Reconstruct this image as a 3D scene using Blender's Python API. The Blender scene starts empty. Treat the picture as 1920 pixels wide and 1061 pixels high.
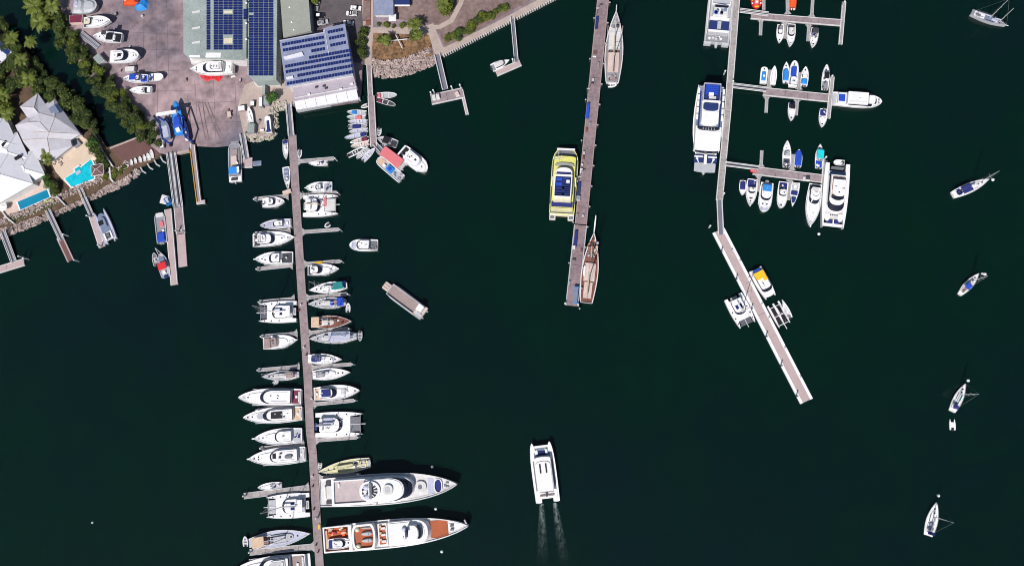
import bpy, math, random
from mathutils import Vector
R0 = random.Random(7)
C = bpy.context.scene.collection
sc = bpy.context.scene
PI = math.pi
# ---------------- camera, sky, sun, exposure ----------------
H = 300.0; F = 1500.0; NX, NY = 149.0, 235.0
_n = math.sqrt(NX*NX+NY*NY+F*F)
_rz = -NX/_n; _rx = math.sqrt(1-_rz*_rz)
RR = Vector((_rx, 0, _rz))
_uz = NY/_n; _ux = NX*NY/(_n*_n)/_rx
UU = Vector((_ux, math.sqrt(1-_ux*_ux-_uz*_uz), _uz))
FF = -(RR.cross(UU))
cam_d = bpy.data.cameras.new('camera'); cam = bpy.data.objects.new('camera', cam_d); C.objects.link(cam)
cam_d.sensor_width = 36; cam_d.lens = 36*F/1920; cam_d.clip_start = 1; cam_d.clip_end = 5000
from mathutils import Matrix
mw = Matrix((RR, UU, -FF)).transposed().to_4x4(); mw.translation = Vector((0, 0, H)); cam.matrix_world = mw
sc.camera = cam
SUN_EL = math.radians(50); SAZ = math.atan2(-.95, -.32)      # azimuth the light comes from
world = bpy.data.worlds.new('World'); sc.world = world; world.use_nodes = True
nt = world.node_tree; bg = nt.nodes['Background']; sky = nt.nodes.new('ShaderNodeTexSky')
sky.sky_type = 'NISHITA'; sky.sun_disc = False; sky.sun_elevation = SUN_EL
sky.sun_rotation = PI/2-SAZ
nt.links.new(sky.outputs[0], bg.inputs[0]); bg.inputs[1].default_value = 0.075
sd = bpy.data.lights.new('sun', 'SUN'); sd.energy = 4.6; sd.angle = math.radians(.5); sd.color = (1, .95, .9)
so = bpy.data.objects.new('sun', sd); C.objects.link(so)
sv = Vector((math.cos(SAZ)*math.cos(SUN_EL), math.sin(SAZ)*math.cos(SUN_EL), math.sin(SUN_EL)))
so.rotation_euler = sv.to_track_quat('Z', 'Y').to_euler(); so.location = (0, 0, 200)
sc.view_settings.view_transform = 'Standard'; sc.view_settings.look = 'None'
sc.view_settings.exposure = 0.12; sc.view_settings.gamma = 1
sc.cycles.max_bounces = 5; sc.cycles.transparent_max_bounces = 6; sc.cycles.use_denoising = True; sc.cycles.filter_width = 1.0

def P(px, py, z=0.0):
    d = RR*(px-960)-UU*(py-530.5)+FF*F
    t = (z-H)/d.z
    return Vector((d.x*t, d.y*t, z))
def pxs(px, py, z=1.0): return (P(px+1, py, z)-P(px-1, py, z)).length/2

# ---------------- materials ----------------
MATS = {}
def mat(name, col, rough=.5, var=.16, scale=.35, metal=0, stripe=None, spec=.4, fine=2.5, alpha=None):
    m = bpy.data.materials.new(name); m.use_nodes = True; t = m.node_tree; N = t.nodes; K = t.links
    b = N['Principled BSDF']; b.inputs['Roughness'].default_value = rough; b.inputs['Metallic'].default_value = metal
    b.inputs['Specular IOR Level'].default_value = spec
    g = N.new('ShaderNodeNewGeometry')
    n1 = N.new('ShaderNodeTexNoise'); n1.inputs['Scale'].default_value = scale; n1.inputs['Detail'].default_value = 6
    n1.inputs['Roughness'].default_value = .65
    K.new(g.outputs['Position'], n1.inputs['Vector'])
    n2 = N.new('ShaderNodeTexNoise'); n2.inputs['Scale'].default_value = fine; n2.inputs['Detail'].default_value = 3
    K.new(g.outputs['Position'], n2.inputs['Vector'])
    a = N.new('ShaderNodeMath'); a.operation = 'ADD'; K.new(n1.outputs[0], a.inputs[0]); K.new(n2.outputs[0], a.inputs[1])
    r = N.new('ShaderNodeMapRange'); r.inputs[1].default_value = .75; r.inputs[2].default_value = 1.25
    r.inputs[3].default_value = 1-var; r.inputs[4].default_value = 1+var*.6
    K.new(a.outputs[0], r.inputs[0])
    mx = N.new('ShaderNodeMix'); mx.data_type = 'RGBA'; mx.blend_type = 'MULTIPLY'; mx.inputs[0].default_value = 1
    mx.inputs[6].default_value = (*col, 1); K.new(r.outputs[0], mx.inputs[7])
    out = mx.outputs[2]
    if stripe:          # (scale, direction 0 x / 1 y in the object's own frame, depth)
        tc = N.new('ShaderNodeTexCoord'); w = N.new('ShaderNodeTexWave'); w.bands_direction = 'XY'[stripe[1]]
        w.inputs['Scale'].default_value = stripe[0]; w.inputs['Distortion'].default_value = .3
        K.new(tc.outputs['Object'], w.inputs['Vector'])
        r2 = N.new('ShaderNodeMapRange'); r2.inputs[3].default_value = 1-stripe[2]; r2.inputs[4].default_value = 1
        K.new(w.outputs[0], r2.inputs[0])
        m2 = N.new('ShaderNodeMix'); m2.data_type = 'RGBA'; m2.blend_type = 'MULTIPLY'; m2.inputs[0].default_value = 1
        K.new(out, m2.inputs[6]); K.new(r2.outputs[0], m2.inputs[7]); out = m2.outputs[2]
    K.new(out, b.inputs['Base Color'])
    MATS[name] = m; return m
def S(*c):              # sRGB bytes -> linear
    return tuple((x/255/12.92 if x/255 <= .04045 else ((x/255+.055)/1.055)**2.4) for x in c)
for nm, c, kw in [
    ('white', (.76, .755, .76), dict(rough=.3, var=.15, scale=.6, fine=3.5)), ('offwhite', (.6, .585, .58), dict(rough=.45)),
    ('ivory', (.62, .57, .42), dict(rough=.5)), ('cream', (.62, .58, .33), dict(rough=.5)), ('lightgrey', (.42, .43, .46), {}),
    ('grey', (.25, .25, .28), {}), ('midgrey', (.15, .155, .175), {}), ('darkgrey', (.05, .05, .06), {}), ('black', (.012, .012, .015), {}),
    ('glass', (.012, .015, .028), dict(rough=.08, spec=.6)), ('bluegrey', (.16, .2, .29), {}), ('paleblue', (.44, .45, .56), {}),
    ('navy', (.014, .022, .15), dict(rough=.75)), ('royal', (.012, .06, .45), dict(rough=.7)), ('sky', (.02, .22, .62), dict(rough=.65)),
    ('seatblue', (.015, .038, .18), dict(rough=.7, stripe=(1.3, 0, .6))), ('turquoise', (.01, .55, .6), dict(rough=.6)),
    ('teal', (.01, .2, .2), dict(rough=.7)), ('red', (.55, .02, .03), dict(rough=.6)), ('pinkred', (.62, .16, .18), dict(rough=.7)),
    ('maroon', (.16, .02, .05), dict(rough=.7)), ('orange', (.75, .09, .02), {}), ('gold', (.85, .48, .02), {}), ('ochre', (.5, .28, .06), {}),
    ('paleyellow', (.66, .64, .17), dict(rough=.45)), ('lime', (.4, .72, .03), {}), ('taupe', (.3, .235, .225), dict(rough=.8)),
    ('teak', (.33, .2, .15), dict(rough=.8, stripe=(3, 1, .25))), ('redteak', (.42, .1, .035), dict(rough=.7, stripe=(3, 1, .25))),
    ('brownwood', (.19, .07, .05), dict(rough=.8, var=.4)), ('tan', (.58, .42, .3), dict(rough=.8)),
    ('pinkdeck', (.56, .44, .4), dict(rough=.8)), ('net', (.11, .115, .14), dict(rough=.9, stripe=(6, 0, .3))),
    ('steel', (.5, .5, .52), dict(rough=.35, metal=.7)), ('tube', (.55, .55, .57), dict(rough=.6)),
    ('concrete', (.275, .22, .232), dict(rough=.9, var=.26, scale=.18, fine=.8)), ('fingerdeck', (.33, .3, .295), dict(rough=.9, var=.26, scale=.3, fine=1.2)),
    ('pierdeck', (.25, .185, .2), dict(rough=.9, var=.3, scale=.15, fine=.8, stripe=(1.2, 0, .15))),
    ('palepontoon', (.42, .325, .325), dict(rough=.9, var=.12)), ('ramp', (.17, .18, .23), dict(rough=.8, stripe=(1.5, 0, .4))),
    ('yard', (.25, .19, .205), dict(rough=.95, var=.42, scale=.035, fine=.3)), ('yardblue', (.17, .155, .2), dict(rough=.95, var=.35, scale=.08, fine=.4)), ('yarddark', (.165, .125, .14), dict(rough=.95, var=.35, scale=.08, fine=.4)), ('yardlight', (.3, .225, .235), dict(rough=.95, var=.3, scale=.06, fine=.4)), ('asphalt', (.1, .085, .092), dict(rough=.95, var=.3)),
    ('paving', (.4, .325, .29), dict(rough=.95, var=.2)), ('beige', (.6, .48, .37), dict(rough=.9, var=.12)),
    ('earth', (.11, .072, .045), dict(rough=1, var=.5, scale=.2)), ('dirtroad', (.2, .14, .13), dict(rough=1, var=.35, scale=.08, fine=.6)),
    ('soil', (.2, .115, .06), dict(rough=1, var=.6, scale=.25, fine=1.0)), ('lawn', (.05, .07, .018), dict(rough=1, var=.5)), ('browndeck', (.17, .085, .08), dict(rough=.9, stripe=(1.2, 0, .35))),
    ('greenroof', (.30, .35, .335), dict(rough=.6, var=.28, scale=.09, stripe=(1.6, 0, .1))), ('oliveroof', (.3, .31, .275), dict(rough=.7, var=.12, stripe=(1.6, 0, .1))),
    ('blueroof', (.25, .28, .4), dict(rough=.55, var=.22, stripe=(1.6, 0, .12))), ('houseroof', (.47, .46, .5), dict(rough=.7, var=.12)),
    ('whiteroof', (.66, .66, .71), dict(rough=.5, var=.08, stripe=(2.2, 0, .08))), ('wallwhite', (.62, .6, .57), {}),
    ('lilac', (.38, .34, .4), dict(rough=.8)), ('panel', (.011, .022, .125), dict(rough=.25, var=.35, fine=1.2, spec=.4)), ('panelframe', (.3, .33, .42), {}),
    ('pool', (.01, .45, .56), dict(rough=.08, var=.35, scale=.25, fine=1.6)), ('poolteal', (.01, .2, .34), dict(rough=.08, var=.1)),  # pool: uneven tone paints caustic light into the water colour
    ('rock', (.4, .32, .3), dict(rough=1, var=.8, scale=.6)), ('palerock', (.46, .43, .36), dict(rough=1, var=.7, scale=.8)),
    ('leafdark', (.026, .048, .008), dict(rough=.75, var=.5, scale=.25, fine=1.2)), ('leafmid', (.045, .075, .01), dict(rough=.75, var=.5, scale=.25, fine=1.2)),
    ('leafolive', (.12, .145, .013), dict(rough=.75, var=.5, scale=.25, fine=1.2)), ('leafbright', (.04, .15, .02), dict(rough=.7, var=.45, fine=1.2)),
    ('palmleaf', (.12, .155, .02), dict(rough=.6, var=.5)), ('bark', (.1, .075, .06), dict(rough=1)), ('greywall', (.3, .3, .31), {}), ('lilacdeck', (.46, .39, .4), dict(rough=.8)), ('skin', (.4, .22, .16), {}),
    ]: mat(nm, c, **kw)
# yard concrete: pinkish and slate tones drifting into each other, slate paints in boat shade
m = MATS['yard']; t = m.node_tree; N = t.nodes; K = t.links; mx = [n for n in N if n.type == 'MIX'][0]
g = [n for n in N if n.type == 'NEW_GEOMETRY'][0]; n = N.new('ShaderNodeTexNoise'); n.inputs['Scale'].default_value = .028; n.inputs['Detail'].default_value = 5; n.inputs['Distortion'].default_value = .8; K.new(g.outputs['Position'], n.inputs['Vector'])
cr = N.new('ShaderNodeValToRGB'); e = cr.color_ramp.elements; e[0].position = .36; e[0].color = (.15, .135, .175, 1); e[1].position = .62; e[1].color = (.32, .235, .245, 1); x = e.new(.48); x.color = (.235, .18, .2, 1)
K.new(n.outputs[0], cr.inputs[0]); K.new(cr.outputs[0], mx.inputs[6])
# water
wm = bpy.data.materials.new('sea_water'); wm.use_nodes = True; t = wm.node_tree; N = t.nodes; K = t.links; b = N['Principled BSDF']
g = N.new('ShaderNodeNewGeometry'); n = N.new('ShaderNodeTexNoise'); n.inputs['Scale'].default_value = .006; n.inputs['Detail'].default_value = 3
K.new(g.outputs['Position'], n.inputs['Vector'])
cr = N.new('ShaderNodeValToRGB'); cr.color_ramp.elements[0].position = .35; cr.color_ramp.elements[1].position = .65
cr.color_ramp.elements[0].color = (.0009, .0140, .0068, 1); cr.color_ramp.elements[1].color = (.0018, .0098, .0108, 1)
nm = N.new('ShaderNodeTexNoise'); nm.inputs['Scale'].default_value = .035; nm.inputs['Detail'].default_value = 4; nm.inputs['Distortion'].default_value = 1.0; K.new(g.outputs['Position'], nm.inputs['Vector'])
mm = N.new('ShaderNodeMix'); mm.inputs[0].default_value = .4; K.new(n.outputs[0], mm.inputs[2]); K.new(nm.outputs[0], mm.inputs[3])
K.new(mm.outputs[0], cr.inputs[0]); K.new(cr.outputs[0], b.inputs['Base Color'])
b.inputs['Subsurface Weight'].default_value = 1; b.inputs['Subsurface Radius'].default_value = (1.2, 1.6, 1.6); b.inputs['Subsurface Scale'].default_value = 1
b.inputs['Roughness'].default_value = .12; b.inputs['IOR'].default_value = 1.33; b.inputs['Specular IOR Level'].default_value = .5
n2 = N.new('ShaderNodeTexNoise'); n2.inputs['Scale'].default_value = .9; n2.inputs['Detail'].default_value = 4; K.new(g.outputs['Position'], n2.inputs['Vector'])
bp = N.new('ShaderNodeBump'); bp.inputs['Strength'].default_value = .25; bp.inputs['Distance'].default_value = .12
K.new(n2.outputs[0], bp.inputs['Height']); K.new(bp.outputs[0], b.inputs['Normal']); MATS['water'] = wm
# foam for the wake: broken streaks, only where churned
fm = bpy.data.materials.new('wake_foam'); fm.use_nodes = True; t = fm.node_tree; N = t.nodes; K = t.links; b = N['Principled BSDF']
b.inputs['Base Color'].default_value = (.5, .62, .6, 1); b.inputs['Roughness'].default_value = .7
tc = N.new('ShaderNodeTexCoord'); mp = N.new('ShaderNodeMapping'); mp.inputs['Scale'].default_value = (1.3, .75, 1)
K.new(tc.outputs['Object'], mp.inputs[0]); n = N.new('ShaderNodeTexNoise'); n.inputs['Scale'].default_value = .75; n.inputs['Detail'].default_value = 12; n.inputs['Roughness'].default_value = .7; n.inputs['Distortion'].default_value = .6
K.new(mp.outputs[0], n.inputs['Vector'])
sp = N.new('ShaderNodeSeparateXYZ'); K.new(tc.outputs['UV'], sp.inputs[0])
r = N.new('ShaderNodeMapRange'); r.inputs[1].default_value = .40; r.inputs[2].default_value = .85; K.new(n.outputs[0], r.inputs[0])
e1 = N.new('ShaderNodeMath'); e1.operation = 'POWER'; K.new(sp.outputs[0], e1.inputs[0]); e1.inputs[1].default_value = 1.9
e2 = N.new('ShaderNodeMath'); e2.operation = 'MULTIPLY'; K.new(sp.outputs[1], e2.inputs[0]); K.new(e1.outputs[0], e2.inputs[1])
e3 = N.new('ShaderNodeMath'); e3.operation = 'MULTIPLY'; K.new(r.outputs[0], e3.inputs[0]); K.new(e2.outputs[0], e3.inputs[1]); e4 = N.new('ShaderNodeMath'); e4.operation = 'MULTIPLY'; e4.inputs[1].default_value = .7; K.new(e3.outputs[0], e4.inputs[0]); K.new(e4.outputs[0], b.inputs['Alpha'])
MATS['foam'] = fm

# ---------------- mesh helpers ----------------
class MB:
    def __init__(s): s.v = []; s.f = []
    def ring_prism(s, bot, top, cap=True, base=False):
        n = len(bot); o = len(s.v); s.v += [tuple(p) for p in bot]+[tuple(p) for p in top]
        for i in range(n): j = (i+1) % n; s.f.append((o+i, o+j, o+n+j, o+n+i))
        if cap: s.f.append(tuple(o+n+i for i in range(n)))
        if base: s.f.append(tuple(o+i for i in reversed(range(n))))
        return s
    def box(s, cx, cy, z0, z1, a, b, ang=0, ins=0):
        c, d = math.cos(ang), math.sin(ang)
        def q(x, y, z): return (cx+x*c-y*d, cy+x*d+y*c, z)
        A, B = a/2, b/2
        bt = [q(-A, -B, z0), q(A, -B, z0), q(A, B, z0), q(-A, B, z0)]; A -= ins; B -= ins
        return s.ring_prism(bt, [q(-A, -B, z1), q(A, -B, z1), q(A, B, z1), q(-A, B, z1)], base=True)
    def tube(s, p, q, r, r2=None, n=6):
        p, q = Vector(p), Vector(q); r2 = r if r2 is None else r2; d = (q-p)
        if d.length < 1e-6: return s
        d.normalize(); a = d.orthogonal().normalized(); b = d.cross(a)
        bt = [p+(a*math.cos(2*PI*i/n)+b*math.sin(2*PI*i/n))*r for i in range(n)]
        tp = [q+(a*math.cos(2*PI*i/n)+b*math.sin(2*PI*i/n))*r2 for i in range(n)]
        return s.ring_prism(bt, tp, base=True)
    def path(s, pts, r, n=5):
        for a, b in zip(pts, pts[1:]): s.tube(a, b, r, n=n)
        return s
    def dome(s, x, y, z, r, n=10, k=3, fl=1.0):
        o = len(s.v)
        for i in range(k+1):
            a = PI/2*i/k
            if i == k: s.v.append((x, y, z+r*fl)); break
            for j in range(n): s.v.append((x+r*math.cos(a)*math.cos(2*PI*j/n), y+r*math.cos(a)*math.sin(2*PI*j/n), z+r*fl*math.sin(a)))
        for i in range(k-1):
            for j in range(n): s.f.append((o+i*n+j, o+i*n+(j+1) % n, o+(i+1)*n+(j+1) % n, o+(i+1)*n+j))
        for j in range(n): s.f.append((o+(k-1)*n+j, o+(k-1)*n+(j+1) % n, o+k*n))
        return s
    def mesh(s, name, m):
        me = bpy.data.meshes.new(name); me.from_pydata(s.v, [], s.f); me.materials.append(MATS[m] if isinstance(m, str) else m); return me
    def build(s, name, m, parent=None, smooth=False):
        me = s.mesh(name, m)
        if smooth:
            for p in me.polygons: p.use_smooth = True
        return link(name, me, parent)
def link(name, me, parent=None, loc=None, rz=0):
    o = bpy.data.objects.new(name, me); C.objects.link(o)
    if parent: o.parent = parent
    if loc is not None: o.location = loc
    if rz: o.rotation_euler = (0, 0, rz)
    return o
LABELS = set()
def tag(o, label, cat, group=None):
    if label in LABELS and not group: print('DUP LABEL', label)
    n = len(label.split())
    if n < 4 or n > 16: print('LABEL LEN', n, label)
    LABELS.add(label); o['label'] = label; o['category'] = cat
    if group: o['group'] = group
    return o
def thing(name, label, cat, loc=(0, 0, 0), rz=0, group=None):
    return tag(link(name, None, None, loc, rz), label, cat, group)
def struct(o): o['kind'] = 'structure'; return o
def poly_px(name, pts, z0, z1, m, parent=None, ins=0, org=None):
    o = org or Vector((0, 0, 0))
    tp = [P(x, y, z1)-o for x, y in pts]
    if sum(a.x*b.y-b.x*a.y for a, b in zip(tp, tp[1:]+tp[:1])) < 0: tp.reverse()
    if ins:
        c = sum(tp, Vector())/len(tp); tp = [Vector((p.x+(c.x-p.x)*min(.9, ins/max((c-p).length, .01)), p.y+(c.y-p.y)*min(.9, ins/max((c-p).length, .01)), p.z)) for p in tp]
    z0 = z0-o.z
    return MB().ring_prism([(p.x, p.y, z0) for p in tp], tp, base=True).build(name, m, parent)
ORD = ['first', 'second', 'third', 'fourth', 'fifth', 'sixth', 'seventh', 'eighth', 'ninth', 'tenth', 'eleventh', 'twelfth', 'thirteenth', 'fourteenth',
       'fifteenth', 'sixteenth', 'seventeenth', 'eighteenth', 'nineteenth', 'twentieth', 'twenty-first', 'twenty-second', 'twenty-third', 'twenty-fourth', 'twenty-fifth', 'twenty-sixth', 'twenty-seventh', 'twenty-eighth']
# ---------------- boats ----------------
HK = {'motor': (.84, .42, 2.2, .8), 'sail': (.5, .42, 1.9, .95), 'sailwide': (.72, .4, 1.9, .95), 'rib': (.9, .5, 2.6, .55), 'needle': (.95, .3, 1.5, .9),
      'scow': (.95, .7, 3, .35), 'ship': (.88, .4, 2.6, .8), 'cathull': (.75, .4, 2.0, .9), 'dinghy': (.85, .4, 2.2, .62), 'double': (.12, .5, 2, .9)}
class Boat:
    def __init__(s, name, label, cat, st, bw, beam, group=None, zr=1.0, z=0.0):
        a, b = P(*st, zr+z), P(*bw, zr+z); d = b-a; s.L = math.hypot(d.x, d.y); s.W = beam*1.05*pxs((st[0]+bw[0])/2, (st[1]+bw[1])/2, zr+z)
        s.root = thing(name, label, cat, ((a.x+b.x)/2, (a.y+b.y)/2, z), math.atan2(d.y, d.x), group); s.h = 1.0; s.dk = .2; s.sh = .2
        s.rng = random.Random(label)
    def X(s, u): return (u-.5)*s.L
    def Y(s, v): return v*s.W/2
    def w(s, t):
        ws, tm, p, q = s.k
        if t < tm: return ws+(1-ws)*math.sin(PI/2*t/tm)
        return max(.03, (1-((t-tm)/(1-tm))**p)**q if t < 1 else 0)
    def zs(s, u): return s.h*(1+s.sh*u*u)
    def zd(s, u): return s.zs(u)-s.dk
    def hull(s, kind='motor', h=1.1, m='white', deck='white', dk=.22, g=.16, sh=.2, vc=0, hw=1, u0=0, u1=1, name='hull', N=13):
        s.k = HK[kind]; s.h = h; s.dk = dk; s.sh = sh; v = []; f = []; dv = []; df = []
        for i in range(N+1):
            t = 1-(1-i/N)**1.35; u = u0+(u1-u0)*t; w = s.w(t)*hw*s.W/2; x = s.X(u); z = s.zs(u); gg = min(g, w*.6); yc = s.Y(vc)
            for sg in (-1, 1):
                v += [(x-(.35 if t > .7 else 0), yc+sg*w*.6, -.4), (x-(.2 if t > .7 else 0), yc+sg*w*.88, .05), (x, yc+sg*w, z), (x-(gg if t > .97 else 0), yc+sg*(w-gg), z), (x-(gg if t > .97 else 0), yc+sg*(w-gg), z-dk)]
            dv += [v[-1-5], v[-1]]
        for i in range(N):
            a = i*10; b = a+10
            for j in range(4):
                f.append((a+j, b+j, b+j+1, a+j+1)); f.append((a+5+j+1, b+5+j+1, b+5+j, a+5+j))
            df.append((2*i, 2*i+2, 2*i+3, 2*i+1))
        f.append((0, 1, 2, 7, 6, 5)); e = N*10; f.append((e+5, e+6, e+7, e+2, e+1, e))
        M = MB(); M.v = v; M.f = f; o = M.build(name, m, s.root)
        M = MB(); M.v = dv; M.f = df; s.deck = M.build('deck', deck, s.root)
        s.hullo = o; return o
    def ol(s, x0, x1, hy, yc, nose, tail, ns=.8):
        p = []; L = x1-x0; nl = nose*L; tl = tail*L; n = 6
        def arc(rev):
            r = []
            if nose > 0:
                for k in range(n+1): a = PI/2*k/n; r.append((x1-nl+nl*math.sin(a), hy*math.cos(a)**ns if k < n else .02))
            else: c = min(.18, hy*.3, L*.3); r += [(x1-c, hy), (x1, hy-c)]
            return r
        def arcb():
            r = []
            if tail > 0:
                for k in range(n+1): a = PI/2*k/n; r.append((x0+tl-tl*math.sin(a), hy*math.cos(a)**.8 if k < n else .02))
            else: c = min(.18, hy*.3, L*.3); r += [(x0+c, hy), (x0, hy-c)]
            return r
        A = arc(0); B = arcb()
        pts = [(x, yc-y) for x, y in reversed(B)]+[(x, yc-y) for x, y in A]+[(x, yc+y) for x, y in reversed(A)]+[(x, yc+y) for x, y in B]
        return pts
    def s(s, name, u0, u1, v, z0, z1, m, vc=0, nose=0, tail=0, ins=.05, insf=None, insr=None, par=None, ns=.8):
        insf = ins if insf is None else insf; insr = ins if insr is None else insr
        x0, x1, hy, yc = s.X(u0), s.X(u1), v*s.W/2, s.Y(vc)
        ins = min(ins, hy*.8)
        a = s.ol(x0, x1, hy, yc, nose, tail, ns); L = x1-x0
        x0b, x1b = x0+insr, x1-insf
        if x1b-x0b < .1: x0b = x1b = (x0+x1)/2; x0b -= .05; x1b += .05
        b = s.ol(x0b, x1b, max(.03, hy-ins), yc, nose, tail, ns)
        return MB().ring_prism([(x, y, z0) for x, y in a], [(x, y, z1) for x, y in b], base=True).build(name, m, par or s.root)
    def ring(s, name, u0, u1, v, z0, z1, m, t=.18, vc=0, nose=0, tail=0, par=None, ns=.8):
        x0, x1, hy, yc = s.X(u0), s.X(u1), v*s.W/2, s.Y(vc)
        a = s.ol(x0, x1, hy, yc, nose, tail, ns); b = s.ol(x0+t, x1-t, max(.03, hy-t), yc, nose, tail, ns); n = len(a); M = MB()
        M.v = [(x, y, z0) for x, y in a]+[(x, y, z1) for x, y in a]+[(x, y, z1) for x, y in b]+[(x, y, z0) for x, y in b]
        for i in range(n):
            j = (i+1) % n
            for k in range(3): M.f.append((k*n+i, k*n+j, (k+1)*n+j, (k+1)*n+i))
        return M.build(name, m, par or s.root)
    def bx(s, name, u, v, a, b, z0, z1, m, par=None, ang=0, ins=0):
        return MB().box(s.X(u), s.Y(v), z0, z1, a, b, ang, ins).build(name, m, par or s.root)
    def cabin(s, u0, u1, v, z0, h1, h2, nose=.35, m='white', roof='white', slope=1.0, side=.18, over=.0, gl='glass', tail=0):
        """white lower sides, a sloping glass band, a roof panel on top"""
        c = s.s('cabin', u0, u1, v, z0, z0+h1, m, nose=nose, tail=tail, ins=.06)
        x1 = s.X(u1)-s.X(u0)
        s.s('windscreen', u0+.03/s.L, u1-.08/s.L, v-.12/s.W, z0+h1+.002, z0+h1+h2, gl, nose=nose, tail=tail, ins=side, insf=slope, insr=.05, par=c)
        r = s.s('cabin_roof', u0-over/s.L, u1-(slope+.0)/s.L, v-(side*1.3)/(s.W/2), z0+h1+h2+.003, z0+h1+h2+.12, roof, nose=nose*.9, tail=tail, ins=.05, par=c)
        s.ztop = z0+h1+h2+.12; s.cab = c; return c
    def hatch(s, u, v, z, a=.55, b=.55, m='glass', par=None, name='hatch'):
        M = MB(); M.box(s.X(u), s.Y(v), z, z+.07, a, b, 0, .04); return M.build(name, m, par or s.root)
    def canopy(s, u0, u1, v, z0, z1, m, name='canopy', vc=0):
        o = s.s(name, u0, u1, v, z1, z1+.12, m, ins=.15, vc=vc)
        M = MB()
        for u in (u0+.01, u1-.01):
            for sg in (-1, 1): y = s.Y(vc+sg*(v-.06)); M.tube((s.X(u), y, z0), (s.X(u), y, z1+.02), .04, n=4)
        M.build('canopy_frame', 'steel', o); return o
    def outboards(s, n=1, m='darkgrey', u=-.02, sp=.9, z=.2):
        for i in range(n):
            y = (i-(n-1)/2)*sp; M = MB(); x = s.X(u)
            M.box(x, y, z-.5, z+.5, .25, .2); M.ring_prism(*[[(x-.45, y-.2, zz), (x+.3, y-.24, zz), (x+.3, y+.24, zz), (x-.45, y+.2, zz)] for zz in (z+.5, z+.95)])
            M.build('outboard_motor', m, s.root)
    def rail(s, u0=.5, u1=.97, hgt=.7, r=.035, off=.12):
        M = MB()
        for sg in (-1, 1):
            pts = []
            for k in range(7):
                u = u0+(u1-u0)*k/6; y = sg*max(.1, s.w(u)*s.W/2-off); z = s.zs(u); pts.append((s.X(u), y, z+hgt)); M.tube((s.X(u), y, z), (s.X(u), y, z+hgt), r*.8, n=3)
            M.path(pts, r, 4)
        M.build('bow_rail', 'steel', s.root)
    def mast(s, u, h, boom=0, cover='offwhite', r=.13, z0=None, spread=2, stays=True, v=0, m='tube', bw=.34, ends=(0.0, 1.0)):
        z0 = s.zd(u) if z0 is None else z0; x = s.X(u); y = s.Y(v)
        o = MB().tube((x, y, z0), (x, y, z0+h), r, r*.7, 7).build('mast', m, s.root)
        for k in range(spread):
            z = z0+h*(.4+.27*k); q = .75+.1*k
            MB().tube((x, y-q*s.W*.32, z), (x, y+q*s.W*.32, z), .05, n=4).build('spreader', m, o)
        if stays:
            M = MB(); M.tube((x, y, z0+h), (s.X(ends[1]), 0, s.zs(1)), .028, n=3); M.tube((x, y, z0+h), (s.X(ends[0]), 0, s.h), .028, n=3)
            for sg in (-1, 1): M.tube((x, y, z0+h*.95), (x-.3, sg*s.w(u)*s.W/2*.9, s.zs(u)), .022, n=3)
            M.build('rigging', 'steel', s.root)
        if boom:
            bl = boom*s.L; M = MB(); M.tube((x-.15, y, z0+1.6), (x-bl, y, z0+1.5), .1, n=5); M.build('boom', m, s.root)
            M = MB()
            M.ring_prism([(x-bl, y-bw*.4, z0+1.6), (x-.1, y-bw/2, z0+1.7), (x-.1, y+bw/2, z0+1.7), (x-bl, y+bw*.4, z0+1.6)],
                         [(x-bl, y-.06, z0+1.85), (x-.1, y-.1, z0+2.2), (x-.1, y+.1, z0+2.2), (x-bl, y+.06, z0+1.85)]); M.build('sail_cover', cover, s.root)
        return o
    def platform(s, d=1.0, v=.8, m='white'):
        s.s('swim_platform', -d/s.L, .005, v, .25, .42, m, ins=.03)
    def seats(s, u, v, a, b, z, m='offwhite', n=1, dv=0):
        for i in range(n): s.bx('seat', u, v+dv*i, a, b, z, z+.42, m, ins=.05)
    def fenders(s, side, us=(.3, .5, .7), m='white'):
        for u in us:
            y = side*(s.w(u)*s.W/2+.16); MB().tube((s.X(u), y, .15), (s.X(u), y, .85), .16, n=7).build('fender', m, s.root)
    def dome(s, u, v, z, r, m='white', name='radar_dome', par=None):
        MB().dome(s.X(u), s.Y(v), z, r).build(name, m, par or s.root, smooth=True)

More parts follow.
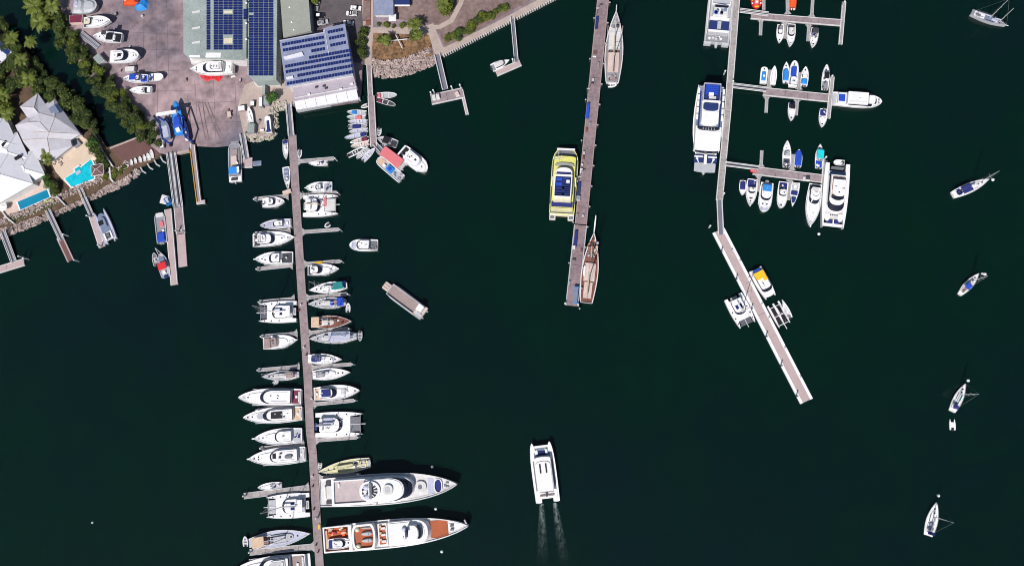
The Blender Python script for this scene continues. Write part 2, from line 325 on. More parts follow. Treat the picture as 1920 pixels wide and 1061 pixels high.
def cruiser(label, st, bw, beam, group=None, name='motor_yacht', cat='motor yacht', cab=(.3, .68), cv=.66, h=1.25, hm='white', deck='white', roof='white',
            cockpit='teak', canopy=None, eng=0, fly=None, pulpit=0, plat=0, trunk=True, hatches=((.8, 0),), solar=0, glass='glass', kind='motor', slope=.9, over=.0,
            rail=True, aft='settee', h1=.7, h2=.7, fend=0, z=0, zr=1.0, roofhatch=0, forepad=None, roofpanel=None, tail=0, cover=None, hull2=None):
    b = Boat(name, label, cat, st, bw, beam, group, zr=zr, z=z); b.hull(kind, h, hm, deck)
    if hull2: b.s('sheer_stripe', .0, .02, .8, b.h-.1, b.h+.01, hull2)
    z0 = b.zd(.5)-.05; L = b.L; R = b.rng
    if trunk:
        t = b.s('trunk_cabin', cab[1]-.08, min(.93, cab[1]+.24), cv*.72, b.zd(.6)-.05, b.zd(.85)+.28, deck if deck != 'teak' else 'white', nose=.9, ins=.18)
        zt = b.zd(.85)+.28
    else: zt = b.zd(.85)
    for hu, hv in hatches: b.hatch(hu, hv, zt if trunk and hu < cab[1]+.2 else b.zd(hu), par=None)
    if cab[1] > cab[0]:
        b.cabin(cab[0], cab[1], cv, z0, h1, h2, roof=roof, slope=slope, over=over, gl=glass, tail=tail)
        if over > .5:
            M = MB()
            for sg in (-1, 1): M.tube((b.X(cab[0])-over+.2, sg*(b.Y(cv)-.5), b.zd(.1)), (b.X(cab[0])-over+.2, sg*(b.Y(cv)-.5), b.ztop-.1), .06, n=4)
            M.build('roof_post', 'white', b.root)
        if roofhatch:
            for k in range(roofhatch): b.hatch(cab[0]+(cab[1]-cab[0])*(.4+.22*(k//2)), (-.16, .16)[k % 2]*cv*2*.6, b.ztop, .6, .45, 'black', par=b.cab)
        if solar: 
            for k in range(solar): b.bx('solar_panel', cab[0]+.07+.0+.09*(k % 2), (-.22+.22*(k//2))*1.0, .07*L, .09*b.W, b.ztop, b.ztop+.06, 'panel', par=b.cab)
    if cockpit:
        b.s('cockpit_sole', .02, max(cab[0]-.01, .18), .76, b.zd(.1)-.02, b.zd(.1)+.02, cockpit)
        if aft == 'settee':
            b.s('aft_settee', .015, .015+.7/L, .62, b.zd(.1)+.02, b.zd(.1)+.5, 'offwhite')
            b.bx('cockpit_table', .5*cab[0], 0, .8, 1.0, b.zd(.1)+.02, b.zd(.1)+.5, 'white')
        elif aft == 'chair':
            b.bx('fighting_chair', .5*cab[0], 0, .7, .7, b.zd(.1)+.02, b.zd(.1)+.8, 'white', ins=.12)
            b.bx('bait_station', cab[0]-.03, .45, .5, 1.0, b.zd(.1)+.02, b.zd(.1)+.7, 'white')
        elif aft == 'gear':
            for k in range(5): b.bx('gear_crate', R.uniform(.05, cab[0]-.04), R.uniform(-.55, .55), R.uniform(.4, .9), R.uniform(.3, .8), b.zd(.1)+.02, b.zd(.1)+R.uniform(.3, .6), R.choice(['darkgrey', 'grey', 'white', 'navy']), ang=R.uniform(0, 1))
    if roofpanel: b.s('sunroof', roofpanel[0], roofpanel[1], roofpanel[2], b.ztop-.01, b.ztop+.05, roofpanel[3], par=b.cab)
    if fly:
        fu0, fu1, fm = fly; zf = b.ztop
        b.ring('flybridge_coaming', fu0, fu1, cv-.16, zf-.02, zf+.55, 'white', t=.2, nose=.35)
        b.s('flybridge_deck', fu0+.2/L, fu1-.25/L, cv-.2, zf-.01, zf+.03, fm, nose=.3)
        b.bx('helm_console', fu1-.9/L-.04, .12, .5, 1.0, zf+.03, zf+.75, 'white', ins=.08); b.bx('helm_seat', fu1-2.0/L-.05, .12, .55, .9, zf+.03, zf+.6, 'offwhite', ins=.05)
        b.bx('lounge', fu0+.9/L, 0, .8, b.W*cv*.55, zf+.03, zf+.45, 'offwhite', ins=.04)
    if canopy:
        cu0, cu1, cvv, cm = canopy; b.canopy(cu0, cu1, cvv, b.zd(.2), max(getattr(b, 'ztop', b.h+1.6), b.h+1.5)+(.6 if fly else .1)+.05, cm)
    if L > 7.5 and trunk:
        for sg in (-1, 1): b.s('side_deck', cab[0], min(.8, cab[1]+.14), .045, b.zd(.5)-.02, b.zd(.5)+.03, 'lightgrey', vc=sg*(cv+.13))  # non-skid strips; their grey also paints in the shade along the side decks
        b.s('anchor_locker', .885, .935, .16, b.zd(.9)-.02, b.zd(.9)+.06, 'lightgrey', nose=.3)
    if L > 8 and cab[1] > cab[0]:
        zc = b.ztop
        if R.random() < .6: b.dome(cab[0]+.08, R.uniform(-.15, .15), zc, .38, par=b.cab)
        for _ in range(R.randint(1, 3)): b.bx('roof_fitting', R.uniform(cab[0]+.06, max(cab[0]+.08, cab[1]-.2)), R.uniform(-.35, .35)*cv, R.uniform(.3, .8), R.uniform(.25, .5), zc, zc+.2, R.choice(['midgrey', 'lightgrey', 'darkgrey']), par=b.cab)
        for sg in (-1, 1): b.s('grab_rail', cab[0]+.05, cab[1]-.2, .012, zc, zc+.1, 'grey', vc=sg*cv*.62, par=b.cab)
        for _ in range(R.randint(1, 3)): b.hatch(R.uniform(.66, .88), R.uniform(-.3, .3), b.zd(.8)+.28, .3, .3, R.choice(['darkgrey', 'midgrey']), name='deck_fitting')
    if forepad: b.s('sun_pad', forepad[0], forepad[1], .36, zt, zt+.12, forepad[2], nose=.4)
    if cover: b.s('boat_cover', cover[0], cover[1], cover[2], b.zd(.3), b.zs(.4)+cover[4], cover[3], nose=cover[5] if len(cover) > 5 else 0, ins=.35)
    if pulpit: b.s('bow_pulpit', .965, .97+pulpit/L, .09+.0, b.zs(1)-.12, b.zs(1)+.02, 'white', nose=.4)
    if plat: b.platform(plat)
    if eng: b.outboards(eng, sp=min(.9, b.W*.28))
    if rail and L > 7: b.rail(max(.45, cab[0]), .96)
    if fend: b.fenders(fend)
    return b

def dinghy(label, st, bw, beam, group='dinghies clustered round the short pier', tube='tube', floor='grey', cover=None, console=False, eng=1, seats=2, hard=False, z=0, name='dinghy', seatm='offwhite', zr=.6, eng_m='darkgrey', cat='dinghy'):
    b = Boat(name, label, cat, st, bw, beam, group, zr=zr, z=z)
    if hard: b.hull('dinghy', .65, tube, floor, dk=.35, g=.13, sh=.25, N=9)
    else:
        b.k = HK['dinghy']; b.h = .55; b.dk = .3; b.sh = .2; r = min(.26, b.W*.14); L = b.L
        for sg in (-1, 1):
            M = MB(); pts = []
            for k in range(8):
                u = [0, .15, .35, .55, .7, .82, .92, .985][k]; pts.append(Vector((b.X(u), sg*max(.0, b.w(u)*b.W/2-r), .3+.18*u*u)))
            M.path(pts, r, 7); M.build('inflatable_tube', tube, b.root, smooth=False)
        b.s('floor', .06, .84, .66, .05, .28, floor, nose=.5)
        b.bx('transom', .07, 0, .1, b.W-2*r, .1, .6, 'darkgrey')
    zz = .3
    for k in range(seats): b.bx('seat', .3+.28*k, 0, .35, b.W*.62, zz, zz+.28, seatm)
    if console: b.bx('console', .45, 0, .6, .6, zz, zz+.75, 'white', ins=.1)
    if cover: b.s('boat_cover', cover[0], cover[1], .82, .3, .95, cover[2], nose=.3 if cover[1] > .7 else 0, ins=.3)
    if eng: b.outboards(eng, m=eng_m, z=.1, u=0)
    return b

def sailboat(label, st, bw, beam, group=None, h=1.1, mh=14, kind='sail', deck='white', hm='white', boom=.36, cover='offwhite', canopy=None, dodger=None, cockpit='teak',
             coach=(.36, .74), mastu=.56, solar=None, name='sailing_yacht', arch=False, mizzen=None, hatches=(.8, .68), coachm='white', sprit=0, side=None, zr=1.0):
    b = Boat(name, label, 'sailing yacht', st, bw, beam, group, zr=zr); b.hull(kind, h, hm, deck, dk=.12, sh=.12)
    z0 = b.zd(.5)-.03; zt = z0+.5
    c = b.s('coachroof', coach[0], coach[1], .5, z0, zt, coachm, nose=.45, ins=.12)
    for sg in (-1, 1):
        b.s('side_window', coach[0]+.05, coach[1]-.1, .03, z0+.15, zt-.06, 'glass', vc=sg*.47, ins=.01, par=c)
    for hu in hatches: b.hatch(hu, 0, zt if hu < coach[1]-.03 else b.zd(hu), .6, .6, par=c if hu < coach[1]-.03 else None)
    b.ring('cockpit_coaming', .08, coach[0]+.01, .56, z0, z0+.38, 'white', t=.3)
    b.s('cockpit_sole', .1, coach[0]-.01, .42, z0, z0+.05, cockpit)
    b.bx('helm_wheel', .16, 0, .12, .9, z0+.05, z0+.9, 'steel')
    b.mast(mastu, mh, boom, cover, ends=(0.0, 1.0))
    if mizzen: b.mast(mizzen, mh*.72, boom*.5, cover, stays=False, spread=1)
    if dodger: b.s('spray_dodger', coach[0]-.05, coach[0]+.06, .5, zt-.3, zt+.55, dodger, nose=.5, ins=.25)
    if canopy: b.canopy(canopy[0], canopy[1], canopy[2], z0, z0+2.0, canopy[3], name='bimini')
    if solar:
        for k in range(solar[1]): b.bx('solar_panel', solar[0], (-.35+.7*k/max(1, solar[1]-1)), 1.1, b.W*.26, z0+2.25, z0+2.3, 'panel')
        M = MB()
        for sg in (-1, 1): M.tube((b.X(solar[0]), b.Y(sg*.42), z0), (b.X(solar[0]), b.Y(sg*.42), z0+2.25), .05, n=4)
        M.build('stern_arch', 'steel', b.root)
    if sprit: b.s('bowsprit', .96, .96+sprit, .07, b.zs(1)-.1, b.zs(1)+.03, 'white', nose=.3)
    b.rail(.1, .97, .6, .025, .1)
    return b

def catamaran(label, st, bw, beam, group=None, mh=17, roof='white', cockpit='pinkdeck', bimini='white', mastu=.52, boomc='offwhite', cab=(.26, .66), net='net', solar=0, name='sailing_catamaran', cat='catamaran', netu=.76, side=None, dink=True):
    b = Boat(name, label, cat, st, bw, beam, group)
    for v in (-.78, .78): b.hull('cathull', 1.5, 'white', 'white', vc=v, hw=.22, dk=.06, g=.12, sh=.08)
    b.k = HK['scow']
    z = 1.5
    b.s('bridge_deck', .1, netu, .7, .7, z+.02, 'white', ins=.03)
    for v in (-.29, .29): b.s('trampoline', netu+.005, .935, .27, z-.12, z-.08, net, vc=v, ins=.01)
    b.s('centre_beam', netu, .945, .03, z-.14, z+.08, 'white')
    b.s('cross_beam', .935, .955, .8, z-.15, z+.1, 'steel'); b.s('bowsprit', .955, 1.06, .03, z-.1, z+.08, 'white')
    c = b.cabin(cab[0], cab[1], .6, z, .5, .65, nose=.35, roof=roof, slope=1.0)
    zt = b.ztop
    b.s('cockpit_sole', .11, cab[0]-.005, .56, z+.02, z+.06, cockpit)
    b.s('hard_bimini', .12, cab[0]+.07, .5, z+2.0, z+2.12, bimini, ins=.08)
    M = MB()
    for sg in (-1, 1): M.tube((b.X(.13), b.Y(.45*sg), z), (b.X(.13), b.Y(.45*sg), z+2.0), .06, n=4)
    M.build('bimini_post', 'steel', b.root)
    for v in (-.78, .78):
        b.s('transom_steps', -.005, .07, .16, .3, .95, 'lightgrey', vc=v); b.hatch(.66, v, b.zd(.66), .5, .5); b.hatch(.45, v, b.zd(.45), .5, .5); b.hatch(.84, v*.97, b.zd(.84), .45, .45)
    for k in range(solar): b.bx('solar_panel', .36+.1*(k//2), (-.2, .2)[k % 2], 1.5, 1.0, zt, zt+.06, 'panel', par=b.cab)
    b.hatch(.55, .22, zt-.02, .6, .5, 'midgrey', par=b.cab); b.hatch(.55, -.22, zt-.02, .6, .5, 'midgrey', par=b.cab)
    if mh: b.mast(mastu, mh, .36, boomc, z0=zt-.1, spread=2, r=.16, ends=(.1, .95), bw=.5)
    if dink:
        b.s('davit_tender', .015, .085, .34, .9, 1.35, 'offwhite', nose=.0); b.s('tender_floor', .03, .07, .24, 1.352, 1.36, 'grey')
    return b
# ---------------- water and land ----------------
ZL = 1.5
w = MB(); w.v = [(-3000, -3000, 0), (3000, -3000, 0), (3000, 3000, 0), (-3000, 3000, 0)]; w.f = [(0, 1, 2, 3)]
struct(w.build('water', 'water'))
def land(name, pts, m, z1=ZL, z0=-3): return struct(poly_px(name, pts, z0, z1, m))
east = [(110, -220), (84, -20), (98, 40), (124, 85), (165, 140), (205, 190), (238, 222), (262, 256), (300, 288), (313, 288), (322, 288), (354, 281), (358, 266), (366, 268), (405, 270), (415, 266), (450, 263),
        (455, 252), (508, 252), (512, 232), (509, 200), (541, 196), (553, 200), (556, 207), (672, 190), (676, 172), (680, 120), (694, 119), (722, 125), (760, 119), (800, 108), (815, 104), (828, 104), (1048, -8), (1400, -180), (1400, -260), (110, -260)]
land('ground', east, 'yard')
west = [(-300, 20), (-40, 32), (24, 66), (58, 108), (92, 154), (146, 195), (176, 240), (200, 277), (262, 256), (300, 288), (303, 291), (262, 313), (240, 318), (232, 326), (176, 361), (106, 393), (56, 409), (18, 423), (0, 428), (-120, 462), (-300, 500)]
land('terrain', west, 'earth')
def sheet(name, pts, m, k=1): return struct(poly_px(name, pts, ZL-.3, ZL+.012*k, m))
sheet('pavement', [(458, 160), (476, 152), (548, 150), (552, 196), (511, 200), (512, 250), (457, 253), (446, 200)], 'paving')
sheet('parking_lot', [(583, -60), (676, -60), (690, 60), (684, 122), (664, 116), (640, 40), (590, 60)], 'asphalt')
sheet('gravel_road', [(740, -60), (1040, -90), (1010, -8), (868, 72), (836, 96), (822, 60), (800, 46), (740, 35)], 'dirtroad')
sheet('garden', [(697, 60), (795, 56), (808, 70), (812, 104), (800, 107.5), (760, 118.5), (722, 124.5), (699, 119.5)], 'soil', 2)
sheet('garden_path', [(676, -60), (700, -60), (699, 52), (790, 52), (812, 44), (834, 96), (816, 104), (804, 66), (700, 62), (695, 122), (684, 122)], 'paving', 3)
sheet('footpath', [(878, -60), (886, -60), (868, 8), (850, 42), (826, 55), (800, 56), (800, 48), (823, 47), (843, 36), (860, 4)], 'paving', 4)
sheet('promenade', [(829, 104), (826, 90), (836, 88), (930, 42), (1020, -6), (1036, -14), (1060, -14)], 'paving', 5)
sheet('lawn', [(8, 398), (95, 371), (106, 384), (60, 402), (15, 420)], 'lawn')
sheet('lawn', [(200, 318), (240, 300), (250, 318), (236, 330), (205, 345)], 'earth', 2)
# repair patches and slab joints in the yard concrete
for pts, mm, k in [([(365, 150), (450, 150), (452, 192), (372, 196)], 'asphalt', 2), ]: 
    pass
rgs = random.Random(11)
def stain(cx, cy, a, b, m, k, z=ZL, name='concrete_patch'):
    pts = [(cx+a*math.cos(t)*rgs.uniform(.75, 1.2), cy+b*math.sin(t)*rgs.uniform(.75, 1.2)) for t in [2*PI*i/18 for i in range(18)]]
    return struct(poly_px(name, pts, z-.2, z+.004*k, m))
def slabs(x0, y0, x1, y1, m, k): return struct(poly_px('concrete_patch', [(x0, y0), (x1, y0+2), (x1+1, y1+1), (x0+2, y1)], ZL-.2, ZL+.004*k, m))
stain(265, 60, 30, 18, 'yardblue', 1) if 0 else None
jm = MB()
for (x0, y0, x1, y1) in [(292, 0, 296, 235), (268, 20, 270, 140), (312, 0, 317, 160), (230, 60, 340, 66), (240, 92, 345, 95), (268, 135, 345, 132), (285, 170, 360, 170), (365, 150, 372, 262), (400, 150, 405, 265), (440, 150, 446, 262), (340, 195, 455, 190), (345, 232, 455, 228)]:
    a, b_ = P(x0, y0, ZL), P(x1, y1, ZL); d = (b_-a); jm.box((a.x+b_.x)/2, (a.y+b_.y)/2, ZL-.05, ZL+.006, d.length, .12, math.atan2(d.y, d.x))
struct(jm.build('pavement_joint', 'asphalt'))
tm = MB()
for pts in ([(372, 196), (378, 225), (386, 262)], [(384, 192), (398, 228), (414, 262)], [(390, 192), (404, 228), (420, 262)], [(380, 190), (384, 222), (392, 262)], [(352, 180), (356, 220), (360, 262)]):
    for (xa, ya), (xb, yb) in zip(pts, pts[1:]):
        a, b_ = P(xa, ya, ZL), P(xb, yb, ZL); d = b_-a; tm.box((a.x+b_.x)/2, (a.y+b_.y)/2, ZL-.05, ZL+.016, d.length, .4, math.atan2(d.y, d.x))
struct(tm.build('tyre_track', 'yarddark'))
# sheet pile wall with its corrugated face along the promenade
q = thing('sheet_pile_wall', 'corrugated sheet pile seawall edging the pale promenade', 'seawall', P(935, 50, 0))
M = MB(); a, b_ = P(829, 104, ZL)-q.location, P(1052, -10, ZL)-q.location; a.z = b_.z = 0; d = b_-a; n = int(d.length/1.0); dn = d.normalized(); pr = Vector((dn.y, -dn.x, 0))
for i in range(n):
    c = a+dn*(i+.5)+pr*.25; M.box(c.x, c.y, -2, ZL+.02, .5, .6, math.atan2(d.y, d.x))
M.build('corrugated_sheets', 'offwhite', q)
M = MB(); c = (a+b_)/2-pr*.3; M.box(c.x, c.y, ZL-.3, ZL+.12, d.length, .5, math.atan2(d.y, d.x)); M.build('capping_beam', 'paving', q)
# rocks
def rocks(label, line, width, n, m='rock', r=(.35, .95), seed=1):
    rg = random.Random(seed); M = MB(); seg = [(P(*a, .3), P(*b, .3)) for a, b in zip(line, line[1:])]; tot = sum((b-a).length for a, b in seg)
    for _ in range(n):
        t = rg.random()*tot
        for a, b in seg:
            if t <= (b-a).length: break
            t -= (b-a).length
        d = (b-a).normalized(); p = a+d*t+Vector((-d.y, d.x, 0))*(rg.random()-.5)*width
        s = rg.uniform(*r); k = abs(((p-a-d*t).length)/(width/2)); sd = ((p-a-d*t).dot(Vector((-d.y, d.x, 0))))/(width/2); z = .85+.85*sd+rg.uniform(-.1, .3)
        nn = 6; an = rg.random()*6
        bt = [(p.x+s*rg.uniform(.8, 1.15)*math.cos(an+2*PI*i/nn), p.y+s*rg.uniform(.7, 1.1)*math.sin(an+2*PI*i/nn), z-.5) for i in range(nn)]
        tp = [(p.x+s*rg.uniform(.35, .7)*math.cos(an+2*PI*i/nn), p.y+s*rg.uniform(.35, .7)*math.sin(an+2*PI*i/nn), z+s*rg.uniform(.25, .6)) for i in range(nn)]
        M.ring_prism(bt, tp)
    o = M.build('rock_revetment', m); o['kind'] = 'stuff'; tag(o, label, 'rocks'); return o
rocks('pale broken rocks piled along the shore below the two pools', [(-30, 444), (20, 423), (60, 408), (105, 388), (160, 362), (215, 339), (240, 326), (252, 312)], 7.5, 2600, r=(.28, .75), seed=1)
rocks('reddish boulders banked up below the brown garden', [(694, 126), (715, 132), (740, 131), (770, 124), (800, 112), (813, 105)], 6.6, 1000, r=(.28, .8), seed=2)
rocks('pale boulders under the edge of the small boat yard corner', [(459, 256), (480, 259), (505, 255), (515, 246)], 3.2, 150, 'palerock', seed=3)
rocks('pale boulders between the yard corner and gangway', [(516, 240), (513, 222), (515, 205), (530, 199), (540, 199)], 3.0, 120, 'palerock', seed=4)
# quay walls
def wallseg(name, label, pts, wd, z1, m, z0=-2, cat='wall'):
    a0 = P(*pts[0], 0); q = thing(name, label, cat, a0)
    for a, b in zip(pts, pts[1:]):
        a, b = P(*a, z1)-a0, P(*b, z1)-a0; d = b-a; ln = math.hypot(d.x, d.y); n = max(1, round(ln/5))
        for i in range(n):
            c = a+d*((i+.5)/n); MB().box(c.x, c.y, z0, z1, ln/n-.05, wd, math.atan2(d.y, d.x)).build('wall_block', m, q)
    return q
wallseg('quay_wall', 'pale concrete sill across the head of the boat lift dock', [(322, 289), (354, 282)], .9, ZL+.15, 'paving')
wallseg('quay_wall', 'low concrete edge wall along the small yard corner', [(457, 254), (509, 253), (512, 232)], .8, ZL+.25, 'paving')
wallseg('timber_weir', 'low pale timber edging between creek and brown deck', [(206, 278), (260, 257)], .7, ZL+.3, 'paving')
wallseg('garden_wall', 'low white garden wall between the two houses by the rocks', [(68, 325), (92, 354), (110, 372), (122, 385)], .45, ZL+.9, 'offwhite', 1)
wallseg('garden_wall', 'white boundary wall beside the creek east of the big grey house', [(176, 252), (190, 282), (211, 312)], .5, ZL+1.1, 'offwhite', 1)
wallseg('garden_wall', 'short white wall between big pool garden and brown deck', [(205, 314), (207, 335), (212, 341)], .6, ZL+1.0, 'offwhite', 1)
wallseg('garden_wall', 'curved pale wall at the bottom of the lower house garden', [(0, 392), (12, 408), (26, 419)], .5, ZL+.8, 'offwhite', 1)
# boat ramp apron
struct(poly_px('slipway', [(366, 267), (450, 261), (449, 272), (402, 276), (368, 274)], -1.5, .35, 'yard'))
# brown deck
bd = thing('timber_deck', 'brown timber deck at the mouth of the creek with small white boats', 'deck', P(255, 285, 0))
NB = 14; c0, c1, c3, c2 = (208, 279), (260, 258), (300, 289), (240, 316)
def lerp(a, b, t): return (a[0]+(b[0]-a[0])*t, a[1]+(b[1]-a[1])*t)
for i in range(NB):
    t0, t1 = i/NB, (i+.96)/NB
    poly_px('deck_plank', [lerp(c0, c1, t0), lerp(c0, c1, t1), lerp(c2, c3, t1), lerp(c2, c3, t0)], ZL-.1, ZL+.12, 'browndeck', bd, org=bd.location)
M = MB()
for k, (x, y) in enumerate([(250, 314), (262, 311), (275, 304), (288, 298), (300, 292)]): 
    p = P(x, y, 1); M.tube(p-Vector((0, 0, 2)), p+Vector((0, 0, .6)), .3); 
    MB().path([(p.x-bd.location.x, p.y-bd.location.y, .9), (p.x+1.2-bd.location.x, p.y-2.2-bd.location.y, .5), (p.x+2.6-bd.location.x, p.y-3.0-bd.location.y, .2)], .35, 6).build('outfall_pipe', 'lightgrey', bd)

# ---------------- buildings ----------------
def panels(parent, org, ox, oy, e1, e2, nx, ny, sx, sy, z, skip=lambda i, j: False, mesh=None):
    """grid of solar panels: pixel origin, two pixel step vectors; real size from the steps"""
    a = P(ox, oy, z); b = P(ox+e1[0], oy+e1[1], z); c = P(ox+e2[0], oy+e2[1], z)
    me = MB().box(0, 0, 0, .08, (b-a).length*sx, (c-a).length*sy).mesh('solar_panel', 'panel'); an = math.atan2(b.y-a.y, b.x-a.x)
    for i in range(nx):
        for j in range(ny):
            if skip(i, j): continue
            p = P(ox+e1[0]*(i+.5)+e2[0]*(j+.5), oy+e1[1]*(i+.5)+e2[1]*(j+.5), z); p.z += .06
            link('solar_panel', me, parent, p-org, an)
def building(name, label, roof, ze, wall, roofm, cat='building', wallins=.5, gutter=True):
    c = P(roof[0][0], roof[0][1], 0); q = thing(name, label, cat, (c.x, c.y, 0))
    poly_px('wall', roof, 0, ze-.35, wall, q, ins=wallins, org=c); poly_px('roof', roof, ze-.34, ze, roofm, q, org=c); return q, c
# A: large pale green shed with two solar fields
bA, oA = building('marina_shed', 'big pale green roofed shed covered with columns of blue solar panels', [(343, -60), (462, -60), (462, 110), (455, 113), (353, 109), (344, 100)], 9, 'offwhite', 'greenroof', wallins=.6)
bA2 = poly_px('lower_roof', [(463, -60), (520, -60), (518, 150), (475, 152), (463, 140)], 3, 8.2, 'greenroof', bA, org=oA)
poly_px('annex_wall', [(474, 149), (519, 147), (523, 158), (478, 159)], 0.5, 4.0, 'offwhite', bA, org=oA)
poly_px('porch_roof', [(355, 108), (455, 110), (456, 119), (359, 120)], 3.2, 4.6, 'offwhite', bA, org=oA)
rows = lambda y0, y1: int((y1-y0)/4.72)
panels(bA, oA, 387, -5, (8, 0), (0, 4.72), 1, rows(-5, 95), .86, .84, 9)
panels(bA, oA, 400.5, -5, (8.9, 0), (0, 4.72), 2, rows(-5, 95), .9, .84, 9)
panels(bA, oA, 418.6, -5, (9.05, 0), (0, 4.72), 2, rows(-5, 95), .9, .84, 9, lambda i, j: j in (5, 6) or 15 <= j <= 18)
panels(bA, oA, 437.2, -5, (9, 0), (0, 4.72), 2, rows(-5, 95), .9, .84, 9)
panels(bA, oA, 456.3, 17.5, (7.2, 0), (0, 4.9), 1, 4, .9, .9, 9)
panels(bA, oA, 466.5, 1, (9.3, 0), (0, 4.72), 5, 30, .9, .84, 8.2, lambda i, j: i == 0 and j == 5)
for x, y, a, b_ in [(428, 23, 3.6, 1.0), (428, 77, 3.6, 2.2)]:
    p = P(x, y, 9)-oA; MB().box(p.x, p.y, 9, 9.12, a, b_).build('skylight', 'ivory', bA)
for x, y in [(368, 23), (368, 53), (368, 80)]:
    p = P(x, y, 9)-oA; MB().box(p.x, p.y, 9, 9.15, 3.4, .8, .12).build('skylight', 'offwhite', bA)
for x, y in [(365, 106), (400, 104)]: p = P(x, y, 9)-oA; MB().box(p.x, p.y, 9, 9.12, 4.6+(x-365)*.05, 1.0+.03*(x-365), -.05).build('skylight', 'white', bA)
for x, y in [(462, 6), (462, 44), (462, 74)]: p = P(x, y, 9)-oA; MB().dome(p.x, p.y, 9, .45).build('roof_vent', 'white', bA)
# B: olive shed behind
bB, oB = building('storage_shed', 'plain olive grey roofed shed between the two solar roofs', [(521, -60), (574, -60), (583, 58), (531, 71)], 7, 'greywall', 'oliveroof')
for x, y in [(543, 14), (547, 42), (551, 56)]: p = P(x, y, 7)-oB; MB().dome(p.x, p.y, 7, .4).build('roof_vent', 'white', bB)
# C: blue grey roof with rows of panels, terrace and awnings
bC, oC = building('marina_clubhouse', 'blue grey roofed clubhouse with rows of solar panels over the water', [(524, 76), (608, 60.5), (607, 53), (647, 45), (662, 141), (535.5, 164)], 8, 'wallwhite', 'blueroof', wallins=.8)
E1 = (5.24, -.95); E2 = (-.9, 5.6)
for ox, oy, n in [(528.5, 81.5, 15), (530, 92, 15), (583, 93.5, 5), (534, 122.5, 24), (535, 132.5, 24), (557, 139.5, 20), (537.5, 154.5, 24), (579, 106, 15)]:
    panels(bC, oC, ox, oy, E1, (.9, 6), n, 1, .84, .9, 8)
for ox, oy in [(613.5, 58.5), (616.2, 70), (618.5, 83)]: panels(bC, oC, ox, oy, (5.0, -1.0), (.9, 6), 6, 1, .82, .9, 8)
for pts in ([(531, 107), (566, 97.5), (569, 104), (534, 112)], [(536, 145), (549, 142), (550, 147), (537, 149)]): poly_px('skylight', pts, 8, 8.6, 'whiteroof', bC, org=oC)
poly_px('ridge_cap', [(607, 53), (608.5, 53), (617, 100), (615.5, 100)], 8, 8.2, 'paleblue', bC, org=oC)
for pts in ([(524, 76), (608, 60.5), (608.3, 62), (524.3, 77.6)], [(535, 162.4), (661.7, 139.4), (662, 141), (535.5, 164)]): poly_px('gutter', pts, 8, 8.14, 'paleblue', bC, org=oC)
poly_px('terrace_roof', [(549, 163), (663, 142), (669, 166), (552, 189)], 3, 5.2, 'lilac', bC, org=oC)
poly_px('terrace_beam', [(552, 183), (668, 162), (668.4, 163.4), (552.4, 184.6)], 5.2, 5.5, 'offwhite', bC, org=oC)
for x, y in [(594, 164), (608, 162), (612, 166), (580, 178), (640, 168), (660, 158)]: p = P(x, y, 5.2)-oC; MB().box(p.x, p.y, 5.2, 5.8, 1.1, .6, .2).build('rooftop_unit', ('darkgrey', 'white')[x in (580, 640, 660)], bC)
for k in range(6):
    t0, t1 = k/6, (k+.97)/6; A0, A1, B0, B1 = (551.5, 188.5), (668.5, 167), (555.5, 206), (673, 186)
    poly_px('awning', [lerp(A0, A1, t0), lerp(A0, A1, t1), lerp(B0, B1, t1), lerp(B0, B1, t0)], 4.1, 4.3, 'white', bC, org=oC)
poly_px('balcony', [(553.5, 200), (674, 180), (675, 187), (556, 209)], -1.5, 1.7, 'lightgrey', bC, org=oC)
for k in range(13):
    p = P(557+k*9.6, 209.2-k*1.72, 1.7)-oC; MB().tube((p.x, p.y, 1.7), (p.x, p.y, 2.8), .06, n=4).build('railing_post', 'white', bC)
# D: small blue grey building at the top
bD, oD = building('harbour_office', 'small pale blue roofed office beside the car park', [(699.5, -60), (737, -60), (737.5, 28.5), (700.5, 28)], 5, 'offwhite', 'blueroof')
q = thing('shade_awning', 'dark blue awning with a white edge beside the small office', 'awning', P(752, 5, 0)); poly_px('awning_cloth', [(739, -30), (767, -30), (768, 9), (740, 9)], 3.8, 4, 'seatblue', q, org=q.location); poly_px('awning_edge', [(739, 9.4), (768, 9.4), (768, 12), (739, 12)], 3.7, 3.9, 'white', q, org=q.location)
for x, y in ((741, 8), (766, 8)): p = P(x, y, 3.8)-q.location; MB().tube((p.x, p.y, 1), (p.x, p.y, 3.8), .08).build('post', 'steel', q)
q = thing('market_umbrella', 'square white umbrella below the small blue roofed office', 'umbrella', P(738.5, 39, ZL)); c = q.location
M = MB(); M.ring_prism([(-1.5, -1.5, 2.4), (1.5, -1.5, 2.4), (1.5, 1.5, 2.4), (-1.5, 1.5, 2.4)], [(-.05, -.05, 3), (.05, -.05, 3), (.05, .05, 3), (-.05, .05, 3)], base=True); M.build('umbrella_canopy', 'white', q); MB().tube((0, 0, 0), (0, 0, 2.6), .06).build('pole', 'steel', q)
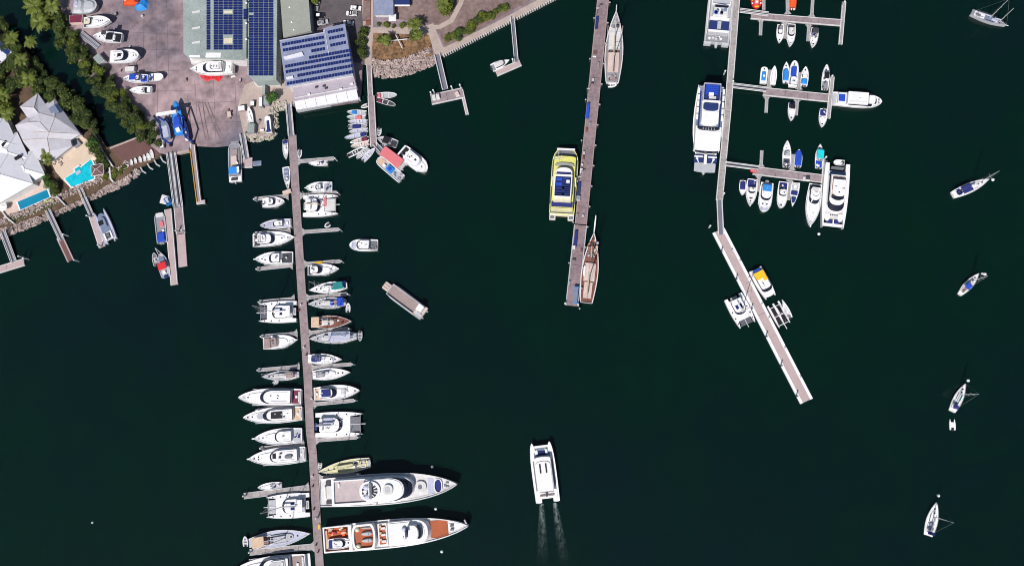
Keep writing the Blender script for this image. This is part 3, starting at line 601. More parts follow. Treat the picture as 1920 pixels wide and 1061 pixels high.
# houses with hip roofs
def hip(q, o, cx, cy, a, b, ang, ze, hh, m='houseroof', wall='wallwhite'):
    """a, b: metres along / across; ridge along the longer side"""
    c = P(cx, cy, ze+hh*.5)-o; A, B = a/2, b/2
    rl = max(.02, A-B) if A >= B else .02; rb = .02 if A >= B else B-A
    ca, sa = math.cos(ang), math.sin(ang)
    def t(x, y, z): return (c.x+x*ca-y*sa, c.y+x*sa+y*ca, z)
    bt = [t(-A, -B, ze), t(A, -B, ze), t(A, B, ze), t(-A, B, ze)]; tp = [t(-rl, -rb, ze+hh), t(rl, -rb, ze+hh), t(rl, rb, ze+hh), t(-rl, rb, ze+hh)]
    r = MB().ring_prism(bt, tp, base=True).build('roof', m, q)
    k = MB(); up = Vector((0, 0, .07))
    for x, y in zip(bt, tp): k.tube(Vector(x)+up, Vector(y)+up, .11, n=4)
    k.tube(Vector(tp[0])+up, Vector(tp[1 if A >= B else 3])+up, .13, n=4); k.build('ridge_cap', 'offwhite', r)
    g = MB()
    for i in range(4): g.tube(Vector(bt[i])+Vector((0, 0, -.05)), Vector(bt[(i+1) % 4])+Vector((0, 0, -.05)), .12, n=4)
    g.build('gutter', 'offwhite', r)
    MB().box(c.x, c.y, .5, ze-.02, a-1.2, b-1.2, ang).build('wall', wall, q)
ANG = math.atan2(25, 34)
h1 = P(90, 240, 0); q1 = thing('house', 'large pale grey hip roofed house between creek and turquoise pool', 'house', h1)
RP = dict(o1=(37, 200, 5), o2=(71, 175, 5), o3=(85, 195, 5.2), o4=(102, 183.5, 5), o5=(120.6, 211, 5), o6=(151, 251.5, 5), o7=(132, 262.7, 5.2), o8=(134.8, 274, 5), o9=(94.3, 305, 5), o10=(70, 299, 5), o11=(40.5, 262.7, 5), o12=(28.3, 235.4, 5), o13=(51, 220.3, 5.2),
          r1=(64, 202.4, 7.3), r2=(72, 212, 6.9), w1=(51.8, 229.7, 6.6), w2=(74.5, 228.8, 7.5), w3=(62.2, 246.7, 6.3), M=(92.4, 248.6, 8.2), s0=(88.6, 260, 7.7), s1=(93, 284, 7.2), e1=(102.7, 220.3, 7.6))
RPv = {k: P(*v)-h1 for k, v in RP.items()}
for f in ['o1 r1 o2', 'o2 r1 r2 o3', 'o1 o13 r2 r1', 'o13 w1 w2 r2', 'o12 w1 o13', 'w1 w3 M w2', 'o12 w3 w1', 'o12 o11 w3', 'w3 o11 s0 M', 'r2 e1 o3', 'r2 w2 M e1', 'o3 e1 o4', 'o4 e1 o5', 'e1 M o6 o5', 'M s0 o7 o6', 'o11 o10 s1 s0', 'o10 o9 s1', 's0 s1 o9 o8 o7']:
    ks = f.split(); top = [RPv[k] for k in ks]
    if sum(a.x*b.y-b.x*a.y for a, b in zip(top, top[1:]+top[:1])) < 0: top.reverse()
    MB().ring_prism([(p.x, p.y, p.z-.25) for p in top], top, base=True).build('roof_plane', 'houseroof', q1)
M = MB(); up = Vector((0, 0, .06))
for f in ['o2 r1', 'r1 r2', 'r2 e1', 'o4 e1', 'e1 M', 'M s0', 's0 s1', 's1 o9', 's1 o10', 'w1 w2', 'w2 M', 's0 o7', 'M o6', 'o1 r1', 'w3 M', 'o11 s0']:
    a, b_ = f.split(); M.tube(RPv[a]+up, RPv[b_]+up, .1, n=4)
M.build('ridge_cap', 'paving', q1)
wl = [P(RP[k][0], RP[k][1], 4.8)-h1 for k in ['o1', 'o2', 'o3', 'o4', 'o5', 'o6', 'o7', 'o8', 'o9', 'o10', 'o11', 'o12', 'o13']]; cc = sum(wl, Vector())/len(wl); wl = [p+(cc-p)*.06 for p in wl][::-1]
MB().ring_prism([(p.x, p.y, .5) for p in wl], [(p.x, p.y, 4.75) for p in wl]).build('wall', 'wallwhite', q1)
p = P(101, 207, 6.9)-h1; MB().box(p.x, p.y, 6.2, 6.95, 3.0, 4.2, ANG).build('skylight', 'bluegrey', q1)
poly_px('side_verandah', [(118, 212), (124, 210), (152, 250), (147, 254)], 2.5, 3.6, 'midgrey', q1, org=h1)
poly_px('terrace_screen', [(131, 266), (143, 260), (152, 270), (142, 278)], 2.2, 2.6, 'grey', q1, org=h1)
h2 = P(35, 300, 0); q2 = thing('house', 'bright white hip roofed house by the narrow blue lap pool', 'house', h2)
for cx, cy, a, b, z, hh in [(-4, 256, 11, 15, 6.0, 2.4), (17, 284, 11.5, 13, 5.6, 2.0), (48, 315, 11, 12.5, 5.0, 2.0), (4, 325, 18, 20, 6.2, 3.0), (-8, 350, 16, 14, 5, 1.6)]:
    hip(q2, h2, cx, cy, a, b, ANG-.12, z, hh, 'whiteroof')
for pts in ([(2, 271), (10, 263), (12, 266), (4, 275)], [(26, 296), (35, 290), (37, 293), (28, 300)]): poly_px('roof_window', pts, 5.2, 7.6, 'black', q2, org=h2)
poly_px('pergola', [(0, 375), (30, 350), (42, 358), (8, 382)], 2.6, 2.9, 'pinkdeck', q2, org=h2)
h3 = P(0, 90, 0); q3 = thing('house', 'corner of a blue and white roofed house at the left edge', 'house', h3)
poly_px('wall', [(-60, 90), (-10, 70), (18, 98), (-6, 124), (-60, 150)], 0, 5.2, 'wallwhite', q3, org=h3)
poly_px('roof', [(-62, 80), (-10, 68), (0, 77), (22, 98), (-8, 128), (-62, 155)], 5.21, 5.7, 'whiteroof', q3, org=h3)
poly_px('blue_roof', [(-30, 80), (0, 78.5), (19, 97), (13, 104), (-4, 90), (-30, 95)], 5.71, 5.95, 'seatblue', q3, org=h3)
# pool terraces
def pool(label, terr, basin, water, tm='beige', hz=.45):
    c = P(*terr[0], 0); q = thing('swimming_pool', label, 'swimming pool', (c.x, c.y, 0))
    poly_px('terrace', terr, .5, ZL+.06, tm, q, org=c); poly_px('coping', basin, .6, ZL+hz, 'white', q, org=c)
    poly_px('pool_water', basin, .7, ZL+hz+.02, water, q, ins=.55, org=c); return q, c
q, c = pool('bright turquoise angular swimming pool on a beige terrace', [(96, 303), (136, 273), (153, 256), (163, 262), (172, 280), (180, 300), (184, 314), (176, 340), (134, 354), (117, 337), (104, 322)],
            [(119, 336), (139.5, 322), (137, 317), (148, 309), (151, 312), (172, 297), (181, 315), (178, 336), (133, 353)], 'pool')
poly_px('pool_steps', [(141, 324), (149, 318), (152, 323), (144, 329)], .7, ZL+.5, 'paleblue', q, org=c)
for x, y, a in [(113, 305, .4), (116, 309, 1.0)]: p = P(x, y, ZL)-c; MB().box(p.x, p.y, ZL, ZL+.5, 1.2, .6, a).build('lounger', 'taupe', q)
q = thing('garden_hut', 'small brown hip roofed hut at the corner of the turquoise pool', 'hut', P(181, 319, 0)); 
hip(q, q.location, 181, 318, 5.2, 4.6, .12, 3.9, .9, 'browndeck')
q, c = pool('narrow dark blue lap pool on the lower house terrace', [(0, 380), (34, 350), (78, 326), (84, 333), (105, 362), (104, 371), (12, 405), (4, 395)], [(30, 379), (90, 354), (95.5, 369), (36.5, 395)], 'poolteal', 'pinkdeck')
q = thing('kayak', 'lime green kayak lying beside the dark blue lap pool', 'kayak', P(91, 376.5, ZL), .3); b2 = MB()
b2.ring_prism([(-1.9, 0, .05), (-.8, -.5, 0), (.8, -.5, 0), (1.9, 0, .05), (.8, .5, 0), (-.8, .5, 0)], [(-2, 0, .4), (-.8, -.55, .35), (.8, -.55, .35), (2, 0, .4), (.8, .55, .35), (-.8, .55, .35)]); b2.build('hull', 'lime', q); MB().box(0, 0, .35, .42, 1.1, .5).build('cockpit', 'leafolive', q)
q = thing('garden_umbrella', 'round white garden umbrella on the lower house terrace', 'umbrella', P(12, 390, ZL)); M = MB(); n = 8
M.ring_prism([(2.1*math.cos(2*PI*i/n), 2.1*math.sin(2*PI*i/n), 2.3) for i in range(n)], [(.1*math.cos(2*PI*i/n), .1*math.sin(2*PI*i/n), 3.0) for i in range(n)], base=True); M.build('umbrella_canopy', 'white', q); MB().tube((0, 0, 0), (0, 0, 2.5), .06).build('pole', 'steel', q)
q = thing('garden_umbrella', 'pale beige umbrella among shrubs right of the turquoise pool', 'umbrella', P(183, 297, ZL)); M = MB()
M.ring_prism([(1.7*math.cos(2*PI*i/n), 1.7*math.sin(2*PI*i/n), 2.3) for i in range(n)], [(.1*math.cos(2*PI*i/n), .1*math.sin(2*PI*i/n), 2.9) for i in range(n)], base=True); M.build('umbrella_canopy', 'beige', q); MB().tube((0, 0, 0), (0, 0, 2.5), .06).build('pole', 'steel', q)

# ---------------- vegetation ----------------
def crown_mesh(seed, r, n, m, flat=.75, leaf=.55):
    rg = random.Random(seed); M = MB(); lobes = [(rg.uniform(-.5, .5)*r, rg.uniform(-.5, .5)*r, rg.uniform(-.2, .25)*r, rg.uniform(.45, .7)*r) for _ in range(7)]
    for _ in range(n):
        x, y, z, lr = rg.choice(lobes); a = rg.random()*2*PI; ph = math.acos(rg.uniform(-.4, 1)); rr = lr*rg.uniform(.6, 1.06)
        p = Vector((x+rr*math.sin(ph)*math.cos(a), y+rr*math.sin(ph)*math.sin(a), z+rr*math.cos(ph)*flat))
        nn = (Vector((math.sin(ph)*math.cos(a), math.sin(ph)*math.sin(a), math.cos(ph)+.5))+Vector((rg.gauss(0, .45), rg.gauss(0, .45), rg.gauss(0, .3)))).normalized()
        u = nn.orthogonal().normalized(); v = nn.cross(u); s = leaf*rg.uniform(.5, 1.2); t = rg.random()*6; u, v = u*math.cos(t)+v*math.sin(t), v*math.cos(t)-u*math.sin(t)
        o = len(M.v); M.v += [tuple(p-u*s), tuple(p+v*s*.55+nn*.1), tuple(p+u*s), tuple(p-v*s*.55+nn*.1)]; M.f.append((o, o+1, o+2, o+3))
    me = M.mesh('crown', m); me.materials.append(MATS['leafdark']); me.materials.append(MATS['leafolive'])
    for p in me.polygons: p.material_index = rg.choices((0, 1, 2), (.55, .25, .2))[0]
    return me
CR = {}
for k, m in enumerate(['leafdark', 'leafmid', 'leafolive', 'leafbright']):
    for v in range(3): CR[(m, v)] = crown_mesh(10*k+v, 3.0, 900, m, leaf=.46)
TRUNK = MB().tube((0, 0, 0), (.2, .1, 2.6), .28, .14, 6).tube((.2, .1, 2.4), (1.2, .5, 4), .12, .05, 5).tube((.2, .1, 2.4), (-.8, .9, 4), .12, .05, 5).mesh('trunk', 'bark')
def tree(x, y, r, m, label, group, h=3.4, name='broadleaf_tree', cat='tree'):
    rg = random.Random(int(x*31+y)); q = thing(name, label, cat, P(x, y, ZL), rg.random()*6, group); q.location.z = ZL-.6; s = r/3.0
    link('trunk', TRUNK, q).scale = (s, s, h/3.4); o = link('crown', CR[(m, rg.randrange(3))], q, (0, 0, h)); o.scale = (s*rg.uniform(.9, 1.1), s*rg.uniform(.9, 1.1), s*rg.uniform(.8, 1.1)); return q
rg = random.Random(5)
def belt(line, n, wid, label, group, rr=(2.6, 4.2), ms=('leafdark', 'leafmid', 'leafdark', 'leafolive'), h=(2.6, 4.4), name='broadleaf_tree', cat='tree'):
    seg = list(zip(line, line[1:])); tot = sum(math.dist(a, b) for a, b in seg); k = 0
    for i in range(n):
        t = (i+.5)/n*tot
        for a, b in seg:
            if t <= math.dist(a, b): break
            t -= math.dist(a, b)
        f = t/math.dist(a, b); x, y = lerp(a, b, f); dx, dy = (b[0]-a[0])/math.dist(a, b), (b[1]-a[1])/math.dist(a, b); off = (((i % 3)-1)*.36+rg.uniform(-.12, .12))*wid
        tree(x-dy*off, y+dx*off, rg.uniform(*rr), rg.choice(ms), label.replace('#', ORD[i] if i < len(ORD) else 'last'), group, rg.uniform(*h), name, cat)
belt([(70, -15), (95, 35), (118, 62), (150, 104), (178, 140), (208, 175), (235, 208), (262, 236), (290, 268)], 28, 27, '# tree from the top in the belt between creek and boat yard', 'trees on the east bank of the creek', rr=(2.2, 3.4))
belt([(88, 8), (120, 48), (150, 88), (182, 128), (214, 163), (250, 200), (280, 240), (296, 280)], 28, 18, '# shrub from the top along the boat yard edge of the creek trees', 'shrubs along the boat yard edge', rr=(1.6, 2.6), ms=('leafmid', 'leafolive', 'leafdark'), h=(1.5, 2.6), name='shrub', cat='shrub')
belt([(-5, 52), (14, 80), (40, 120), (58, 150), (90, 165), (130, 190), (155, 215), (172, 240)], 26, 26, '# tree from the top in the belt between creek and big house', 'trees on the west bank of the creek', rr=(2.4, 3.8), ms=('leafdark', 'leafmid', 'leafdark'))
belt([(0, 130), (15, 160), (12, 200), (25, 225)], 9, 34, '# tree down in the clump left of the big grey house', 'trees left of the big grey house', rr=(2.4, 3.6), ms=('leafmid', 'leafolive', 'leafdark'))
belt([(14, 236), (30, 262), (50, 288), (66, 308), (80, 325), (98, 345), (112, 365)], 17, 8, '# green shrub down the strip between the two houses', 'shrubs between the two houses', rr=(1.5, 2.3), ms=('leafbright', 'leafmid', 'leafdark'), h=(1.6, 2.6), name='shrub', cat='shrub')
belt([(170, 262), (178, 272), (186, 285), (195, 300), (200, 315)], 7, 8, '# shrub down the bank right of the turquoise pool', 'shrubs right of the turquoise pool', rr=(1.5, 2.4), ms=('leafbright', 'leafdark'), h=(1.6, 2.8), name='shrub', cat='shrub')
belt([(838, 78), (852, 70), (868, 62), (884, 54), (898, 40), (912, 34), (928, 28), (945, 12)], 15, 8, '# bush from the left in the row along the seaside promenade', 'bushes along the promenade', rr=(1.3, 2.3), ms=('leafolive', 'leafmid', 'leafolive'), h=(1.2, 2.0), name='shrub', cat='shrub')
belt([(684, 55), (682, 72), (678, 90), (682, 110)], 5, 6, '# dark bush down the right side of the clubhouse', 'bushes beside the clubhouse', rr=(1.6, 2.5), ms=('leafdark', 'leafmid'), h=(1.5, 2.6), name='shrub', cat='shrub')
belt([(703, 48), (725, 49), (760, 50), (775, 44)], 5, 4, '# low bush from the left below the small office', 'low bushes below the small office', rr=(1.0, 1.5), ms=('leafolive', 'leafmid'), h=(.8, 1.2), name='shrub', cat='shrub')
belt([(210, 322), (222, 322), (238, 315), (196, 338)], 6, 5, '# brownish shrub on the bank below the brown deck', 'shrubs on the bank below the deck', rr=(1.0, 1.6), ms=('leafolive',), h=(.7, 1.1), name='shrub', cat='shrub')
for x, y, r, m, lb in [(511, 187, 2.9, 'leafbright', 'bright green round tree at the gangway head by the clubhouse'), (522, 145, 2.2, 'leafolive', 'yellow green tree squeezed between the two solar roofs'),
                       (836, 20, 3.2, 'leafolive', 'sparse olive tree on the corner above the seaside path'), (846, 8, 2.8, 'leafdark', 'dark tree at the top edge beside the pale footpath'), (590, 8, 2.4, 'leafolive', 'olive tree at the top edge behind the olive shed'),
                       (720, 82, 2.0, 'leafmid', 'small dark tree left of the crossed white poles'), (778, 70, 2.4, 'leafmid', 'small tree in the garden right of the crossed poles')]: tree(x, y, r, m, lb, None) if 0 else tag(tree(x, y, r, m, lb+' ', None), lb, 'tree')
def frond_mesh(seed, L=3.4):
    rg = random.Random(seed); M = MB(); n = 7
    for i in range(n):
        t0 = i/n; t1 = (i+1)/n; x0, x1 = L*t0, L*t1; z0, z1 = .9*math.sin(t0*2.2)*.9-.9*t0*t0, .9*math.sin(t1*2.2)*.9-.9*t1*t1; w0 = .75*math.sin(PI*min(1, t0*.9+.12)); w1 = .75*math.sin(PI*min(1, t1*.9+.12))
        o = len(M.v)
        for sg in (-1, 1):
            o = len(M.v); M.v += [(x0, 0, z0), (x1, 0, z1), (x1+.35, sg*w1, z1-.3*w1), (x0+.35, sg*w0, z0-.3*w0), ((x0+x1)/2, 0, (z0+z1)/2), ((x0+x1)/2+.42, sg*(w0+w1)/2*.95, (z0+z1)/2-.32*w0)]
            M.f += [(o, o+4, o+3), (o+4, o+1, o+2), (o, o+4, o+5, o+3)] if sg > 0 else [(o+3, o+4, o), (o+2, o+1, o+4), (o+3, o+5, o+4, o)]
    return M.mesh('frond', 'palmleaf')
FR = [frond_mesh(i, 2.9+.35*i) for i in range(3)]
PT = MB().tube((0, 0, 0), (.25, .1, 3.2), .22, .17, 7).tube((.25, .1, 3.2), (.3, .1, 6), .17, .14, 7).mesh('trunk', 'bark')
def palm(x, y, label, s=1.0, n=13):
    q = thing('palm_tree', label, 'palm tree', P(x, y, ZL+5), 0, 'palm trees on the shore'); q.location.z = ZL; rg = random.Random(label); o = link('trunk', PT, q)
    o.scale = (1, 1, .85)
    for k in range(n):
        f = link('frond', FR[k % 3], q, (.3, .1, 5.05)); f.rotation_euler = (rg.uniform(-.2, .2), rg.uniform(-.25, .35), 2*PI*k/n+rg.uniform(-.2, .2)); f.scale = (s, s, s)
palm(84, 292, 'palm beside the lower corner of the big grey house', .95); palm(88, 302, 'small palm in the strip between the two houses', .7)
palm(777, 46, 'palm standing in the garden edge below the office awning', 1.0); palm(722, 76, 'short palm left of the crossed white poles', .8); palm(782, 66, 'palm at the right of the brown garden by the path', .75)
palm(63, 12, 'tall palm at the top of the creek bank', 1.5, 15); palm(72, 42, 'bright palm overhanging the dark creek', 1.35, 15); palm(96, 10, 'palm behind the tarpaulin covered boat', 1.2)
palm(20, 72, 'palm behind the blue roofed corner house', 1.1); palm(38, 112, 'palm on the left creek bank', 1.0); palm(55, 78, 'palm leaning over the creek from the left bank', 1.0); palm(52, 148, 'palm just above the big grey house', 1.1)
palm(12, 215, 'palm in the clump left of the grey house', 1.1); palm(5, 180, 'palm at the left edge above the white house', 1.0); palm(830, 8, 'ragged palm beside the footpath at the top edge', .9)
# ---------------- pontoons, piers, gangways ----------------
def strip(name, label, cat, pts, wd, z1, m, seg=9, edge='offwhite', ew=.3, thick=.9, part='deck_section', group=None, gap=.1, ez=.03):
    """walkway along a pixel polyline, wd in pixels"""
    o = P(*pts[0], 0); q = thing(name, label, cat, o, 0, group)
    for a, b in zip(pts, pts[1:]):
        W = wd*pxs((a[0]+b[0])/2, (a[1]+b[1])/2, z1); A, B = P(*a, z1)-o, P(*b, z1)-o; d = B-A; ln = math.hypot(d.x, d.y); n = max(1, round(ln/seg)); an = math.atan2(d.y, d.x); nx, ny = -math.sin(an), math.cos(an)
        for i in range(n):
            c = A+d*((i+.5)/n); MB().box(0, 0, z1-thick, z1, ln/n-gap, W-2*ew, 0).build(part, m, q); ob = q.children[-1] if 0 else C.objects[-1]; ob.location = (c.x, c.y, 0); ob.rotation_euler = (0, 0, an)
        for sg in (-1, 1):
            c = (A+B)/2; off = (W/2-ew/2)*sg; MB().box(c.x+nx*off, c.y+ny*off, z1-thick, z1+ez, ln, ew, an).build('edge_beam', edge, q)
    return q
def pile(x, y, label, r=.32, h=3.4, capm='white', m='lightgrey', group='mooring piles'):
    p = P(x, y, h); q = thing('mooring_pile', label, 'pile', (p.x, p.y, 0), 0, group)
    MB().tube((0, 0, -3), (0, 0, h), r, n=9).build('shaft', m, q); MB().tube((0, 0, h), (0, 0, h+.45), r*1.25, r*.35, 9).build('pile_cap', capm, q); return q
strip('floating_pontoon', 'long mauve floating pontoon with motor boats on both sides', 'pontoon', [(548, 254), (556.5, 400), (566.5, 560), (576.5, 700), (581.5, 810), (586.5, 850), (595, 1000), (599.5, 1061), (606, 1150)], 15.2, .62, 'concrete', 11, 'taupe', .25, gap=.06)
FD = 0
def finger(root, tip, wd, label, group, pil=True, m='fingerdeck', gus=7, z=.55):
    q = strip('finger_pontoon', label, 'finger pontoon', [root, tip], wd, z, m, 6.5, 'lightgrey', .2, .7, group=group)
    o = q.location; dx, dy = tip[0]-root[0], tip[1]-root[1]; L = math.hypot(dx, dy); dx /= L; dy /= L; nx, ny = -dy, dx
    for sg in (-1, 1):
        a = (root[0]+nx*sg*wd/2, root[1]+ny*sg*wd/2)
        poly_px('corner_gusset', [(a[0]+dx*.5, a[1]+dy*.5), (a[0]+dx*gus, a[1]+dy*gus), (a[0]+nx*sg*gus*.8+dx*.5, a[1]+ny*sg*gus*.8+dy*.5)], z-.4, z-.01, 'fingerdeck', q, org=o)
    if pil: pile(tip[0]+dx*1.5, tip[1]+dy*1.5, 'white pile ending the '+label.replace('narrow pale ', ''), .3, group='piles at the finger tips')
    return q
lf = [((541, 367), (477, 373)), ((545, 433), (478, 438)), ((549, 497), (482, 504)), ((553, 560), (486, 566)), ((558, 625), (490, 630.5)), ((562, 687), (484, 693.5)), ((566, 761), (484, 768)), ((571, 832), (489, 840)), ]
for k, (a, b) in enumerate(lf): finger(a, b, 6.6, ORD[k]+' narrow pale finger on the long pontoon, left side', 'left fingers of the long pontoon')
finger((580, 914), (457, 929.5), 11, 'ninth finger on the long pontoon, left side, the wider one', 'left fingers of the long pontoon')
finger((590, 1024), (468, 1035), 11, 'lowest left finger of the long pontoon below the sailing yacht', 'left fingers of the long pontoon')
rf = [((557, 302.8), (626, 297)), ((560.5, 367), (631, 361)), ((565, 435), (635, 430)), ((569, 495), (638, 489.5)), ((573, 558), (650, 551)), ((577, 624), (652, 616)), ((582, 689), (659, 682.5)), ((587, 758), (664, 750.5)), ((591, 825.5), (669, 819.5)), ((597, 896), (669, 889))]
for k, (a, b) in enumerate(rf): finger(a, b, 6.6, ORD[k]+' narrow pale finger on the long pontoon, right side', 'right fingers of the long pontoon')
def gangway(label, a, b, wd, z0=1.6, z1=.8, m='ramp', trans=True, rails=True):
    A, B = P(*a, z0), P(*b, z1); d = B-A; L = math.hypot(d.x, d.y); q = thing('gangway', label, 'gangway', (A.x, A.y, 0), math.atan2(d.y, d.x)); W = wd*pxs(*a, 1)
    M = MB(); M.v = [(0, -W/2+.2, z0), (L, -W/2+.2, z1), (L, W/2-.2, z1), (0, W/2-.2, z0), (0, -W/2+.2, z0-.2), (L, -W/2+.2, z1-.2), (L, W/2-.2, z1-.2), (0, W/2-.2, z0-.2)]; M.f = [(0, 1, 2, 3), (7, 6, 5, 4), (0, 4, 5, 1), (3, 2, 6, 7), (1, 5, 6, 2), (0, 3, 7, 4)]; M.build('walkway', m, q)
    for sg in (-1, 1):
        M = MB(); y = sg*(W/2-.12); M.tube((0, y, z0+1), (L, y, z1+1), .15, n=4); M.tube((0, y, z0), (L, y, z1), .16, n=4); n = max(2, int(L/1.8))
        for i in range(n+1): t = i/n; M.tube((L*t, y, z0+(z1-z0)*t), (L*t, y, z0+(z1-z0)*t+1), .06, n=4)
        M.build('side_rail', 'offwhite', q)
    return q
gangway('pale railed gangway from the clubhouse corner down to the long pontoon', (541.5, 195), (547, 256), 10.5)
gangway('left one of the twin railed gangways beside the boat lift dock', (318, 288), (331, 388), 8.5)
gangway('right one of the twin railed gangways beside the boat lift dock', (326.5, 288), (340, 388), 7)
gangway('narrow railed gangway from the shore to the bottom left landing', (6, 434), (27, 490), 9)
gangway('brown railed gangway leading to the red decked pontoon', (90.5, 394), (117, 450), 8)
gangway('railed gangway from the rocks to the grey catamaran pontoon', (151, 354), (174, 406), 7.5)
gangway('short gangway from the small yard corner to a square pontoon', (455.5, 252), (463, 298), 9.5)
gangway('wide railed gangway from the path to the public landing pontoon', (820, 104), (835, 168), 11)
gangway('long thin gangway from the promenade to a small pontoon', (961, 34), (968.5, 116), 8)
gangway('gangway linking the pier to the top right berths', (1387, 21), (1440, 28), 7)
gangway('gangway linking the pier to the middle right berths', (1374, 161.5), (1436, 169), 8.5)
gangway('gangway linking the pier to the lower right berths', (1360, 308), (1421, 316), 8)
gangway('double railed bridge between right pier and slanting pontoon', (1348.5, 373), (1351.5, 440), 10.5)
gangway('short grey ramp joining the dinghy pier to the pink barge', (703, 270), (716, 284), 9, 1.4, 1.0)
# other pontoons
strip('floating_pontoon', 'bottom left landing pontoon with pale deck at the image edge', 'pontoon', [(-20, 511), (45, 491)], 13, .6, 'palepontoon', 8)
strip('floating_pontoon', 'small pontoon with red brown deck below the houses', 'pontoon', [(111.5, 444), (132, 488)], 12.5, .6, 'browndeck', 20, 'palepontoon', .5)
strip('floating_pontoon', 'slim pale pontoon beside the grey catamaran', 'pontoon', [(171.5, 404), (191, 463)], 11.5, .6, 'palepontoon', 9)
strip('floating_pontoon', 'long pale pinkish pontoon with three work boats beside it', 'pontoon', [(314.5, 392), (326.5, 534)], 13, .7, 'palepontoon', 30, 'offwhite')
strip('floating_pontoon', 'shorter mauve and pink pontoon at the foot of the twin gangways', 'pontoon', [(334, 388), (338.5, 438)], 17, .6, 'concrete', 30)
strip('floating_pontoon', 'blunt ended pale pink pontoon right of the long work boat pontoon', 'pontoon', [(338.8, 439), (343, 500)], 16, .62, 'palepontoon', 30, 'palepontoon')
strip('jetty', 'thin fixed jetty with a yellow edge beside the boat lift dock', 'jetty', [(360, 268), (372.5, 378)], 8.5, 1.5, 'taupe', 7, 'offwhite', .35)
wallseg('jetty_kerb', 'yellow guard rail along the thin jetty by the boat lift', [(356, 280), (368.5, 378)], .3, 2.0, 'ochre', 1.3, 'rail')
strip('jetty', 'short crosswise foot at the end of the thin yellow edged jetty', 'jetty', [(368, 380), (384, 378)], 6, 1.46, 'palepontoon', 9)
strip('finger_pier', 'narrow concrete pier arm left of the boat lift dock', 'pier', [(322, 289), (333, 380)], 2.6, 1.7, 'paving', 9)
strip('square_pontoon', 'square pinkish pontoon at the end of the short gangway', 'pontoon', [(454.5, 306), (473, 305)], 18, .65, 'palepontoon', 6)
strip('floating_pontoon', 'public landing pontoon with two white lockers below the garden', 'pontoon', [(808, 187), (868, 174)], 20, .65, 'concrete', 7)
strip('floating_pontoon', 'slim pale arm slanting down from the public landing', 'pontoon', [(865, 168), (876, 215)], 6, .6, 'palepontoon', 8)
strip('floating_pontoon', 'small slanting pontoon below the promenade with one white boat', 'pontoon', [(930, 138), (976, 118)], 12, .6, 'palepontoon', 9)
strip('dinghy_pier', 'mauve walkway pier with a ring of dinghies at its end', 'pier', [(690, 60), (691.5, 119), (694.5, 180)], 9.5, 1.5, 'concrete', 9)
strip('dinghy_pier', 'wider lower end of the walkway where the dinghies crowd', 'pier', [(695.5, 180), (700.5, 274)], 12.5, 1.48, 'concrete', 9)
pier = strip('timber_pier', 'long wide mauve pier with two old sailing ships alongside', 'pier', [(1140, -100), (1130.7, 0), (1109, 220), (1089, 420)], 22.5, 2.2, 'pierdeck', 8, 'taupe', .35)
strip('timber_pier', 'lower half of the wide pier ending beside the brown decked sailing ship', 'pier', [(1088.5, 422), (1072.5, 573)], 24.5, 2.15, 'pierdeck', 8, 'lightgrey', .35)
for k, t in enumerate([i/15 for i in range(16)]):
    x, y = 1130.7+(1073-1130.7)*t, 573*t
    for sg in (-1, 1):
        pile(x+sg*(12.8+t), y+(5 if sg > 0 else -4), ('%s stubby fender pile down the %s edge of the wide pier' % (ORD[k], 'right' if sg > 0 else 'left')), .28, 2.7, 'lightgrey', 'darkgrey', 'fender piles of the wide pier') if (k % 2 or sg > 0) else None
strip('concrete_pier', 'narrow straight pier with blue ferry and three berth groups', 'pier', [(1390, -100), (1381, 0), (1364.5, 210), (1349, 375)], 13, 1.9, 'fingerdeck', 10, 'offwhite')
dp = strip('floating_pontoon', 'slanting white edged pontoon with three catamarans', 'pontoon', [(1347, 432), (1512.5, 752)], 25.5, .7, 'palepontoon', 40, 'white', 1.0, ez=.12)
MATS['palepontoon'].node_tree.nodes  # same deck colour family
for k, (x, y) in enumerate([(1354, 470), (1382, 522), (1411, 578), (1438.5, 630), (1466.5, 685), (1496, 742)]): pile(x, y, ORD[k]+' black pile down the left edge of the slanting pontoon', .22, 3.2, 'midgrey', 'black', 'piles of the slanting pontoon')
for k, (x, y) in enumerate([(1373, 469), (1388, 489), (1405, 520), (1429, 570), (1442.5, 596), (1472.5, 652), (1502, 706)]): pile(x, y, ORD[k]+' small pile down the right edge of the slanting pontoon', .2, 1.6, 'white', 'grey', 'piles of the slanting pontoon')
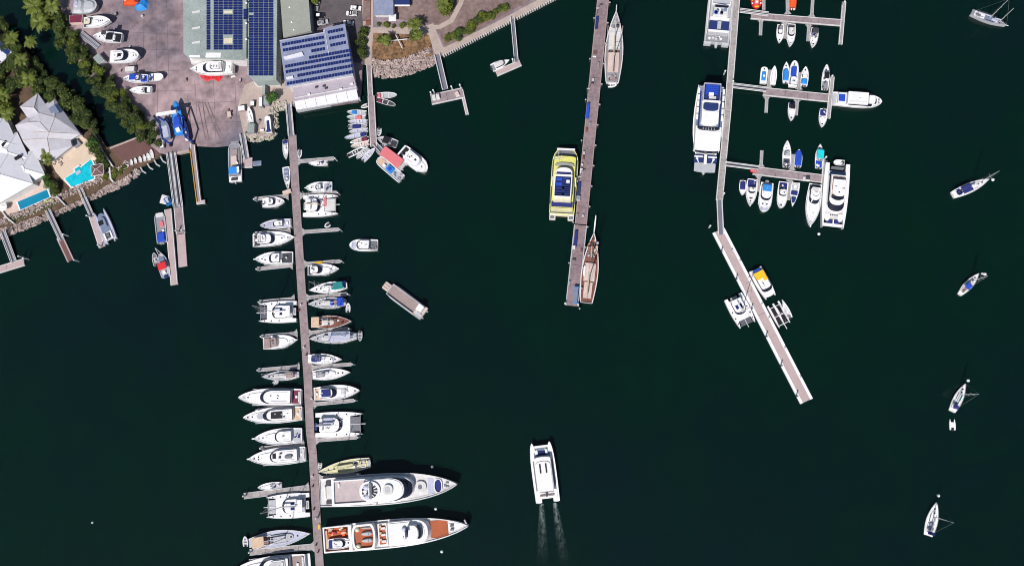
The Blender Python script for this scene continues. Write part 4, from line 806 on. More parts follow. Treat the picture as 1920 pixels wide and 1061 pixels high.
# right berth groups
strip('berth_pontoon', 'top right berth walkway with two red and orange boats above', 'pontoon', [(1408, 29.5), (1578, 43)], 13.5, .6, 'concrete', 9)
strip('berth_pontoon', 'middle right berth walkway with the long excursion boat at its end', 'pontoon', [(1431, 171.5), (1556, 184)], 16.5, .6, 'concrete', 9)
strip('berth_pontoon', 'lower right berth walkway ending at the big white catamaran', 'pontoon', [(1412, 319.5), (1541, 335)], 16.5, .6, 'concrete', 9)
fg = 'short fingers of the right berths'
for a, b, l in [((1432, 25), (1432, -20), 'leftmost upper finger of the top right berths'), ((1477, 27), (1476, -20), 'middle upper finger of the top right berths'), ((1522, 32), (1524, 0), 'rightmost upper finger of the top right berths'),
                ((1427, 37), (1426, 66), 'leftmost lower finger of the top right berths'), ((1472, 42), (1470.5, 72), 'lower finger between two white boats, top right berths'), ((1517, 46), (1515, 77), 'rightmost lower finger of the top right berths'),
                ((1441, 165), (1444, 131), 'left upper finger of the middle right berths'), ((1498, 168), (1501, 136), 'right upper finger of the middle right berths'), ((1438, 181), (1436.5, 211), 'empty lower finger of the middle right berths'), ((1495, 187), (1493, 216), 'lower finger beside a dark boat, middle right berths'),
                ((1427, 313), (1428.5, 282), 'empty upper finger of the lower right berths'), ((1485, 319), (1487, 289), 'upper finger between white and blue boats, lower right berths'), ((1423, 329), (1421, 359), 'left lower finger of the lower right berths'), ((1481, 337), (1478.5, 375), 'right lower finger of the lower right berths')]:
    finger(a, b, 6, l, fg, pil=False, gus=5, m='fingerdeck')
    tag(C.objects[-1], '', '') if 0 else None
strip('end_pontoon', 'straight cross pontoon closing the top right berths', 'pontoon', [(1583, 4), (1576, 83)], 7.5, .62, 'fingerdeck', 9)
strip('end_pontoon', 'straight cross pontoon closing the middle right berths', 'pontoon', [(1561, 144), (1553, 222)], 8, .62, 'fingerdeck', 9)
strip('end_pontoon', 'straight cross pontoon between white yacht and big catamaran', 'pontoon', [(1547.5, 300), (1540.5, 384)], 8.5, .62, 'fingerdeck', 9)
for k, (x, y, l) in enumerate([(1584, 3, 'white capped pile at the top of the top right cross pontoon'), (1561, 142, 'white capped pile at the top of the middle cross pontoon'), (1549.5, 294, 'white capped pile at the top of the lower cross pontoon'),
        (1375, 152, 'white pile beside the middle berth gangway'), (1362, 303, 'white pile beside the lower berth gangway'), (1358, 362, 'pile right of the pier above the railed bridge'), (1360, 133, 'small pile on the left edge of the right pier'), (1332, 423, 'pile at the upper left corner of the slanting pontoon'),
        (807, 173, 'left of the two piles above the public landing lockers'), (812, 169, 'right of the two piles above the public landing lockers'), (862, 159, 'white pile at the upper right of the public landing'), (846, 162, 'pile beside the foot of the public gangway'),
        (162, 404, 'white pile left of the slim catamaran pontoon'), (183, 459, 'white pile at the lower end of the catamaran pontoon'), (138, 487, 'white pile at the lower end of the red decked pontoon'), (118, 439, 'pile at the head of the red decked pontoon'), (34, 480, 'pile at the head of the bottom left landing'), (43, 483, 'second pile at the right of the bottom left landing'),
        (329, 432, 'left white pile in the notch of the mauve and pink pontoon'), (340, 431, 'right white pile in the notch of the mauve and pink pontoon'), (1060, 568, 'pile at the lower left corner of the wide pier'), (1084, 570, 'pile at the lower right corner of the wide pier'), (961, 111, 'pile at the foot of the long thin gangway'),
        (592, 971, 'white topped pile on the left edge of the long pontoon low down')]): pile(x, y, l, .3, group='mooring piles')
# ground poles across the pier deck etc
def prop(name, label, cat, x, y, a, b, z, h, m, ang=0, group=None, ins=.05, extra=None):
    p = P(x, y, z+h); q = thing(name, label, cat, (p.x, p.y, z), ang, group); MB().box(0, 0, 0, h, a, b, 0, ins).build('body', m, q)
    if extra: MB().box(0, 0, h, h+.08, a*.9, b*.9).build('lid', extra, q)
    return q
pa = math.radians(84)
prop('gangway_ramp', 'blue boarding ramp lying on the upper part of the wide pier', 'ramp', 1119, 42, 5, 1.1, 2.25, .9, 'seatblue', pa); prop('gangway_ramp', 'long blue boarding ramp beside the yellow ferry on the pier', 'ramp', 1085, 356, 6, 1.3, 2.25, .9, 'seatblue', pa)
prop('gangway_ramp', 'blue boarding ramp on the pier left of the brown decked ship', 'ramp', 1079.5, 447, 6, 1.2, 2.25, .9, 'navy', pa); prop('gangway_ramp', 'blue and white steps on the left edge of the pier midway', 'ramp', 1102, 207, 6, 1.2, 2.25, 1.1, 'royal', pa)
prop('storage_container', 'bright blue container at the foot of the wide pier', 'container', 1079.5, 552, 6.2, 1.7, 2.2, 1.6, 'sky', pa, extra='bluegrey'); prop('utility_box', 'white box below the blue ramp on the pier left edge', 'box', 1076, 463, 1.2, 1.2, 2.2, 1.2, 'white', pa, extra='offwhite')
prop('utility_box', 'dark framed white hatch box halfway down the pier left of the upper ship', 'box', 1116, 99, 2.0, 1.6, 2.2, .35, 'taupe', pa, extra='browndeck'); prop('utility_box', 'white low box just below the dark framed box on the pier', 'box', 1114.5, 106, .5, 1.4, 2.2, .5, 'white', pa)
prop('utility_box', 'white machine box on the pier above the blue ramp', 'box', 1090, 319, 1.6, 1.1, 2.2, 1.0, 'white', pa, extra='offwhite'); prop('utility_box', 'small white cabinet on the pier beside the yellow ferry bow', 'box', 1091.5, 308, .8, .8, 2.2, .8, 'offwhite', pa)
prop('utility_box', 'white box at the foot of the ferry boarding ramp on the pier', 'box', 1084.5, 371, 1.8, 1.6, 2.2, 1.1, 'offwhite', pa, extra='grey'); prop('utility_box', 'dark box in the middle of the lower pier section', 'box', 1076.5, 486, .5, 1.4, 2.2, .6, 'darkgrey', pa)
prop('locker', 'left white locker on the public landing pontoon', 'locker', 813, 182, 1.4, 1.9, .65, 1.3, 'white', .2, extra='offwhite'); prop('locker', 'right white locker on the public landing pontoon', 'locker', 820.5, 180.5, 1.4, 1.9, .65, 1.3, 'white', .2, extra='offwhite'); prop('information_board', 'white framed board at the right of the public landing', 'sign', 857, 176, 1.5, 2.0, .65, .7, 'white', .4, extra='pinkdeck')
prop('dock_steps', 'pink boarding steps on the first left finger root', 'steps', 537.5, 359.5, 3.6, 1.6, .55, .8, 'tan', .3, extra='pinkdeck'); prop('dock_cart', 'red cart on the lower right berth landing', 'cart', 1413, 320.5, 2.3, 1.0, .6, .6, 'red', -.2, extra='pinkred')
prop('dock_box', 'white dock box on the lower right berth walkway', 'box', 1508, 335, .9, 1.5, .6, .7, 'white', -.1, extra='offwhite'); prop('dock_box', 'pair of white dock lockers near the end of lower berth walkway', 'box', 1515, 334, 1.6, 1.2, .6, .9, 'offwhite', -.1, extra='darkgrey')
prop('kayak_on_dock', 'yellow kayak lying on the fourth right finger', 'kayak', 597, 491.5, 3.4, .7, .56, .4, 'gold', .09, ins=.2); prop('dock_box', 'yellow dock box at the right edge of the long pontoon low down', 'box', 598, 987, .7, 1.8, .62, .5, 'gold', -.06)
for k, (x, y) in enumerate([(585, 893), (585, 912), (587, 955), (569, 651), (573, 665), (559, 582), (583, 747), (591, 1022), (595, 1035), (563, 571)]):
    prop('power_pedestal', '%s small service post counted down the long pontoon deck' % ORD[k], 'service post', x, y, .55, .45, .62, 1.1, ('white', 'darkgrey', 'maroon')[k % 3], .1*k, 'service posts on the long pontoon')

belt([(98, 30), (118, 72), (148, 115), (176, 155), (206, 190), (232, 225), (256, 250)], 16, 8, '# low mangrove from the top along the creek edge of the eastern belt', 'low mangroves on the creek edge', rr=(1.6, 2.5), ms=('leafmid', 'leafdark', 'leafmid'), h=(1.2, 2.0), name='shrub', cat='shrub')
belt([(62, 112), (98, 155), (142, 190), (172, 225), (186, 255)], 12, 8, '# low mangrove from the top along the creek edge of the western belt', 'low mangroves on the creek edge', rr=(1.6, 2.5), ms=('leafdark', 'leafmid', 'leafdark'), h=(1.2, 2.0), name='shrub', cat='shrub')
# ---------------- boats on the long pontoon ----------------
G = 'boats moored along the long left pontoon'
b = cruiser('small white open boat with dark stern cover, upper left of the long pontoon', (534, 262), (536, 299), 10, G, 'open_boat', 'motor boat', cab=(.3, .3), trunk=False, cockpit='offwhite', aft=None, h=.8, hatches=(), cover=(.02, .2, .95, 'navy', .5), eng=1)
b.bx('console', .45, 0, .8, .8, .6, 1.4, 'white', ins=.1); b.seats(.3, 0, .5, 1.2, .6); b.s('bow_pad', .68, .88, .5, .65, .8, 'offwhite', nose=.6)
b = cruiser('slim white boat with open grey cockpit, stern up, left of the long pontoon', (535.5, 313), (540.3, 356), 13, G, 'open_boat', 'motor boat', cab=(.3, .3), trunk=False, cockpit=None, aft=None, h=.9, hatches=(), deck='white', kind='needle')
b.s('cockpit_sole', .04, .62, .68, .75, .8, 'bluegrey', nose=.3); b.seats(.2, 0, .5, 1.6, .8, 'lightgrey'); b.seats(.38, 0, .5, 1.6, .8, 'paleblue'); b.bx('console', .5, 0, .7, .9, .8, 1.5, 'white', ins=.1); b.hatch(.8, 0, .9, .6, .4)
dinghy('small white dinghy tucked above the first right finger', (562, 281), (561.2, 296), 8.5, None, tube='white', floor='grey', seatm='midgrey')
cruiser('slim white speedboat lying under the first right finger', (614, 305.7), (578, 306.4), 9.8, G, 'speedboat', 'motor boat', cab=(.42, .6), cv=.7, h1=.2, h2=.35, h=.8, cockpit='offwhite', aft='gear', eng=1, slope=.5, hatches=(), rail=False)
cruiser('white sport fishing boat with black twin outboards under first left finger', (492, 381), (534, 377.5), 19, G, 'fishing_boat', 'motor boat', cab=(.28, .62), cv=.62, cockpit='white', aft='gear', eng=2, hatches=((.78, 0),), slope=.7, over=.4)
cruiser('white game boat with dark windscreen and rods just above the crane catamaran', (623, 350), (573, 353), 19.5, G, 'game_boat', 'motor boat', cab=(.42, .62), cv=.55, cockpit='lightgrey', aft='gear', hatches=((.76, 0),), slope=.8, pulpit=.7, over=.3)
b = catamaran('white sailing catamaran with pale pink deck panel near the second right finger', (569, 387), (634, 384), 40, G, mh=19, cab=(.2, .52), mastu=.5, netu=.62, net='lightgrey', boomc='tan')
b.s('foredeck_pad', .64, .92, .52, 1.56, 1.62, 'offwhite'); b.s('foredeck_cover', .6, .68, .4, 1.6, 1.9, 'pinkred', vc=.25)
cruiser('blue tinted white cruiser above the second left finger', (546.5, 418), (488, 423.5), 17, G, 'motor_yacht', cab=(.25, .58), roof='white', deck='paleblue', cockpit='paleblue', aft='settee', hatches=((.86, 0),), slope=.9, roofhatch=0, hm='white')
cruiser('white flybridge boat with dark aft deck below the second left finger', (474, 451.5), (551, 444.5), 26, G, 'game_boat', cab=(.2, .56), cv=.7, roof='white', cockpit='darkgrey', aft='settee', fly=(.16, .36, 'white'), pulpit=.9, hatches=((.72, 0), (.86, 0)), roofhatch=2, slope=1.3)
cruiser('white game boat with dark cockpit pointing left above the third left finger', (549.5, 483), (478.5, 486.5), 23.5, G, 'game_boat', cab=(.32, .62), cv=.72, cockpit='darkgrey', aft='chair', hatches=((.8, 0), (.72, .2)), pulpit=1.1, slope=1.2, h=1.4)
cruiser('white flybridge boat beside the yellow kayak on the right side', (577, 507.3), (635, 503.8), 20.5, G, 'game_boat', cab=(.12, .5), cv=.7, cockpit='darkgrey', aft=None, hatches=((.76, 0),), pulpit=.7, slope=1.6, h1=.8, h2=.5)
sailboat('white sailing yacht with teal canvas cover on the right side', (651, 535), (580, 544.5), 20, G, mh=17, canopy=(.08, .32, .66, 'teal'), dodger='teal', cockpit='teal', cover='offwhite', solar=(.02, 3), mastu=.6, mizzen=None, sprit=.03, h=1.3)
sailboat('sailing yacht with bright blue bimini under the fifth right finger', (648.5, 566.5), (578, 570.3), 20, G, mh=17, canopy=(.02, .2, .75, 'royal'), dodger='royal', deck='lightgrey', coachm='offwhite', cover='offwhite', sprit=.02, h=1.2)
dinghy('white dinghy tied behind the yacht with bright blue bimini', (652, 585), (653, 568), 9, None, tube='white', floor='lightgrey', eng=1)
b = sailboat('classic timber decked yacht with tan awning, stern to the long pontoon', (584, 605.5), (659, 602), 23, G, mh=15, deck='brownwood', coachm='offwhite', canopy=(.04, .24, .8, 'tan'), cockpit='brownwood', cover='tan', sprit=.02, coach=(.28, .58), mastu=.62, h=1.3)
b.hatch(.45, .3, 1.7, .8, .5); b.hatch(.45, -.25, 1.7, .8, .5); b.bx('deck_box', .68, .15, .9, .7, 1.2, 1.6, 'offwhite'); b.bx('deck_box', .76, -.2, .7, .5, 1.2, 1.5, 'maroon')
b = sailboat('large ketch under a pale grey boom awning by the sixth right finger', (669, 630), (580.5, 635.5), 22, G, mh=19, deck='lightgrey', coachm='offwhite', cockpit='grey', cover='paleblue', canopy=None, mizzen=.2, mastu=.7, h=1.4, hatches=(.82,))
b.canopy(.1, .56, .78, 1.4, 3.4, 'paleblue', name='boom_awning'); b.s('awning_shade_strip', .12, .5, .22, 3.53, 3.58, 'bluegrey', vc=-.42)
for v in (.2, -.4): b.s('davit_beam', -.06, .04, .03, 1.9, 2.0, 'steel', vc=v)
dinghy('grey inflatable hung across the stern of the grey awning ketch', (675, 621), (675, 639), 9, None, tube='lightgrey', floor='midgrey', z=.9)
sailboat('white sailing yacht with royal blue cockpit cover, stern at the pontoon', (577.5, 672.6), (641, 673.5), 19, G, mh=15, canopy=(.16, .34, .62, 'seatblue'), dodger='navy', cover='navy', cockpit='paleblue', mastu=.5, kind='sailwide', sprit=.02)
b = catamaran('white sailing catamaran with grey nets between the fourth and fifth left fingers', (556.5, 584), (486, 586.5), 38, G, mh=19, cab=(.25, .64), mastu=.6, solar=2, netu=.78, cockpit='lightgrey')
cruiser('white cruiser with two taupe canvas covers under the fifth left finger', (493.5, 644), (556, 637), 24, G, 'cabin_cruiser', 'motor boat', cab=(.27, .5), cv=.74, cockpit='taupe', aft=None, roof='taupe', hatches=((.72, 0),), pulpit=1.0, slope=.8, cover=(.02, .25, .78, 'taupe', .6), glass='taupe')
sailboat('weathered ketch with deck clutter under the sixth left finger', (560.5, 702), (491, 706.5), 17.5, G, mh=16, kind='double' if 0 else 'sail', deck='lightgrey', coachm='offwhite', cockpit='maroon', cover='grey', mizzen=.15, canopy=(.1, .3, .6, 'taupe'), arch=False)
dinghy('pale grey inflatable floating beside the weathered ketch', (511, 720), (522, 714), 8, None, tube='lightgrey', floor='lightgrey', eng=0)
sailboat('plain white sailing yacht under the seventh right finger', (586, 703.3), (657, 697.5), 20.5, G, mh=17, kind='sailwide', cover='grey', cockpit='lightgrey', dodger='grey', mastu=.42, coach=(.3, .62), h=1.2)
cruiser('long white motor yacht with maroon aft deck, topmost of the lower left four', (566, 743.6), (449, 745), 30, G, 'motor_yacht', cab=(.14, .64), cv=.78, h=1.9, cockpit='maroon', aft='settee', hatches=((.84, 0),), h1=1.2, h2=.9, slope=1.8, roofhatch=3, trunk=True, tail=0, over=0, kind='ship')
cruiser('white motor yacht with black sunroof and tan aft deck', (567.5, 774.5), (457.5, 782.5), 28, G, 'motor_yacht', cab=(.14, .66), cv=.7, h=1.7, cockpit='tan', aft='settee', hatches=((.92, 0), (.84, 0)), h1=.9, h2=.9, slope=2.0, forepad=(.66, .76, 'lightgrey'), kind='motor', roofpanel=(.3, .5, .42, 'black'))
b = C.objects[-1].parent
def on_last(fn): fn
cruiser('white motor yacht with navy roof panel above the eighth right finger', (589, 739), (675, 731.5), 26, G, 'motor_yacht', cab=(.14, .52), cv=.68, h=1.6, cockpit='tan', aft='settee', hatches=((.9, 0),), h1=.8, h2=.8, slope=1.5, canopy=(.2, .4, .5, 'navy'), forepad=(.6, .72, 'offwhite'))
b = catamaran('big white power catamaran with curved roof and black emblem', (592, 797), (681, 794), 44, G, mh=0, cab=(.12, .58), netu=.74, net='midgrey', cockpit='seatblue', name='sailing_catamaran', dink=False)
b.mast(.4, 20, .32, 'paleblue', z0=3.0, bw=.9, ends=(.1, .95)); zt = b.ztop
for (u0, v0, u1, v1) in [(.24, -.22, .28, -.22), (.27, -.3, .285, -.16), (.285, -.16, .31, -.3), (.31, -.3, .325, -.14)]:
    MB().tube((b.X(u0), b.Y(v0), zt+.03), (b.X(u1), b.Y(v1), zt+.03), .11, n=4).build('roof_emblem', 'black', b.cab)
b.s('roof_awning', .13, .4, .26, zt+.2, zt+.28, 'paleblue', vc=.28); b.s('boarding_platform', -.03, .03, .3, .6, .8, 'seatblue', vc=-.1)
cruiser('plain white game boat pointing left above the eighth left finger', (567, 815), (478, 822), 28, G, 'game_boat', cab=(.2, .56), cv=.68, h=1.5, cockpit='lightgrey', aft='gear', hatches=((.82, 0),), h1=1.0, h2=.5, slope=.9, pulpit=1.6, kind='motor')
b = cruiser('white flybridge yacht with black roof hatches under the eighth left finger', (573.5, 850.7), (468, 860), 30, G, 'motor_yacht', cab=(.12, .62), cv=.74, h=1.7, cockpit='lightgrey', aft='settee', hatches=((.9, 0), (.82, .14), (.82, -.14)), h1=.9, h2=.7, slope=1.0, pulpit=1.4, roofhatch=0)
for i in range(3):
    for j in range(3): b.hatch(.5+.02*i, .1-.2*j, b.ztop, .55, .7, 'black', par=b.cab)
b.s('roof_tender_cover', .2, .34, .22, b.ztop, b.ztop+.6, 'midgrey', nose=.4, vc=.1, ins=.2)
b.bx('roof_unit', .4, -.3, 1.0, .4, b.ztop, b.ztop+.3, 'black'); b.bx('roof_unit', .42, .1, .8, .8, b.ztop, b.ztop+.4, 'darkgrey')
# yellow decked yacht
b = sailboat('cream decked classic yacht with bow at the pontoon above the superyachts', (694, 866.5), (597, 884), 23, None, mh=20, deck='cream', coachm='cream', cockpit='ivory', cover='ivory', mastu=.62, mizzen=.22, h=1.4, coach=(.3, .72), kind='sailwide', sprit=.03)
b.bx('deck_equipment', .28, -.1, 1.6, 1.4, 1.5, 2.0, 'darkgrey'); b.bx('deck_equipment', .3, .2, 1.0, .8, 1.5, 2.1, 'white'); b.s('stern_cover', -.02, .05, .5, 1.3, 1.6, 'lightgrey', tail=.6)
dinghy('small white dinghy hanging near the bow of the cream yacht', (600, 867), (599, 881), 8.5, None, tube='offwhite', floor='ivory', eng=0)
cruiser('small white half cabin boat above the ninth left finger', (527.5, 909.3), (483, 913.8), 13.5, G, 'runabout', 'motor boat', cab=(.36, .5), cv=.7, h=.9, h1=.15, h2=.3, slope=.5, cockpit='lightgrey', aft='gear', hatches=((.72, 0),), rail=False)
catamaran('white sailing catamaran moored under the ninth left finger', (581, 945.5), (500, 950.5), 42, G, mh=20, cab=(.22, .62), mastu=.6, solar=2, net='lightgrey', netu=.78, cockpit='lightgrey', boomc='lightgrey')
b = sailboat('big blue grey sailing yacht with tan stern awning, bottom left', (468, 1017.5), (582, 999.5), 29, G, mh=24, deck='paleblue', coachm='lightgrey', cover='paleblue', canopy=(.08, .28, .62, 'tan'), mastu=.6, h=1.6, hatches=(.8, .7, .6), sprit=.03)
for i in range(4):
    for j in range(2): b.hatch(.34+.05*j+.0, -.3+.18*i, 2.0, .9, .4, 'glass')
dinghy('white inflatable carried across the stern of the big blue grey yacht', (460, 1024), (459, 1005), 10, None, tube='white', floor='grey', z=1.0, eng=0)
cruiser('large motor yacht cut off by the bottom image edge', (574, 1055), (437, 1071), 38, G, 'motor_yacht', cab=(.2, .62), cv=.78, h=2.0, cockpit='taupe', aft='settee', hatches=((.84, 0),), h1=1.2, h2=1.0, slope=2.2, fly=(.24, .46, 'lightgrey'), plat=1.5)
# ---------------- superyachts ----------------
b = Boat('superyacht', 'largest white superyacht with round spoked roof ring and taupe aft deck', 'superyacht', (600, 924), (857, 907.5), 54, None, zr=3.5)
b.hull('ship', 3.4, 'white', 'offwhite', dk=.5, g=.3, sh=.25); L = b.L; z = 3.0
b.s('stern_platform', -.02, .03, .8, .6, .9, 'white')
for v in (.62, -.62): b.s('stern_stairs', .02, .09, .16, 1.0, 3.2, 'midgrey', vc=v, ins=.3, insr=1.2); b.bx('stair_opening', .07, v, 2.6, 1.4, 3.0, 3.45, 'darkgrey')
b.s('aft_lounge', .045, .1, .42, 2.9, 3.5, 'offwhite'); b.s('aft_sofa', .03, .045, .4, 2.9, 3.9, 'white')
t1 = b.s('main_deckhouse', .11, .7, .82, z, 5.4, 'white', nose=.22, ins=.15, insf=1.2)
b.s('sliding_door_glass', .105, .115, .62, 3.1, 5.2, 'glass', par=t1)
b.s('side_glass', .13, .66, .84, 4.0, 4.9, 'glass', nose=.2, par=t1, ins=.1)
t2 = b.s('upper_deck', .1, .69, .86, 5.4, 5.9, 'white', nose=.25, ins=.05)
b.s('sundeck_sole', .125, .38, .68, 5.9, 5.94, 'lilacdeck', ins=.02, par=t2); b.ring('sundeck_rim', .115, .4, .76, 5.9, 6.6, 'white', t=.4, par=t2)
b.s('bench', .15, .165, .14, 5.94, 6.5, 'white', vc=.45, par=t2)
t3 = b.s('bridge_deckhouse', .36, .645, .74, 5.9, 8.0, 'white', nose=.42, ins=.15, insf=.5)
b.s('bridge_windows', .45, .66, .74, 6.9, 7.75, 'glass', nose=.55, ins=.35, insf=2.2, par=t3); b.s('bridge_roof', .37, .628, .7, 8.0, 8.2, 'white', nose=.5, ins=.1, par=t3)
b.s('sloping_screen', .6, .69, .62, 5.9, 6.4, 'glass', nose=.9, ins=.5, insf=1.2)
b.ring('roof_ring', .3+.02, .47+.0, .62, 8.3, 8.8, 'white', t=.9, nose=.5, tail=.5, ns=1.0)
b.s('roof_well', .335, .455, .5, 8.22, 8.26, 'darkgrey', nose=.5, tail=.5, ins=.02)
M = MB()
for k in range(12): a = 2*PI*k/12; cx = b.X(.395); M.tube((cx+1.6*math.cos(a), 1.6*math.sin(a), 8.5), (cx+L*.07*math.cos(a), b.Y(.52)*math.sin(a), 8.55), .22, n=4)
M.build('roof_spokes', 'white', b.root)
b.dome(.37, .26, 8.3, 1.2, 'paleblue', 'satellite_dome'); b.dome(.375, -.34, 8.3, 1.2, 'paleblue', 'satellite_dome'); b.dome(.36, 0, 8.3, .8, 'white', 'satellite_dome')
b.s('mast_arch', .385, .41, .55, 8.3, 10.6, 'white', ins=.5, insr=1.0); b.bx('radar_bar', .4, 0, .4, 2.6, 10.8, 11.0, 'white')
b.s('sundeck_bar', .49, .56, .34, 8.2, 8.9, 'offwhite', nose=.5, tail=.4); b.s('sundeck_pool', .505, .54, .2, 8.9, 8.95, 'lightgrey', nose=.5, tail=.4); b.s('side_raft', .4, .43, .1, 5.9, 7.0, 'offwhite', vc=-.84); 
b.s('foredeck_lounge', .7, .78, .36, 3.2, 4.1, 'offwhite', nose=.5, tail=.4); b.s('jacuzzi', .72, .75, .16, 4.1, 4.15, 'midgrey', nose=.5, tail=.5)
b.s('foredeck_sole', .79, .835, .5, 3.5, 3.55, 'paleblue'); b.ring('tender_well_rim', .835, .895, .46, 3.6, 4.2, 'white', t=.3, nose=.5, tail=.5); b.s('tender_well', .842, .888, .38, 3.6, 3.7, 'navy', nose=.5, tail=.5)
b.bx('windlass', .93, .12, 1.1, .5, 3.5, 4.3, 'steel'); b.bx('windlass', .93, -.12, 1.1, .5, 3.5, 4.3, 'steel'); b.hatch(.915, 0, 3.75, .9, .9, 'midgrey'); b.rail(.6, .97, 1.0, .05)
for k in range(6): b.s('side_rail_post', .14+.09*k, .142+.09*k, .015, 5.9, 6.6, 'steel', vc=.84)
b = Boat('superyacht', 'white superyacht with orange brown teak decks at the bottom', 'superyacht', (605.5, 1012.5), (878, 985.5), 49, None, zr=3.5)
b.hull('ship', 3.2, 'white', 'offwhite', dk=.5, g=.35, sh=.25); b.k = HK['ship']
b.s('aft_sole', .01, .2, .84, 2.6, 2.76, 'redteak'); b.ring('aft_bulwark', .005, .19, .9, 2.7, 3.9, 'white', t=.5); b.bx('aft_sofa', .02, 0, 1.2, 6.5, 2.7, 3.2, 'tan'); rg = random.Random(3)
for k in range(14): b.bx('deck_furniture', rg.uniform(.05, .16), rg.uniform(.1, .75), rg.uniform(.8, 1.8), rg.uniform(.4, .9), 2.75, 2.75+rg.uniform(.4, 1.0), rg.choice(['orange', 'redteak', 'maroon', 'tan']), ang=rg.uniform(-.5, .5))
b.s('deck_crane', .19, .205, .9, 2.7, 4.2, 'white')
t1 = b.s('boat_deck', .215, .375, .9, 2.7, 5.0, 'white', nose=.12, tail=.12, ins=.1); b.ring('boat_deck_rim', .215, .375, .88, 5.0, 5.9, 'white', t=.7, nose=.18, tail=.18, par=t1); b.s('boat_deck_sole', .232, .36, .74, 5.0, 5.05, 'redteak', nose=.1, tail=.1, par=t1)
for v in (.55, -.58): b.dome(.253, v, 5.1, .95, 'ivory', 'deck_umbrella')
for v in (.22, -.25, .62): b.s('covered_tender', .275, .355, .16 if v != .62 else .08, 5.1, 6.1, 'lightgrey', vc=v, nose=.3, tail=.75, ins=.35, ns=1)
t2 = b.s('aft_terrace', .385, .45, .8, 2.7, 4.2, 'white', ins=.1); b.s('terrace_sole', .395, .44, .66, 4.2, 4.25, 'redteak', par=t2)
for v in (.45, -.45, 0): b.bx('terrace_sofa', .425, v, 1.6, .8, 4.25, 4.8, 'offwhite'); b.bx('terrace_table', .405, v+.12, .9, .9, 4.25, 4.8, 'tan')
t3 = b.s('deckhouse', .46, .755, .86, 2.7, 5.6, 'white', nose=.3, ins=.2, insf=1.2); b.s('bridge_glass', .5, .735, .76, 4.4, 5.2, 'glass', nose=.3, ins=.3, insf=1.4, par=t3)
b.s('deckhouse_roof', .465, .71, .74, 5.6, 5.85, 'white', nose=.35, par=t3); b.s('bridge_house', .6, .69, .56, 5.85, 7.4, 'white', nose=.5, ins=.3, insf=1.0); b.s('bridge_windscreen', .66, .7, .5, 6.2, 7.0, 'glass', nose=.9, ins=.3)
b.s('radar_mast', .585, .6, .3, 5.85, 10.4, 'bluegrey', ins=.7); b.bx('radar_bar', .595, 0, .4, 2.4, 10.5, 10.7, 'white'); b.dome(.575, .3, 5.9, 1.0, 'paleblue', 'satellite_dome'); b.dome(.575, -.3, 5.9, .8, 'paleblue', 'satellite_dome')
b.s('foredeck_sole', .74, .865, .6, 3.22, 3.4, 'redteak', insf=.3); b.s('side_deck', .46, .58, .03, 2.7, 2.95, 'redteak', vc=-.89)
b.s('bow_deck', .865, .97, .3, 3.4, 3.5, 'white', nose=.8, ns=1); b.bx('windlass', .89, .13, 1.2, .6, 3.5, 4.2, 'midgrey'); b.bx('windlass', .89, -.13, 1.2, .6, 3.5, 4.2, 'midgrey'); b.bx('anchor', .985, .25, .5, 2.2, 3.0, 3.6, 'lightgrey', ang=.4); b.rail(.6, .97, 1.0, .05)
cruiser('white tender boat stowed on the teak aft deck of the superyacht', (615, 1020), (663, 1016), 19, None, 'yacht_tender', 'motor boat', cab=(.2, .7), cv=.72, h=1.0, h1=.5, h2=.6, slope=.9, cockpit='navy', aft=None, hatches=((.8, 0),), z=2.9, rail=False, zr=1)
# ---------------- middle water ----------------
b = cruiser('white motor boat with grey foredeck drifting right of the long pontoon', (708, 459.7), (655, 459.5), 21.5, None, 'work_boat', 'motor boat', cab=(.28, .74), cv=.8, h=1.0, h1=.9, h2=.6, slope=.8, kind='rib', cockpit='midgrey', aft='gear', eng=3, trunk=False, hatches=(), roofhatch=0, rail=False)
b.s('foredeck_pad', .76, .93, .62, .9, .98, 'paleblue', nose=.4); b.hatch(.62, .35, b.ztop, .5, .4, 'midgrey'); b.hatch(.62, -.35, b.ztop, .5, .4, 'midgrey')
b = Boat('landing_barge', 'pinkish flat deck landing barge with a bow ramp, white wheelhouse aft', 'barge', (795, 589), (729, 540), 26, None)
b.hull('scow', 1.3, 'lightgrey', 'pinkdeck', dk=.25, g=.3, sh=.05); b.s('bow_ramp', .97, 1.14, .55, .5, 1.2, 'pinkdeck', insf=.1); b.s('ramp_groove', .99, 1.12, .08, 1.21, 1.24, 'taupe', vc=.2); b.s('ramp_groove', .99, 1.12, .08, 1.21, 1.24, 'taupe', vc=-.2)
b.ring('cargo_rail', .2, .96, .86, 1.05, 1.9, 'lightgrey', t=.25); b.s('cargo_deck', .22, .95, .76, 1.06, 1.12, 'taupe'); b.s('wheelhouse', .05, .2, .5, 1.05, 3.6, 'white', vc=-.36, ins=.1); b.s('wheelhouse_windows', .06, .205, .48, 2.4, 3.1, 'glass', vc=-.36)
b.s('engine_deck', .02, .16, .3, 1.1, 1.5, 'lightgrey', vc=.5); b.outboards(2, 'lightgrey', sp=3)
b = Boat('passenger_catamaran', 'white passenger catamaran under way with a faint double wake', 'ferry', (1027.5, 941), (1013, 829), 44, None, zr=2.5)
for v in (-.72, .72): b.hull('rib', 2.4, 'white', 'white', vc=v, hw=.28, dk=.1, g=.15, sh=.15)
b.s('main_deck', .06, .95, .84, 1.4, 2.5, 'white', ins=.05); b.s('foredeck', .76, .91, .66, 2.5, 2.55, 'bluegrey'); t = b.s('saloon', .2, .78, .7, 2.5, 4.9, 'white', nose=.06, ins=.15, insf=.4)
